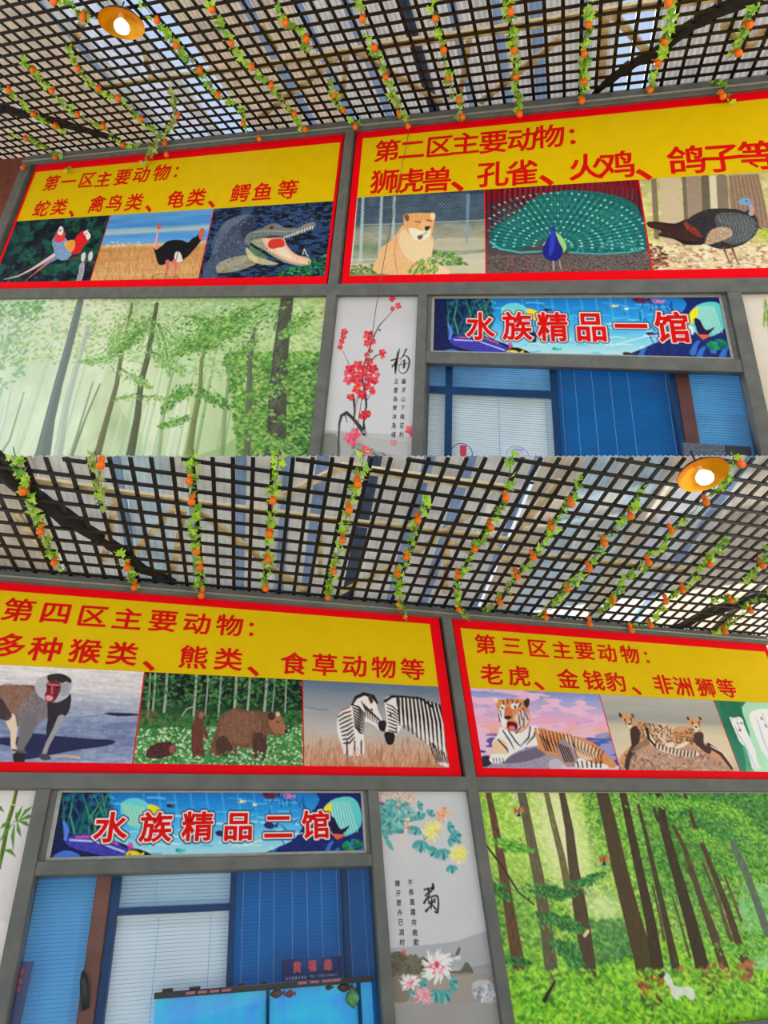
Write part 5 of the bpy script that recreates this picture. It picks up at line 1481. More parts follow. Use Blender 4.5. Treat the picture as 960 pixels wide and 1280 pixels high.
# boards behind the banners and posters
def board(F, u0, u1, v0, v1, d, name):
    o = MB().box(F, u0, u1, d - 0.03, d, v0, v1).build(name, M['wall'])
    return tag(o, kind='structure')


board(UP, ua, UR, up['beam_b'] - 0.01, up['lat'] + 0.12 * S_UP, -0.07 * S_UP, 'wall_upper')
board(LO, LL, LR, lo['beam_b'] - 0.01, lo['lat'] + 0.10, -0.07, 'wall_lower')
for (F, a, b, lv, S) in ((UP, ua, qb, up, S_UP), (UP, cb, UR, up, S_UP)):
    board(F, a, b, lv['end'] if a == ua else lv['end_r'], lv['beam_b'], -0.07 * S, 'wall_upper')
for (a, b) in ((LL, la), (ma, LR)):
    board(LO, a, b, lo['end'], lo['beam_b'], -0.07, 'wall_lower')
# low sill under the lower front
tag(MB().box(LO, LL, LR, -0.12, 0.05, -(LO.o.z) / LO.v.z + 0.06, lo['end']).build('wall_base', M['wall']), kind='structure')


# ------------------------------------------------------------ lettering
_gc = {}


def glyph2d(ch, off, res=3):
    """flat outline of one character, thickened by off"""
    key = (ch, round(off, 4))
    if key in _gc: return _gc[key]
    c = bpy.data.curves.new('lettering', 'FONT')
    c.body = ch; c.size = 1; c.resolution_u = res
    c.bevel_depth = off; c.bevel_resolution = 0
    o = bpy.data.objects.new('lettering', c)
    COL.objects.link(o)
    dg = bpy.context.evaluated_depsgraph_get(); dg.update()
    ev = o.evaluated_get(dg)
    m = ev.to_mesh()
    vs = [(v.co.x, v.co.y) for v in m.vertices]
    zs = [v.co.z for v in m.vertices]
    fs = []
    for p in m.polygons:
        f = tuple(p.vertices)
        if off and sum(zs[i] for i in f) / len(f) < -1e-5: continue      # keep the front half only
        fs.append(f)
    used = sorted({i for f in fs for i in f}); mp = {i: k for k, i in enumerate(used)}
    vs = [vs[i] for i in used]; fs = [tuple(mp[i] for i in f) for f in fs]
    ev.to_mesh_clear()
    bpy.data.objects.remove(o)
    bpy.data.curves.remove(c)
    _gc[key] = (vs, fs)
    return _gc[key]


def glyph(F, ch, x, y, hm, mat, parent, d, off=0.0, wide=1.0, name='character', shear=0.0, flare=0.0, asuv=None):
    """one character centred on photo point (x, y), hm metres tall"""
    vs, fs = glyph2d(ch, off)
    if not vs: return None
    cu, cv = asuv if asuv else F.at(x, y, d)
    out = []
    for a, b in vs:
        if ord(ch) < 256:
            a, b = a - 0.3, b - 0.35
        else:
            a, b = a - 0.5, b - 0.38
        a2 = a + shear * b
        # clerical hand: strokes swell and kick up a little towards the right end
        b2 = b + flare * (a * a) * (1 if b < 0.1 else 0.4)
        out.append(F.P(cu + a2 * hm * wide, d, cv + b2 * hm))
    return obj(name, out, fs, mat, parent)


def hgt(F, x, y, hp):
    """pixel height hp at (x, y) -> metres on the wall"""
    return abs(F.at(x, y - hp / 2)[1] - F.at(x, y + hp / 2)[1])


# ------------------------------------------------------------ banners
def quad_panel(F, name, u0, u1, v0, v1, d0, d1, mat, parent):
    return MB().cbox(F, u0, u1, d0, d1, v0, v1, 0.0015).build(name, mat, parent)


def chars(F, parent, items, hp, d, mat=None, off=0.019, wide=None, flare=0.10):
    x0, y0 = items[0][1:3]
    wide = wide or (0.90 if F is UP else 1.24)
    hm = hgt(F, x0, y0, hp) * 1.12
    for ch, x, y in items:
        k = 1.0
        if ch in '、：':                       # the glyph sits in the corner of its square
            vs, _ = glyph2d(ch, off)
            mx = sum(v[0] for v in vs) / len(vs) - 0.5; my = sum(v[1] for v in vs) / len(vs) - 0.38
            cu, cv = F.at(x, y, d)
            k = 1.25 if ch == '、' else 0.9
            glyph(F, ch, x, y, hm * k, mat or M['letter_red'], parent, d, off, wide, flare=0,
                  asuv=(cu - mx * hm * k * wide, cv - my * hm * k))
        else:
            glyph(F, ch, x, y, hm, mat or M['letter_red'], parent, d, off, wide, flare=flare, shear=0.05)


def banner(F, S, label, u0, u1, v0, v1, bl, br, bt, bb, vy, divs, pics, lines, lamps=None):
    """red rim u0..u1 x v0..v1, yellow field above level vy, three pictures below it"""
    t = thing('banner', F.P((u0 + u1) / 2, 0, v0), label, 'banner', None)
    d = 0.012 * S
    quad_panel(F, 'red_border', u0, u1, v0, v1, -0.03 * S, d, M['red'], t)
    quad_panel(F, 'yellow_field', u0 + bl, u1 - br, vy, v1 - bt, d, d + 0.002, M['yellow'], t)
    us = [u0 + bl] + divs + [u1 - br]
    for i, (fn, plab) in enumerate(pics):
        gap = 0.004 * S
        a = us[i] + (gap if i else 0); b = us[i + 1] - (gap if i < len(pics) - 1 else 0)
        print_panel(F, 'picture', a, b, v0 + bb, vy - 0.001, d + 0.002, fn, t, label=plab)
    for items, hp in lines:
        chars(F, t, items, hp, d + 0.0045)
    return t
# ------------------------------------------------------------ the four banners
def vv(F, x, y): return F.at(x, y)[1]
def uu_(F, x, y): return F.at(x, y)[0]


A3, A4, A5, A6 = (0, 190, 4.0), (220, 160, 960 / 220), (420, 140, 960 / 280), (680, 110, 960 / 280)
B1, B2, B3, B4 = (0, 720, 960 / 280), (270, 740, 3.0), (560, 760, 960 / 220), (740, 770, 960 / 220)


def Z(z, items):
    return [(c, z[0] + x / z[2], z[1] + y / z[2]) for c, x, y in items]


u0, u1 = U(UP, 46, 209), U(UP, 430.5, 170)
v0, v1 = up['ban_b'], up['ban_t']
banner(UP, S_UP, 'yellow and red banner for district one with macaw, ostrich and crocodile pictures',
       u0, u1, v0, v1, U(UP, 47.5, 216) - U(UP, 44.5, 216), u1 - U(UP, 426, 179), v1 - V(UP, 426, 179),
       V(UP, 252, 349) - V(UP, 252, 360), V(UP, 416, 252.4), [U(UP, 139, 271), U(UP, 268, 264)],
       [(pic_macaws, 'printed photo of two red macaws on a branch'), (pic_ostrich, 'printed photo of a black ostrich in dry grass'),
        (pic_crocodile, 'printed photo of a crocodile with open jaws')],
       [(Z(A3, [('第', 258, 155), ('一', 342, 149), ('区', 435, 140), ('主', 518, 137), ('要', 615, 125), ('动', 708, 112), ('物', 810, 102), ('：', 882, 100)]), 17.5),
        (Z(A3, [('蛇', 208, 283), ('类', 297, 275), ('、', 357, 308), ('禽', 485, 260), ('鸟', 573, 255), ('类', 672, 250), ('、', 742, 283), ('龟', 880, 237)])
         + Z(A4, [('类', 112, 378), ('、', 193, 415), ('鳄', 352, 355), ('鱼', 473, 348), ('等', 610, 335)]), 18.5)])

u0, u1 = U(UP, 446.7, 166.5), UR - 0.02
banner(UP, S_UP, 'yellow and red banner for district two with lion, peacock and turkey pictures',
       u0, u1, v0, v1, U(UP, 454.4, 174.4) - U(UP, 446, 174.4), 0.1, v1 - V(UP, 455, 174.2),
       V(UP, 607, 341) - V(UP, 607, 353.3), V(UP, 606.7, 238), [U(UP, 607, 290), U(UP, 798, 227)],
       [(pic_lion, 'printed photo of a pale lioness by a wire fence'), (pic_peacock, 'printed photo of a peacock with fanned tail'),
        (pic_turkey, 'printed photo of a turkey among tree trunks')],
       [(Z(A5, [('第', 220, 165), ('二', 325, 160), ('区', 442, 147), ('主', 555, 135), ('要', 675, 127), ('动', 797, 118), ('物', 915, 103)])
         + Z(A6, [('：', 122, 208)]), 25),
        (Z(A5, [('狮', 208, 297), ('虎', 318, 293), ('兽', 432, 288), ('、', 520, 318), ('孔', 672, 265), ('雀', 798, 258), ('、', 902, 292)])
         + Z(A6, [('火', 180, 337), ('鸡', 315, 328), ('、', 428, 370), ('鸽', 610, 308), ('子', 762, 298), ('等', 922, 287)]), 28)])

v0, v1 = lo['ban_b'], lo['ban_t']
u0, u1 = LL + 0.02, U(LO, 548.3, 774)
banner(LO, S_LO, 'yellow and red banner for district four with baboon, bears and zebras pictures',
       u0, u1, v0, v1, 0.05, u1 - U(LO, 536.7, 781), v1 - V(LO, 536.7, 781),
       V(LO, 379, 958) - V(LO, 379, 970.8), V(LO, 378, 850.7), [U(LO, 181, 841), U(LO, 378, 850.7)],
       [(pic_baboon, 'printed photo of a grey baboon walking on stone'), (pic_bears, 'printed photo of brown bears in a flowering meadow'),
        (pic_zebras, 'printed photo of two zebras nuzzling')],
       [(Z(B1, [('第', 80, 145), ('四', 240, 158), ('区', 397, 172), ('主', 547, 185), ('要', 700, 192), ('动', 845, 203)])
         + Z(B2, [('物', 52, 125), ('：', 133, 140)]), 27),
        (Z(B1, [('多', 40, 298), ('种', 197, 312), ('猴', 365, 322), ('类', 525, 333), ('、', 637, 385), ('熊', 830, 348)])
         + Z(B2, [('类', 47, 252), ('、', 140, 297), ('食', 292, 268), ('草', 408, 273), ('动', 520, 277), ('物', 630, 283), ('等', 738, 290)]), 29)])

u0, u1 = U(LO, 564.8, 777), LR - 0.02
banner(LO, S_LO, 'yellow and red banner for district three with tiger, cheetahs and white horses pictures',
       u0, u1, v0, v1, U(LO, 575, 786) - U(LO, 566.4, 786), 0.05, v1 - V(LO, 575, 786),
       V(LO, 772, 964.8) - V(LO, 772, 976.4), V(LO, 748, 868.8), [U(LO, 748, 868.8), U(LO, 891, 877)],
       [(pic_tiger, 'printed photo of a tiger lying on a rock at sunset'), (pic_cheetahs, 'printed photo of two cheetahs on a mound'),
        (pic_horses, 'printed photo of white animals running on green')],
       [(Z(B3, [('第', 205, 197), ('三', 350, 207), ('区', 490, 220), ('主', 622, 230), ('要', 745, 233), ('动', 868, 245)])
         + Z(B4, [('物', 207, 210), ('：', 300, 226)]), 22),
        (Z(B3, [('老', 240, 362), ('虎', 388, 370), ('、', 498, 425), ('金', 655, 387), ('钱', 795, 395)])
         + Z(B4, [('豹', 130, 360), ('、', 245, 408), ('非', 387, 373), ('洲', 500, 385), ('狮', 622, 390), ('等', 735, 393)]), 24)])

# ------------------------------------------------------------ the two aquarium signs
S1, S2 = (520, 350, 960 / 230), (730, 350, 960 / 230)
W1, W2 = (0, 980, 4.0), (220, 980, 960 / 270)


def sign(F, S, label, u0, u1, v0, v1, o0, o1, lv, items, hp, fn):
    t = thing('shop_sign', F.P((u0 + u1) / 2, 0, v0), label, 'sign', None)
    # stepped aluminium surround between the posts
    for k, (a, b, d) in enumerate(((0.0, 0.55, 0.020), (0.5, 1.0, 0.008))):
        for (x0, x1, y0, y1) in ((o0, u0, lv['tr_t'], lv['beam_b']), (u1, o1, lv['tr_t'], lv['beam_b'])):
            w = x1 - x0
            xa, xb = (x0 + w * a, x0 + w * b) if x0 == o0 else (x1 - w * b, x1 - w * a)
            MB().cbox(F, xa, xb, -0.05 * S, d * S, y0, y1, 0.0015 * S).build('surround', M['alu'] if k else M['steel'], t)
    MB().cbox(F, u0, u1, -0.05 * S, 0.010 * S, v1, lv['beam_b'], 0.001 * S).build('surround', M['alu'], t)
    MB().cbox(F, u0, u1, -0.05 * S, 0.010 * S, lv['tr_t'], v0, 0.001 * S).build('surround', M['alu'], t)
    hm = hgt(F, items[0][1], items[0][2], hp) * 1.1

    def paint(c):
        c.letters = [(ch, x, y, hm, F) for ch, x, y in items]
        fn(c)
    print_panel(F, 'sea_picture', u0, u1, v0, v1, 0.002, paint, t, label='printed reef scene with fish and corals, letters outlined in white and black')
    for ch, x, y in items:
        glyph(F, ch, x, y, hm, M['letter_red'], t, 0.004 * S, 0.024, 0.84 if F is UP else 1.2, flare=0.05)
    return t


u0, u1 = U(UP, 543.5, 373.2), U(UP, 898, 372)
sign(UP, S_UP, 'blue aquarium sign of hall one, with reef fish and red lettering', u0, u1,
     V(UP, 542.5, 438.6), V(UP, 543.5, 374), qb, ca, up,
     Z(S1, [('水', 335, 240), ('族', 527, 240), ('精', 712, 243), ('品', 912, 243)]) + Z(S2, [('一', 245, 243), ('馆', 460, 245)]), 33,
     lambda c: pic_sea(c, False))
u0, u1 = U(LO, 77.5, 993), U(LO, 450.6, 991.2)
sign(LO, S_LO, 'blue aquarium sign of hall two, with reef fish and red lettering', u0, u1,
     V(LO, 454, 1063), V(LO, 450.6, 991.6), lb, ma, lo,
     Z(W1, [('水', 555, 215), ('族', 780, 215)]) + Z(W2, [('精', 97, 187), ('品', 277, 187), ('二', 455, 188), ('馆', 622, 180)]), 36,
     lambda c: pic_sea(c, True))

# ------------------------------------------------------------ posters below the banners
def poster(F, name, u0, u1, v0, v1, fn, label, cat, glossy=False, d=0.0, rim=None):
    if rim:
        t = thing(name, F.P((u0 + u1) / 2, 0, v0), label, cat)
        print_panel(F, 'print', u0 + rim, u1 - rim, v0, v1 - rim, d, fn, t, mat=M['print_gloss'] if glossy else None)
        m = MB().box(F, u0, u0 + rim, -0.02, d + 0.006, v0, v1).box(F, u1 - rim, u1, -0.02, d + 0.006, v0, v1)
        m.box(F, u0 + rim, u1 - rim, -0.02, d + 0.006, v1 - rim, v1).build('sealing_rim', M['alu'], t)
        return t
    t = thing(name, F.P((u0 + u1) / 2, 0, v0), label, cat)
    print_panel(F, 'print', u0, u1, v0, v1, d, fn, t, mat=M['print_gloss'] if glossy else None)
    MB().box(F, u0, u1, -0.03, d - 0.001, v0, v1).build('backing_board', M['wall'], t)
    return t


poster(UP, 'forest_poster', ub, pa, up['end'], up['beam_b'], pic_forest_mist_glare, 'poster of a misty forest with slender grey trunks, paled by painted glass haze', 'poster', True, rim=0.006)
poster(LO, 'forest_poster', nb, LR, lo['end'], lo['beam_b'], pic_forest_green, 'poster of a bright green sunlit forest with dark trunks', 'poster', True, rim=0.004)
plum = poster(UP, 'flower_panel', pb, qa, up['end'], up['beam_b'], pic_plum, 'white panel painted with red plum blossom and a poem', 'panel')
chrys = poster(LO, 'flower_panel', mb_, na, lo['end'], lo['beam_b'], pic_chrys, 'white panel painted with chrysanthemums and a poem', 'panel')
poster(LO, 'bamboo_panel', LL, la, lo['end'], lo['beam_b'], pic_bamboo, 'white panel with green bamboo left of the hall two sign', 'panel')
poster(UP, 'bamboo_panel', cb, UR, up['end_r'], up['beam_b'], pic_leaves, 'pale panel with hanging leaves right of the hall one sign', 'panel')

PL, CH = (390, 350, 946 / 170), (460, 980, 869 / 190)


def poem(F, t, z, cols, hp, seal):
    for txt, pts in cols:
        hm = hgt(F, z[0] + pts[0][0] / z[2], z[1] + pts[0][1] / z[2], hp) * 1.1
        for ch, (x, y) in zip(txt, pts):
            glyph(F, ch, z[0] + x / z[2], z[1] + y / z[2], hm, M['ink'], t, 0.003, 0.008, 0.72 if F is UP else 1.0, shear=0.12)
    cu, cv = F.at(z[0] + seal[0] / z[2], z[1] + seal[1] / z[2])
    a = hgt(F, z[0] + seal[0] / z[2], z[1] + seal[1] / z[2], 6.5) / 2
    w = a * 0.22
    m = MB()
    for (x0, x1, y0, y1) in ((-a, a, a - w, a), (-a, a, -a, -a + w), (-a, -a + w, -a + w, a - w), (a - w, a, -a + w, a - w),
                             (-w / 2, w / 2, -a + w, a - w), (-a + w, -w, -w / 2, w / 2), (w, a - w, a * .3, a * .3 + w), (w, a - w, -a * .4, -a * .4 + w)):
        m.box(F, cu + x0, cu + x1, 0.0008, 0.003, cv + y0, cv + y1)
    m.build('seal_stamp', M['seal'], t)


poem(UP, plum, PL, [('羅浮山下梅花村', [(638, 705), (636, 766), (634, 828), (631, 888), (628, 950), (625, 1012), (622, 1075)]),
                    ('玉雪為骨冰為魂', [(585, 705), (582, 766), (579, 828), (576, 888), (573, 950), (570, 1012), (567, 1075)])], 6.5, (568, 1133))
poem(LO, chrys, CH, [('不畏風霜向晚欺', [(242, 563), (247, 618), (253, 675), (258, 732), (263, 790), (269, 850), (275, 905)]),
                     ('獨开眾卉已凋时', [(168, 568), (173, 625), (177, 680), (182, 735), (187, 790), (192, 848), (196, 905)])], 7.6, (205, 965))
# ------------------------------------------------------------ windows, blinds, columns behind the glass
def slats(F, name, u0, u1, v0, v1, d, pitch, mat, parent, tilt=0.6):
    vs, fs = [], []
    n = int((v1 - v0) / pitch)
    hw = pitch * 0.62
    for i in range(n + 1):
        v = v1 - i * pitch
        if v - hw < v0: break
        a, b = d - hw * 0.25, d + hw * 0.25
        k = len(vs)
        vs += [F.P(u0, a, v + hw * 0.56), F.P(u1, a, v + hw * 0.56), F.P(u1, b, v - hw * 0.98), F.P(u0, b, v - hw * 0.98)]
        fs.append((k, k + 1, k + 2, k + 3))
    o = obj(name, vs, fs, mat, parent)
    return tag(o, kind='stuff')


def blind(F, S, label, u0, u1, v0, v1, d, mat, cords, pitch=0.017):
    t = thing('venetian_blind', F.P((u0 + u1) / 2, d, v0), label, 'blind', 'venetian blinds behind the hall windows')
    slats(F, 'slats', u0, u1, v0, v1 - 0.025 * S, d, pitch * S, mat, t)
    MB().cbox(F, u0, u1, d - 0.015 * S, d + 0.02 * S, v1 - 0.025 * S, v1, 0.003).build('head_rail', mat, t)
    for x in cords:
        MB().tube([F.P(x, d + 0.016 * S, v1 - 0.02 * S), F.P(x + 0.002, d + 0.016 * S, v0)], 0.0016 * S, 4).build('cord', M['cord_white'], t)
    return t


def ubar(F, d, x0, y0, x1): return F.at(x0, y0, d)[0], F.at(x1, y0, d)[0]


# upper window
D1, D2 = -0.10 * S_UP, -0.17 * S_UP
W = thing('window_1', UP.P((qb + ca) / 2, 0, up['end']), None, None); W['kind'] = 'structure'
e, tb = V(UP, 700, 606), up['tr_b'] + 0.05
MB().box(UP, qb, ca, -0.02, -0.014, e, tb).build('pane', M['glass'], W)
a, b = UP.at(557, 457, D1)[0], UP.at(565, 457, D1)[0]
MB().cbox(UP, a, b, D1 - 0.04, D1, e, tb + 0.2).build('window_bar', M['bar_blue'], W)
a2, b2 = UP.at(689, 500, D1)[0], UP.at(698, 500, D1)[0]
MB().cbox(UP, a2, b2, D1 - 0.04, D1, e, tb + 0.2).build('window_bar', M['bar_blue'], W)
h0, h1 = UP.at(620, 494.5, D1)[1], UP.at(620, 485.5, D1)[1]
MB().cbox(UP, qb - 0.25, b2, D1 - 0.04, D1 - 0.001, h0, h1).build('window_bar', M['bar_blue'], W)
p0, p1 = UP.at(843, 467, D1)[0], UP.at(860, 467, D1)[0]
MB().cbox(UP, p0, p1, D1 - 0.12, D1 + 0.02, e, tb + 0.2, 0.006).build('brown_column', M['rust'], W)
MB().cbox(UP, p0 - 0.05, p0, D1 - 0.10, D1, e, tb + 0.2, 0.003).build('dark_gap_strip', M['bar_blue'], W)  # strip coloured dark to stand for the black gap beside the column
blind(UP, S_UP, 'white closed blind at the left of the hall one window', qb - 0.3, a2, e, h0 + 0.02, D2, M['slat_white'],
      [UP.at(624, 520, D2)[0], UP.at(683, 520, D2)[0]])
M['slat_white_shaded'] = material('shaded_white_blind_slat', (104, 158, 196), 0.4, 0.0, 0.25, 2.5, k=0.56)  # bluish shade on the white blind, put into the slat colour
blind(UP, S_UP, 'top of the white blind above the bar of the hall one window, shade put into its colour', qb - 0.3, a2, h1 - 0.02, tb + 0.2, D2, M['slat_white_shaded'],
      [UP.at(624, 470, D2)[0]])
blind(UP, S_UP, 'deep blue closed blind in the middle of the hall one window', b2, p0, e, tb + 0.2, D2, M['slat_blue'],
      [UP.at(x, 520, D2)[0] for x in (704, 722, 744, 767, 790, 838)])
blind(UP, S_UP, 'sky blue blind at the right of the hall one window', p1, ca + 0.3, e, tb + 0.2, D2, M['slat_sky'],
      [UP.at(x, 520, D2)[0] for x in (886, 912, 917)])

# lower window
D1, D2 = -0.10, -0.17
W = thing('window_2', LO.P((lb + ma) / 2, 0, lo['end']), None, None); W['kind'] = 'structure'
e, tb = lo['end'], lo['tr_b'] + 0.03
MB().box(LO, lb, ma, -0.02, -0.015, e, tb).build('pane', M['glass'], W)
p0, p1 = LO.at(122, 1096, D1)[0], LO.at(141, 1096, D1)[0]
MB().cbox(LO, p0, p1, D1 - 0.12, D1 + 0.02, e, tb + 0.15, 0.006).build('brown_column', M['rust2'], W)
k0, k1 = p1, LO.at(151, 1096, D1)[0]
MB().cbox(LO, k0, k1, D1 - 0.08, D1, e, tb + 0.15, 0.003).build('dark_gap_strip', M['bar_blue'], W)  # dark strip standing for the gap next to this column
c0, c1 = LO.at(288.5, 1090, D1)[0], LO.at(296, 1090, D1)[0]
MB().cbox(LO, c0, c1, D1 - 0.04, D1, e, tb + 0.15).build('window_bar', M['bar_blue'], W)
h0, h1 = LO.at(220, 1140.5, D1)[1], LO.at(220, 1131, D1)[1]
MB().cbox(LO, k1, c0, D1 - 0.04, D1 - 0.001, h0, h1).build('window_bar', M['bar_blue'], W)
r0, r1 = LO.at(427, 1090, D1)[0], LO.at(434, 1090, D1)[0]
MB().cbox(LO, r0, r1, D1 - 0.04, D1, e, tb + 0.15).build('window_bar', M['bar_blue'], W)
blind(LO, S_LO, 'sky blue blind at the left of the hall two window', lb - 0.2, p0, e, tb + 0.15, D2, M['slat_sky'],
      [LO.at(x, 1150, D2)[0] for x in (56, 66, 88, 104)])
blind(LO, S_LO, 'white closed blind in the middle of the hall two window', k1 - 0.02, c0, e, h0 + 0.01, D2, M['slat_white'],
      [LO.at(x, 1180, D2)[0] for x in (196, 262)])
M['slat_pale'] = material('pale_grey_blue_blind_slat', (176, 196, 208), 0.4, 0.0, 0.12, 2.5, k=0.56)
blind(LO, S_LO, 'short pale blind above the bar of the hall two window', k1 - 0.02, c0, h1 - 0.01, tb + 0.15, D2, M['slat_pale'],
      [LO.at(196, 1110, D2)[0]])
blind(LO, S_LO, 'deep blue closed blind left of the inner bar in hall two', c1, r0, e, tb + 0.15, D2, M['slat_blue'],
      [LO.at(x, 1150, D2)[0] for x in (303, 324, 342, 365, 384, 402, 422)])
blind(LO, S_LO, 'narrow deep blue blind at the right end of hall two window', r1, ma + 0.2, e, tb + 0.15, D2, M['slat_blue'],
      [LO.at(x, 1150, D2)[0] for x in (437, 456)])
# dark rooms behind
for F, a, b, lv, S in ((UP, qb - 0.45, ca + 0.45, up, S_UP), (LO, lb - 0.3, ma + 0.3, lo, 1.0)):
    tag(MB().box(F, a, b, -0.62 * S, -0.6 * S, lv['end'] if F is LO else V(UP, 700, 606), lv['tr_t'] + 0.1 * S).build('wall_inner', M['room']), kind='structure')

# fish tanks just inside the lower window
TX0, TX1 = LO.at(193, 1245, -0.05)[0], LO.at(466, 1222, -0.05)[0]
tv1 = LO.at(300, 1232.5, -0.05)[1]; tv0 = LO.at(300, 1240.5, -0.05)[1]
tk = thing('fish_tank', LO.P((TX0 + TX1) / 2, -0.07, lo['end']), 'long glass fish tank with black lid inside hall two window', 'fish tank')
MB().cbox(LO, TX0, TX1, -0.14, -0.035, tv0, tv1, 0.002).build('lid', M['tank_black'], tk)
M['water'] = material('lit_tank_water', (40, 190, 205), 0.3, 0.0, 0.25, 8, rgb2=(70, 120, 235), emit=(30, 165, 190), estr=0.35)  # water glows by itself in place of lighting inside the tank
MB().box(LO, TX0 + 0.005, TX1 - 0.005, -0.135, -0.075, lo['end'], tv0).build('water', M['water'], tk)
MB().box(LO, TX0, TX1, -0.045, -0.04, lo['end'], tv0).build('glass_front', M['glass'], tk)
for x, w in ((203, 10), (213, 3), (236, 14), (297, 8), (326, 7)):
    a_, b_ = LO.at(x, 1240, -0.06)[0], LO.at(x + w, 1240, -0.06)[0]
    MB().cbox(LO, a_, b_, -0.08, -0.05, tv1, tv1 + 0.013, 0.002).build('lid_clip', M['tank_black'], tk)
M['pink_ink'] = material('pink_lettering', (190, 95, 110), 0.5)
for k_, (x, y) in enumerate([(238, 1241.5), (253, 1240.3), (268, 1239.2), (283, 1238), (378, 1229), (393, 1227.7), (408, 1226.5), (420, 1225.5)]):
    m_ = MB()                                  # worn pink print, too small to read in the photograph
    for j in range(5):
        u_, v_ = LO.at(x + j * 2.3 - 4.5, y - j * 0.2, -0.034)
        m_.box(LO, u_ - .0045, u_ + .0045, -0.0345, -0.0335, v_ - .005 - .001 * (j % 2), v_ + .005)
    tag(m_.build('worn_print', M['pink_ink'], tk), kind='stuff')
for x in (333, 447):
    a_, b_ = LO.at(x, 1243, -0.045)[0], LO.at(x + 4, 1243, -0.045)[0]
    MB().box(LO, a_, b_, -0.07, -0.037, lo['end'], tv0).build('tank_divider', M['bar_blue'], tk)

M['fish_dark'] = material('dark_red_fish_scales', (110, 46, 44), 0.35, 0.0, 0.3, 60, k=0.7)
M['fish_red'] = material('red_fish_scales', (190, 50, 50), 0.35, 0.0, 0.3, 60, k=0.7)
M['fish_green'] = material('green_weed_ball', (112, 172, 92), 0.6, 0.0, 0.3, 60, k=0.7)
for x, y, r_, mt, lab in ((345.8, 1242, 5.5, 'fish_dark', 'dark red fish at the left end of the lit tank'),
                          (362, 1242.4, 4.2, 'fish_red', 'small red fish beside the dark red one in the tank'),
                          (411, 1234.5, 3.2, 'fish_dark', 'tiny dark fish near the top of the tank water'),
                          (430, 1234, 6.0, 'fish_dark', 'larger dark red fish under the tank lid'),
                          (440, 1236.5, 3.6, 'fish_red', 'small red fish above the green ball in the tank')):
    u_, v_ = LO.at(x, y, -0.07)
    L = r_ * 4.4 / FOC
    t = thing('aquarium_fish', LO.P(u_, -0.07, v_), lab, 'fish', 'fish in the tank')
    ps, rs = [], []
    for i_ in range(7):
        q = i_ / 6
        ps.append(LO.P(u_ + (q - 0.5) * 2 * L, -0.07, v_)); rs.append(max(0.001, L * 0.55 * math.sin(math.pi * min(1, q * 0.9 + 0.05))))
    MB().tube(ps, rs, 8).build('body', M[mt], t, True)
    MB().add([LO.P(u_ + 0.8 * L, -0.07, v_), LO.P(u_ + 1.4 * L, -0.069, v_ + L * .5), LO.P(u_ + 1.25 * L, -0.07, v_), LO.P(u_ + 1.4 * L, -0.071, v_ - L * .5)],
             [(0, 1, 2), (0, 2, 3)]).build('tail_fin', M[mt], t)
    MB().add([LO.P(u_ - 0.3 * L, -0.07, v_ + .45 * L), LO.P(u_ + .5 * L, -0.07, v_ + .4 * L), LO.P(u_ + .2 * L, -0.07, v_ + .85 * L)],
             [(0, 1, 2)]).build('back_fin', M[mt], t)
u_, v_ = LO.at(441, 1247, -0.068)
rr = 7 * 4.4 / FOC
mb = MB().tube([LO.P(u_, -0.068, v_ - rr + 2 * rr * k / 8) for k in range(9)], [max(.001, rr * math.sin(math.pi * k / 8)) for k in range(9)], 10)
tag(mb.build('weed_ball', M['fish_green'], None, True), 'round green weed ball at the bottom right of the tank', 'weed ball')

# dark blue shop card on the tank lid
cd = -0.03
u0, v1_ = LO.at(352, 1200, cd); u1, _ = LO.at(426, 1195.3, cd); _, v0_ = LO.at(352.4, 1227.4, cd)
card = thing('shop_card', LO.P((u0 + u1) / 2, cd, v0_), 'dark blue card with red characters standing on the tank lid', 'card')


def pic_card(c):
    c.zoom(340, 1180, 960 / 140)
    c.fill((20, 34, 78))
    c.blob(330, 150, 190, 60, (22, 74, 130), 0.8, 0, 1.4)
    c.line([(110, 288), (300, 270), (580, 250)], 3, (70, 80, 110), .6)


print_panel(LO, 'card_print', u0, u1, v0_, v1_, cd, pic_card, card)
MB().box(LO, u0, u1, cd - 0.006, cd - 0.001, v0_, v1_).build('card_backing', M['tank_black'], card)
M['card_red'] = material('card_red_lettering', (200, 62, 66), 0.5)
M['card_white'] = material('card_white_lettering', (150, 160, 180), 0.5)
for ch, x, y in Z((340, 1180, 960 / 140), [('黄', 215, 198), ('福', 345, 185), ('缘', 480, 178)]):
    glyph(LO, ch, x, y, hgt(LO, x, y, 15), M['card_red'], card, cd + 0.0015, 0.03, 0.95)
for i_, ch in enumerate('浙江鹏嘉水族店'):
    x, y = 340 + (125 + i_ * 27) / 6.857, 1180 + (297 - i_ * 2.0) / 6.857
    glyph(LO, ch, x, y, hgt(LO, x, y, 4.4), M['card_white'], card, cd + 0.0015, 0.0, 0.95)
for i_, ch in enumerate('TEL:13062788811'):
    x, y = 340 + (328 + i_ * 16.5) / 6.857, 1180 + (277 - i_ * 1.1) / 6.857
    glyph(LO, ch, x, y, hgt(LO, x, y, 4.6), M['card_white'], card, cd + 0.0015, 0.0, 0.95, name='letter')

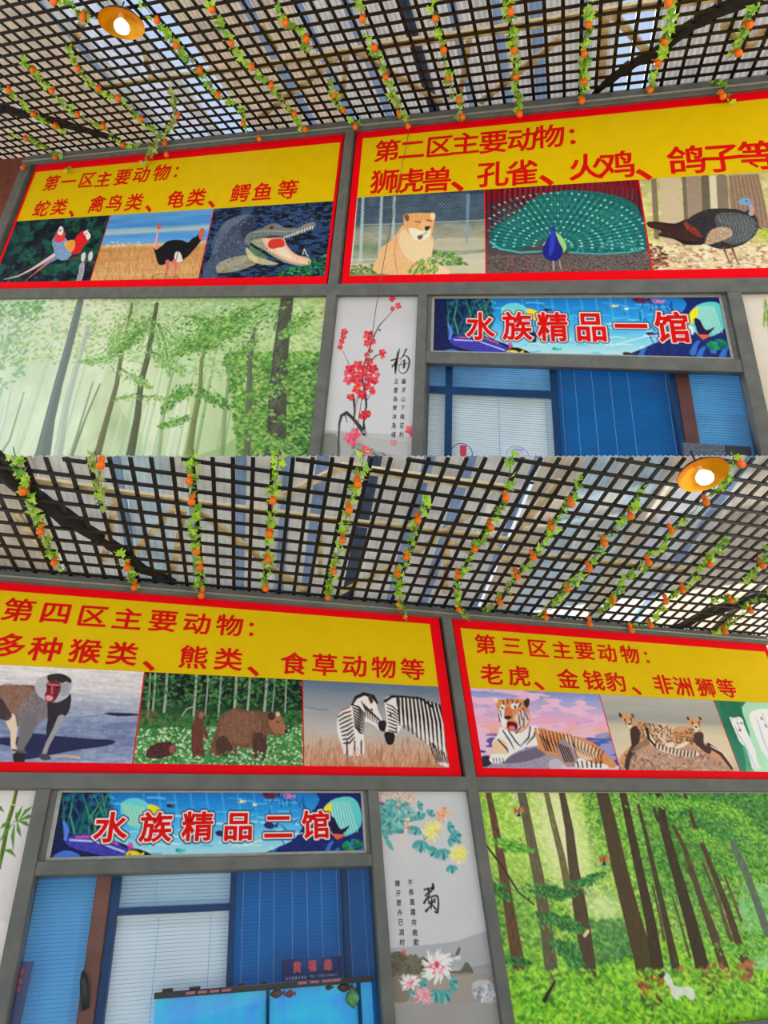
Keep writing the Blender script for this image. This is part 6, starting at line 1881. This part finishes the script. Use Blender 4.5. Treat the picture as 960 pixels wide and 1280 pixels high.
# dark blue side card in the left light
cd = -0.04
q = [LO.at(27, 1201, cd), LO.at(42, 1202, cd), LO.at(31.5, 1252, cd), LO.at(16, 1252, cd)]
sc_ = thing('side_card', LO.P(q[3][0], cd, q[3][1]), 'narrow dark blue card with vertical red characters at the left', 'card')
eu = [(q[3][0] + (q[3][0] - q[0][0]) * .8, q[3][1] - (q[0][1] - q[3][1]) * .8), (q[2][0] + (q[2][0] - q[1][0]) * .8, q[2][1] - (q[1][1] - q[2][1]) * .8)]
ring = [q[0], q[1], eu[1], eu[0]]
MB().hexa([LO.P(a_, cd, b_) for a_, b_ in ring], [LO.P(a_, cd - 0.005, b_) for a_, b_ in ring]).build('card_backing', material('navy_card', (20, 50, 104), 0.3), sc_)
for ch, x, y in (('黄', 27.5, 1215), ('福', 25, 1226), ('缘', 22.5, 1236)):
    glyph(LO, ch, x, y, hgt(LO, x, y, 9), M['card_red'], sc_, cd + 0.0015, 0.02, 0.7)
# the glossy dark handle beside the brown column
pts = [LO.P(*(lambda r_: (r_[0], -0.06, r_[1]))(LO.at(x, y, -0.06))) for x, y in ((103.5, 1214), (105, 1225), (106, 1238), (106, 1262))]
tag(MB().tube(pts, [0.008, 0.02, 0.024, 0.022], 8).build('tank_filter_pipe', M['tank_black'], None, True),
    'dark curved pipe standing beside the brown column in hall two', 'pipe')

# upper window: dark box and round stickers near the foot of the panes
cd = -0.03 * S_UP
u0, v1_ = UP.at(853, 553, cd); u1, _ = UP.at(937, 553, cd)
bx = thing('dark_box', UP.P((u0 + u1) / 2, cd, up['end_r']), 'black patterned box at the foot of the hall one window', 'box')
um_ = UP.at(905, 553, cd)[0]
M['wave'] = material('wave_printed_card', (40, 48, 60), 0.4, 0.0, 0.0, 40, rgb2=(120, 125, 135), stretch=(1, 1, 4))
MB().cbox(UP, u0, um_, cd - 0.1, cd, up['end_r'], v1_, 0.003).build('patterned_face', M['wave'], bx)
MB().cbox(UP, um_, u1, cd - 0.1, cd + .002, up['end_r'], v1_, 0.003).build('black_face', M['tank_black'], bx)
M['violet'] = material('violet_sticker_film', (150, 130, 215), 0.4)
M['crimson'] = material('crimson_sticker_film', (168, 20, 60), 0.4)
for x, y, r_, lab, mt in ((577, 567, 12, 'round clear sticker with a crimson bar on the hall one window', 'crimson'),
                          (647, 571, 12, 'round pale violet sticker on the white blind window', 'violet')):
    cd = -0.012
    u_, v_ = UP.at(x, y, cd)
    rad = r_ * 6.2 / FOC
    t = thing('window_sticker', UP.P(u_, cd, v_ - rad), lab, 'sticker')
    pts = [UP.P(u_ + rad * math.cos(k * math.pi / 12), cd, v_ + rad * math.sin(k * math.pi / 12)) for k in range(25)]
    MB().tube(pts, 0.004, 5).build('rim', M['violet'] if mt == 'violet' else M['bar_blue'], t)
    if mt == 'crimson':
        MB().box(UP, u_ - rad * .15, u_ + rad * .45, cd, cd + .003, v_ - rad * .8, v_ + rad * .85).build('crimson_bar', M[mt], t)
    else:
        MB().box(UP, u_ - rad * .3, u_ + rad * .5, cd, cd + .003, v_ + rad * .55, v_ + rad * .8).build('violet_mark', M[mt], t)
# ------------------------------------------------------------ lattice ceilings, roof sheets, timbers
def plane_pt(F, x, y, v0, s):
    """photo point -> (u, d) on the tilted plane v = v0 + s*d"""
    d = 0.5
    for _ in range(40):
        u, dn = F.under(x, y, v0 + s * d)
        if abs(dn - d) < 1e-5: break
        d = 0.5 * d + 0.5 * dn
    return u, d


def canopy(F, S, lv, front_y, xs, ref_u, pitch_u, ref_d, pitch_d, dmax, label, sheets, sheet_y, gap0, slope):
    vl = lv['lat'] + 0.004
    ea, eb = F.under(xs[0], front_y + 5, vl), F.under(xs[1], front_y + 5, vl)
    # front edge in plan, from the photograph's upper edge of the canopy
    ul, ur = F.under(xs[0], sheet_y, vl)[0], F.under(xs[1], sheet_y, vl)[0]
    ul, ur = min(ul, ea[0], U(F, xs[0], 700 if F is LO else 200)), max(ur, eb[0], U(F, xs[1], 780 if F is LO else 120))

    def edge(u):
        return ea[1] + (eb[1] - ea[1]) * (u - ea[0]) / (eb[0] - ea[0])

    def uedge(d):
        return ea[0] + (d - ea[1]) * (eb[0] - ea[0]) / (eb[1] - ea[1])
    lat = thing('lattice_ceiling', F.P((ul + ur) / 2, 0, vl), label, 'lattice')
    w = 0.0235 * S; th = 0.010 * S
    k = math.floor((ul - ref_u) / pitch_u)
    while ref_u + k * pitch_u < ur:
        u = ref_u + k * pitch_u; k += 1
        de = min(edge(u), dmax)
        if de > 0.05:
            MB().box(F, u - w / 2, u + w / 2, 0.0, de, vl + th, vl + 2 * th).build('cross_strip', M['black'], lat)
    d = ref_d % pitch_d
    while d < max(ea[1], eb[1]):
        a, b = ul, ur
        if d > 1e-3:
            if eb[1] > ea[1]: a = max(ul, uedge(d))
            else: b = min(ur, uedge(d))
        if b - a > 0.05:
            MB().box(F, a, b, d - w / 2, d + w / 2, vl, vl + th).build('long_strip', M['black'], lat)
        d += pitch_d
    # roof sheets
    v0 = vl + gap0
    rf = thing('sheet_roof', F.P((ul + ur) / 2, 0, v0), label.replace('black plastic lattice', 'translucent sheet roof over the lattice'), 'roof')
    fa, fb = plane_pt(F, xs[0], front_y, v0, slope), plane_pt(F, xs[1], front_y, v0, slope)

    def fedge(u):
        return fa[1] + (fb[1] - fa[1]) * (u - fa[0]) / (fb[0] - fa[0])
    for i, (x0, x1, mt) in enumerate(sheets):
        a, b = plane_pt(F, x0, sheet_y, v0, slope)[0], plane_pt(F, x1, sheet_y, v0, slope)[0]
        n = max(2, int((b - a) / (0.019 * S)))
        vs, fs = [], []
        dz = 0.003 * (i % 2)
        for j in range(n + 1):
            u = a + (b - a) * j / n
            c = 0.005 * S * math.cos(j * math.pi) + dz
            e = max(0.15, fedge(u))
            for q in (-0.05, 0.05):
                dd = q if q < 0 else e
                vs.append(F.P(u, dd, v0 + slope * dd + c))
        for j in range(n):
            fs.append((2 * j, 2 * j + 1, 2 * j + 3, 2 * j + 2))
        lab = {'sky': 'sky-toned bluish sheet', 'beige': 'beige translucent sheet', 'pale': 'pale grey translucent sheet', 'blue': 'narrow blue-grey sheet',
               'navy': 'dark navy sheet', 'white': 'bright white sheet'}[mt]
        tag(obj('roof_sheet', vs, fs, M['sheet_' + mt + ('' if F is LO else '_sun_dimmed')], rf), lab)
    return lat, rf, vl, v0


for sfx, q in (('', 1.0), ('_sun_dimmed', 2.05)):      # sunlit upper copies darkened, shaded lower ones lightened to even them out
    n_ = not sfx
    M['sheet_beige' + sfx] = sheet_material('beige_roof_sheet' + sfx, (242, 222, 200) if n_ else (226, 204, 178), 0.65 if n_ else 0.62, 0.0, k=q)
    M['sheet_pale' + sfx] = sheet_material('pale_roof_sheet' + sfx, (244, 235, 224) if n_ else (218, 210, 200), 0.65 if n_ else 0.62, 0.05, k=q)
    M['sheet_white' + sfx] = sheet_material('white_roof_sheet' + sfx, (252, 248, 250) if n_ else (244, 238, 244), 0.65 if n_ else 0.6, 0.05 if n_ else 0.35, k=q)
    M['sheet_sky' + sfx] = sheet_material('sky_toned_roof_sheet' + sfx, (214, 232, 254) if n_ else (205, 220, 246), 0.65 if n_ else 0.6, 0.06 if n_ else 0.75, k=q)  # lower sheet is barely clear: bright sky put into its colour
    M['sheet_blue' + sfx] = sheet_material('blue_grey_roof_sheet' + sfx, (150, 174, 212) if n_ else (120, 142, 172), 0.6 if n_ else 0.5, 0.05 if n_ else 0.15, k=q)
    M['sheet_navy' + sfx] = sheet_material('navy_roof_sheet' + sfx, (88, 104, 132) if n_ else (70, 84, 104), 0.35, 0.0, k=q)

G_LO, SL_LO = 0.06, 0.16
pr = (LO.under(151.7, 727, lo['lat'])[0] - LO.under(20, 715, lo['lat'])[0]) / 6
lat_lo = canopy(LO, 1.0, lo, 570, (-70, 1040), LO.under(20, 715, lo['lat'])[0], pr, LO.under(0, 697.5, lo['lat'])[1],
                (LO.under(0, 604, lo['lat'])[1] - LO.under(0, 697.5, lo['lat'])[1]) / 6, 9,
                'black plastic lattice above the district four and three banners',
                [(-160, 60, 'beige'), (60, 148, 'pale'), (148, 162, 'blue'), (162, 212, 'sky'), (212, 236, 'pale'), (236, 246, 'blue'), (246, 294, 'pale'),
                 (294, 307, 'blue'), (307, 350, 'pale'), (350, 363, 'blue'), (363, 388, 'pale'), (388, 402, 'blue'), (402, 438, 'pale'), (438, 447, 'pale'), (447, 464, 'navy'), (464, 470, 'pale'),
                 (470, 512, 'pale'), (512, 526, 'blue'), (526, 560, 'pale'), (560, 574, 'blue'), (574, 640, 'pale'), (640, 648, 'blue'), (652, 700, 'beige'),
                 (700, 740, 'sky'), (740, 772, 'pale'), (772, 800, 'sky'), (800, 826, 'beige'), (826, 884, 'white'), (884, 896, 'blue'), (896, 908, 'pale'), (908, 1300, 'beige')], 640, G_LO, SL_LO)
G_UP, SL_UP = 0.10, 0.16
pu = (UP.under(480.5, 150, up['lat'])[0] - UP.under(406, 160, up['lat'])[0]) / 5
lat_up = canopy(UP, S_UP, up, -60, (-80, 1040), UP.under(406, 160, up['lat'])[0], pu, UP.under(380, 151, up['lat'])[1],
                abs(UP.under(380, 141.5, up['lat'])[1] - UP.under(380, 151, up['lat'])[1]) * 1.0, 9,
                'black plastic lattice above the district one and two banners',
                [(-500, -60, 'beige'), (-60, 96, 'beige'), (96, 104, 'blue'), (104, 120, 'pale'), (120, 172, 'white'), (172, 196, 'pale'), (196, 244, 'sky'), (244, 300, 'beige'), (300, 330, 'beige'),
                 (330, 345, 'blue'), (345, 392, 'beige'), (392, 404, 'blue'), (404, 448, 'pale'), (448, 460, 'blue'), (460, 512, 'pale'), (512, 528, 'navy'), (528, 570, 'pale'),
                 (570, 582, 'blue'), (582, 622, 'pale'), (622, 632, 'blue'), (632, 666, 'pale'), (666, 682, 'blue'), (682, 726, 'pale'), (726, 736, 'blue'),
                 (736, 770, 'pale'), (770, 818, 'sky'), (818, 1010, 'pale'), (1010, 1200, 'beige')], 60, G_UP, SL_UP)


# timbers lying between lattice and roof
def rods(F, S, segs, vl, gap, lab, wpx):
    t = thing('roof_truss', F.P(*(lambda r_: (r_[0], r_[1], vl + gap))(F.under(segs[0][0], segs[0][1], vl + gap))), lab, 'timber frame')
    for i, (x0, y0, x1, y1, *w) in enumerate(segs):
        a = F.under(x0, y0, vl + gap); b = F.under(x1, y1, vl + gap)
        g2 = gap - 0.004 * (i % 3)
        ww = (w[0] if w else wpx) * 4.3 * S / FOC * (1.25 if F is UP else 1.0)
        MB().beam(F.P(a[0], a[1], vl + g2), F.P(b[0], b[1], vl + g2), ww, 0.02 * S, F.d if abs(x1 - x0) > abs(y1 - y0) else F.h).build(
            'timber', M['wood'], t)
    return t


rods(LO, 1.0, [(-40, 588, 147, 614), (147, 614, 320, 637), (320, 637, 470, 655, 9), (470, 655, 640, 676, 9), (640, 690, 860, 712), (220, 632, 167, 690, 6), (247, 638, 322, 694, 7),
               (320, 695, 388, 742, 7), (490, 706, 424, 740, 6), (230, 638, 216, 716, 6), (401, 655, 400, 720, 5), (334, 628, 425, 583, 7),
               (425, 583, 640, 612, 10), (147, 612, 130, 700, 6), (560, 676, 590, 690, 6), (590, 640, 520, 690, 6), (560, 660, 556, 740, 6), (20, 640, 60, 690, 6),
               (700, 600, 642, 670, 6), (610, 672, 642, 712, 6)], lat_lo[2], 0.045, 'raw timber truss above the lower lattice', 7)
rods(UP, S_UP, [(130, 108, 339, 80, 6), (339, 80, 470, 58, 7), (470, 58, 640, 34, 8), (640, 34, 800, 8, 8), (800, 8, 960, -12, 8), (432, 62, 372, 110, 6), (372, 110, 325, 146, 6),
                (445, 64, 552, 128, 6), (434, 65, 428, 120, 5), (588, 40, 575, 120, 5), (700, 48, 600, 128, 6), (765, 15, 812, 68, 6), (757, 20, 752, 100, 6),
                (90, 60, 110, 10, 6), (325, 30, 345, 60, 6), (905, 30, 930, 60, 6), (930, 65, 960, 30, 6), (180, 60, 190, 100, 5)], lat_up[2], 0.075, 'raw timber truss above the upper lattice', 7)


# thick black dead vines above the lattice
def trunk(F, S, pts, vl, gap, wp, lab):
    P, Wd = [], []
    rng = random.Random(len(pts))
    for (x, y), w in zip(pts, wp):
        u, d = F.under(x, y, vl + gap)
        P.append(F.P(u, d, vl + gap + rng.uniform(0, .01))); Wd.append(w * 4.3 * S / FOC / 2)
    # subdivide and roughen
    Q, W2 = [], []
    for i in range(len(P) - 1):
        for k in range(3):
            t = k / 3
            Q.append(P[i].lerp(P[i + 1], t) + Vector((rng.uniform(-1, 1), rng.uniform(-1, 1), rng.uniform(-1, 1))) * 0.006 * S)
            W2.append((Wd[i] + (Wd[i + 1] - Wd[i]) * t) * rng.uniform(0.85, 1.15))
    Q.append(P[-1]); W2.append(Wd[-1])
    return tag(MB().tube(Q, W2, 8).build('dead_vine', M['bark'], None, True), lab, 'vine')


trunk(LO, 1, [(-30, 560), (0, 582), (28, 608), (58, 632), (85, 648), (115, 667), (150, 690), (180, 712), (218, 729)], lat_lo[2], 0.035,
      [20, 18, 17, 15, 17, 12, 11, 12, 8], 'thick black dead vine over the lower lattice at the left')
trunk(LO, 1, [(1000, 730), (960, 745), (920, 755), (880, 768), (850, 783), (836, 792)], lat_lo[2], 0.03, [14, 14, 12, 13, 10, 8], 'black dead vine over the lower lattice at far right')
trunk(UP, S_UP, [(960, -14), (925, 2), (890, 15), (858, 36), (825, 62), (795, 78), (765, 98), (742, 118)], lat_up[2], 0.05,
      [16, 15, 14, 12, 12, 11, 11, 6], 'thick black dead vine over the upper lattice at the right')
trunk(UP, S_UP, [(-30, 128), (10, 138), (50, 146), (95, 160), (150, 176)], lat_up[2], 0.05, [10, 12, 11, 12, 8], 'black dead vine over the upper lattice at the left')

# steel props that carry the upper front on the lower one
for k in range(6):
    a_ = UP.P(ua + (UR - ua) * (k + .5) / 6, -0.16, up['end'] + 0.02 + 0.25 * k / 5)
    b_ = LO.P(LL + (LR - LL) * (k + .5) / 6, -0.16, lo['lat'] - 0.05)
    tag(MB().beam(a_, b_, 0.08, 0.08, LO.h).build('steel_prop', M['steel']), kind='structure')

# ------------------------------------------------------------ artificial vines with orange gourds
def lathe(prof, n=10):
    vs, fs = [], []
    for r_, z in prof:
        for k in range(n):
            a = 2 * math.pi * k / n
            vs.append((r_ * math.cos(a), r_ * math.sin(a), z))
    for i in range(len(prof) - 1):
        for k in range(n):
            j = (k + 1) % n
            fs.append((i * n + k, i * n + j, (i + 1) * n + j, (i + 1) * n + k))
    return vs, fs


def mesh_data(name, vs, fs, mat, smooth=True):
    me = bpy.data.meshes.new(name)
    me.from_pydata(vs, [], fs); me.update()
    me.materials.append(mat)
    if smooth: me.polygons.foreach_set('use_smooth', [True] * len(me.polygons))
    return me


gv, gf = lathe([(0.0005, -0.036), (0.011, -0.034), (0.020, -0.027), (0.0235, -0.016), (0.021, -0.004), (0.015, 0.005), (0.0125, 0.010), (0.0145, 0.016),
                (0.0175, 0.025), (0.0165, 0.036), (0.010, 0.045), (0.003, 0.048), (0.0022, 0.058), (0.0004, 0.059)], 10)
gourd_mesh = mesh_data('gourd', gv, gf, M['gourd'])


def leaf_mesh(seed, mat):
    r = random.Random(seed)
    # five-lobed ivy outline, folded along the midrib
    ang = [-90, -140, -175, 165, 140, 112, 90, 68, 40, 15, -5, -40]
    rad = [0.10, 0.30, 0.22, 0.46, 0.26, 0.34, 0.60, 0.34, 0.26, 0.46, 0.22, 0.30]
    vs = [(0, 0, 0)]
    for a, q in zip(ang, rad):
        q *= r.uniform(0.9, 1.1)
        x, y = q * math.cos(math.radians(a)), q * math.sin(math.radians(a))
        vs.append((x, y, -0.28 * abs(x) + 0.1 * y * y))
    n = len(ang)
    fs = [(0, 1 + k, 1 + (k + 1) % n) for k in range(n)]
    return mesh_data('leaf', vs, fs, mat, False)


leafs = [leaf_mesh(1, M['leaf']), leaf_mesh(2, M['leaf']), leaf_mesh(3, M['leaf2']), leaf_mesh(4, M['leaf3'])]


def inst(name, me, parent, loc, rot, sc):
    o = bpy.data.objects.new(name, me)
    COL.objects.link(o)
    o.parent = parent
    o.location = loc; o.rotation_euler = rot; o.scale = (sc, sc, sc)
    return o


def strand(F, S, vl, path, fruits, label, dens=1.0, pale=0.1, seed=0, group=None):
    r = random.Random(seed)
    drop = 0.012 * S
    W3 = []
    for x, y in path:
        u, d = F.under(x, y, vl - drop)
        W3.append(F.P(u, max(d, 0.055 * S), vl - drop if d > 0.055 * S else F.at(x, y, 0.055 * S)[1]))
    t = thing('gourd_vine', W3[0], label, 'vine', group)
    # fine path with a little sag
    Q = []
    for i in range(len(W3) - 1):
        L = (W3[i + 1] - W3[i]).length
        n = max(1, int(L / (0.05 * S)))
        for k in range(n):
            q = k / n
            p = W3[i].lerp(W3[i + 1], q)
            p = p - F.v * 0.012 * S * math.sin(math.pi * q)
            Q.append(p + Vector((r.uniform(-1, 1), r.uniform(-1, 1), r.uniform(-1, 1))) * 0.005 * S)
    Q.append(W3[-1])
    MB().tube(Q, 0.0028 * S, 4).build('stem', M['vine'], t)
    tot = sum((Q[i + 1] - Q[i]).length for i in range(len(Q) - 1))
    n = int(tot / (0.0155 * S) * dens) + 2
    for k in range(n):
        s_ = r.random() * (len(Q) - 1)
        i = int(s_); p = Q[i].lerp(Q[min(i + 1, len(Q) - 1)], s_ - i)
        p = p + F.h * r.uniform(-1, 1) * 0.026 * S - F.v * r.uniform(-0.002, 0.035) * S
        me = leafs[3] if r.random() < pale else r.choice(leafs[:3])
        inst('leaf', me, t, p - W3[0], (r.uniform(-0.7, 0.9) + 0.5, r.uniform(-0.7, 0.7), r.uniform(0, 6.28)), 0.066 * S * r.uniform(0.75, 1.3))
    for x, y in fruits:
        u, d = F.under(x, y, vl - 0.045 * S)
        if d < 0.08 * S:
            u, v = F.at(x, y, 0.08 * S); p = F.P(u, 0.08 * S, v)
        else:
            p = F.P(u, d, vl - 0.045 * S)
        inst('gourd', gourd_mesh, t, p - W3[0], (r.uniform(-.15, .15), r.uniform(-.15, .15), 0), S * 1.0 * r.uniform(0.92, 1.08))
    return t


UPV = [  # path (starts, ends), fruits
    ([(-10, 98), (11, 112), (42, 142), (69, 157), (82, 163)], [(11, 112), (42, 142), (69, 157)]),
    ([(24, 66), (41, 87), (65, 113), (97, 143), (129, 157), (154, 181), (172, 180)], [(41, 87), (65, 113), (97, 143), (129, 157), (154, 181)]),
    ([(82, 52), (97, 85), (123, 110), (148, 122), (176, 148), (200, 165), (208, 193)], [(97, 85), (123, 110), (148, 122), (176, 148), (206, 178), (208, 193)]),
    ([(62, -8), (85, 2), (104, 19), (126, 24)], [(68, 1), (104, 20)]),
    ([(178, 2), (196, 25), (220, 56), (250, 87), (273, 118), (300, 130), (304, 153), (324, 173)], [(196, 25), (220, 56), (250, 87), (273, 118), (304, 153), (324, 173)]),
    ([(262, -6), (265, 11), (289, 53), (315, 83), (339, 106), (368, 142), (381, 161), (390, 160)], [(265, 11), (289, 53), (315, 83), (339, 106), (368, 142), (381, 161)]),
    ([(346, 0), (357, 28), (378, 36), (384, 62)], [(357, 28), (383, 48)]),
    ([(411, 102), (418, 118), (429, 137), (444, 152), (452, 154)], [(418, 118), (429, 137), (444, 158)]),
    ([(448, -8), (453, 23), (468, 59), (482, 95), (499, 135), (512, 147)], [(453, 23), (468, 59), (482, 95), (499, 142), (510, 157)]),
    ([(541, -8), (544, 23), (554, 62), (560, 97), (573, 124), (578, 146)], [(544, 23), (554, 62), (560, 97), (573, 124), (578, 146)]),
    ([(633, -8), (638, 14), (642, 62), (645, 95), (648, 125), (649, 142)], [(638, 14), (642, 62), (645, 95), (649, 142)]),
    ([(733, -8), (735, 30), (730, 66), (730, 101), (727, 125)], [(735, 30), (730, 66), (730, 101), (727, 125)]),
    ([(838, -8), (836, 25), (830, 51), (822, 78), (812, 112)], [(835, 2), (830, 51), (822, 78), (812, 112)]),
    ([(944, 4), (930, 22), (922, 55), (908, 70)], [(935, 30), (922, 65)]),
    ([(892, 98), (897, 108), (896, 126)], [(903, 119)]),
    ([(14, 168), (40, 172), (60, 185), (86, 194)], [(32, 173), (69, 196)]),
    ([(22, 214), (34, 226)], [(29, 209)]),
    ([(120, 206), (128, 212)], []),
    ([(214, 112), (221, 140), (212, 160), (212, 200)], [(222, 144)]),
]
LOV = [
    ([(18, 560), (30, 600), (45, 640), (60, 680), (78, 712)], [(30, 612), (51, 662), (68, 701)]),
    ([(120, 560), (124, 590), (124, 622), (130, 636)], [(126, 579)]),
    ([(150, 684), (160, 700), (166, 720), (172, 728)], [(159, 707), (168, 732)]),
    ([(243, 562), (238, 610), (243, 635), (246, 687), (250, 707), (251, 735)], [(237, 599), (240, 625), (246, 687), (250, 707), (252, 742)]),
    ([(350, 562), (343, 610), (338, 650), (335, 697), (332, 733)], [(341, 624), (337, 665), (335, 697), (332, 733)]),
    ([(456, 562), (447, 595), (436, 630), (428, 668), (417, 712), (408, 745)], [(447, 603), (436, 635), (428, 673), (417, 712), (409, 745)]),
    ([(532, 622), (520, 655), (508, 694), (497, 715), (499, 745), (497, 772)], [(522, 648), (508, 694), (497, 715), (500, 757)]),
    ([(642, 562), (632, 615), (613, 650), (593, 684), (572, 718), (572, 750), (577, 772)], [(632, 621), (613, 657), (593, 684), (572, 718), (573, 760)]),
    ([(727, 592), (712, 620), (689, 657), (666, 695), (646, 715), (625, 745), (600, 762)], [(714, 628), (689, 657), (666, 695), (646, 718), (625, 752)]),
    ([(803, 603), (788, 636), (755, 670), (736, 705), (709, 730), (682, 762), (664, 766)], [(788, 643), (755, 677), (736, 709), (709, 734), (682, 770)]),
    ([(918, 562), (905, 600), (882, 622), (839, 662), (812, 696), (780, 722), (766, 745), (737, 770)], [(925, 578), (882, 626), (839, 662), (810, 701), (766, 750), (737, 778)]),
    ([(905, 672), (887, 694), (853, 732), (832, 750), (812, 776), (788, 778)], [(887, 704), (853, 736), (832, 750), (813, 780), (789, 786)]),
    ([(962, 680), (952, 700), (930, 726)], [(952, 705)]),
    ([(962, 738), (938, 752), (908, 780), (888, 790)], [(938, 762), (906, 788)]),
    ([(882, 746), (900, 744), (918, 748)], [(913, 749)]),
]
names_up = ['leftmost at the edge', 'second from the left edge', 'long one running down to the district one banner left half', 'short one left of the gold lamp',
            'right of the gold lamp', 'long one meeting the banner top before the grey post', 'short one with two gourds near the top edge',
            'short one ending at the grey post between banners', 'long one with a brown string hanging from its end', 'above the first characters of the district two banner',
            'above the middle characters of the district two banner', 'leafy one above the peacock picture', 'leafy one crossing the black dead vine',
            'short leafy one at the upper right corner', 'tiny one hanging over the red rim at right', 'low one at far left with two gourds',
            'single gourd sprig on the left corner post', 'sprig without gourd over the banner top left', 'pale drooping one over the banner top']
names_lo = ['leafy one crossing the black dead vine at left', 'pale one with a single gourd', 'short one under the dead vine end', 'with five gourds above the district four title',
            'with four gourds above the bears picture', 'with five gourds right of the title colon', 'leafy one reaching below the beam over the zebras',
            'long one ending at the post between banners', 'long one starting with bare tendrils', 'long one above the tiger picture', 'longest one running down from the gold lamp',
            'bushy one above the cheetahs', 'short one at the right edge', 'low one at the lower right corner of the lattice', 'single gourd sprig on the dead vine at right']
for i, (p, f) in enumerate(UPV):
    strand(UP, S_UP, lat_up[2], p, f, 'upper gourd vine, ' + names_up[i], 1.0 if p[0][0] > 600 else 0.8, 0.9 if i in (18, 2) and i == 18 else 0.12, 100 + i,
           'orange gourd vines under the upper lattice')
for i, (p, f) in enumerate(LOV):
    strand(LO, S_LO, lat_lo[2], p, f, 'lower gourd vine, ' + names_lo[i], 0.95, 0.8 if i == 1 else 0.1, 200 + i,
           'orange gourd vines under the lower lattice')

# ------------------------------------------------------------ the two pendant lamps
LAMP_K = 1.0


def lamp(F, S, x, y, diam_px, vl, label, minor_px, roll):
    v = vl - 0.10 * S
    u, d = F.under(x, y, v)
    c = F.P(u, d, v)
    z = (R.transposed() @ (c - EYE)).z
    rad = diam_px / 2 * z / FOC
    # the shade hangs askew: its axis leans away from the viewer
    ray = (c - EYE).normalized()
    best = None
    for ia in range(60):
        for ib in range(2, 44):
            al, be = ia * math.pi / 30, ib * math.pi / 90
            e1 = ray.cross(Vector((0, 0, 1))).normalized(); e2 = e1.cross(ray).normalized()
            if e2.z < 0: e2 = -e2
            q_ = (ray * math.cos(be) + (e1 * math.cos(al) + e2 * math.sin(al)) * math.sin(be)).normalized()
            if q_.z < 0.2 or (R.transposed() @ q_).y > 0: continue
            a1 = q_.cross(Vector((1, 0.2, 0))).normalized(); a2 = q_.cross(a1)
            pts = []
            for k in range(16):
                w_ = R.transposed() @ (c + (a1 * math.cos(k * math.pi / 8) + a2 * math.sin(k * math.pi / 8)) * rad - EYE)
                pts.append((w_.x / w_.z * FOC, w_.y / w_.z * FOC))
            pts = np.array(pts); pts -= pts.mean(0)
            ev_, vec = np.linalg.eigh(pts.T @ pts / 16 * 8)
            mn, mj = math.sqrt(ev_[0]), math.sqrt(ev_[1])
            mn *= 1.0 / math.sqrt(1.0); ang = math.atan2(vec[1, 1], vec[0, 1])
            ang = (ang + math.pi / 2) % math.pi - math.pi / 2
            cost = abs(mn / mj - minor_px / diam_px) * 3 + abs(ang - roll)
            if best is None or cost < best[0]: best = (cost, q_, mj)
    ax = best[1]
    rad *= diam_px / best[2] * LAMP_K
    rot = Vector((0, 0, 1)).rotation_difference(ax).to_matrix()
    t = thing('pendant_lamp', c, label, 'lamp')

    def ring(prof, name, mat):
        vs, fs = lathe(prof, 32)
        return obj(name, [c + rot @ Vector(p) for p in vs], fs, mat, t, True)
    q = rad
    ring([(q, 0), (q * .985, q * .06), (q * .80, q * .26), (q * .50, q * .42), (q * .20, q * .50), (q * .10, q * .56)], 'shade', M['shade_out'])
    ring([(q * 1.0, -q * .005), (q * .97, q * .03), (q * .78, q * .22), (q * .48, q * .38), (q * .18, q * .46), (q * .02, q * .47)], 'lining', M['gold'])
    ring([(q * .12, q * .45), (q * .14, q * .2), (q * .13, q * .12)], 'socket', M['wood'])
    ring([(q * .12, q * .22), (q * .22, q * .12), (q * .33, -q * .04), (q * .35, -q * .16), (q * .30, -q * .30), (q * .17, -q * .38), (q * .01, -q * .41)], 'bulb', M['bulb'])
    MB().tube([c + ax * q * .5, c + ax * q * .6, c + ax * q * .6 + F.v * 0.1 * S], 0.006 * S, 6).build('cord', M['black'], t)
    return t


lamp(UP, S_UP, 152, 30, 62, lat_up[2], 'gold-lined pendant lamp under the upper lattice at the left', 37, math.radians(20))
lamp(LO, S_LO, 879, 594, 68, lat_lo[2], 'gold-lined pendant lamp under the lower lattice at the right', 39, math.radians(-22))

# brown string hanging down from the ninth upper vine
P = []
for x, y in ((512, 160), (504, 200), (496, 245), (487, 290), (480, 325), (475, 355), (470, 385), (465, 420), (459, 462), (452, 500), (446, 540)):
    u_, v_ = UP.at(x, y, 0.10 * S_UP)
    P.append(UP.P(u_, 0.10 * S_UP, v_))
tag(MB().tube(P, 0.0042, 4).build('hanging_string', M['cord'], None, True), 'thin brown string hanging in front of the district two banner', 'string')

# red-brown column at the far left of the upper front
a_, b_ = UP.at(-30, 230, 0.02)[0], UP.at(21, 230, 0.02)[0]
tag(MB().cbox(UP, a_, b_, -0.15, 0.05, V(UP, 0, 420), up['lat'] + 0.02, 0.012).build('brown_column', M['rust'], None),
    'red-brown steel column at the upper far left', 'column')
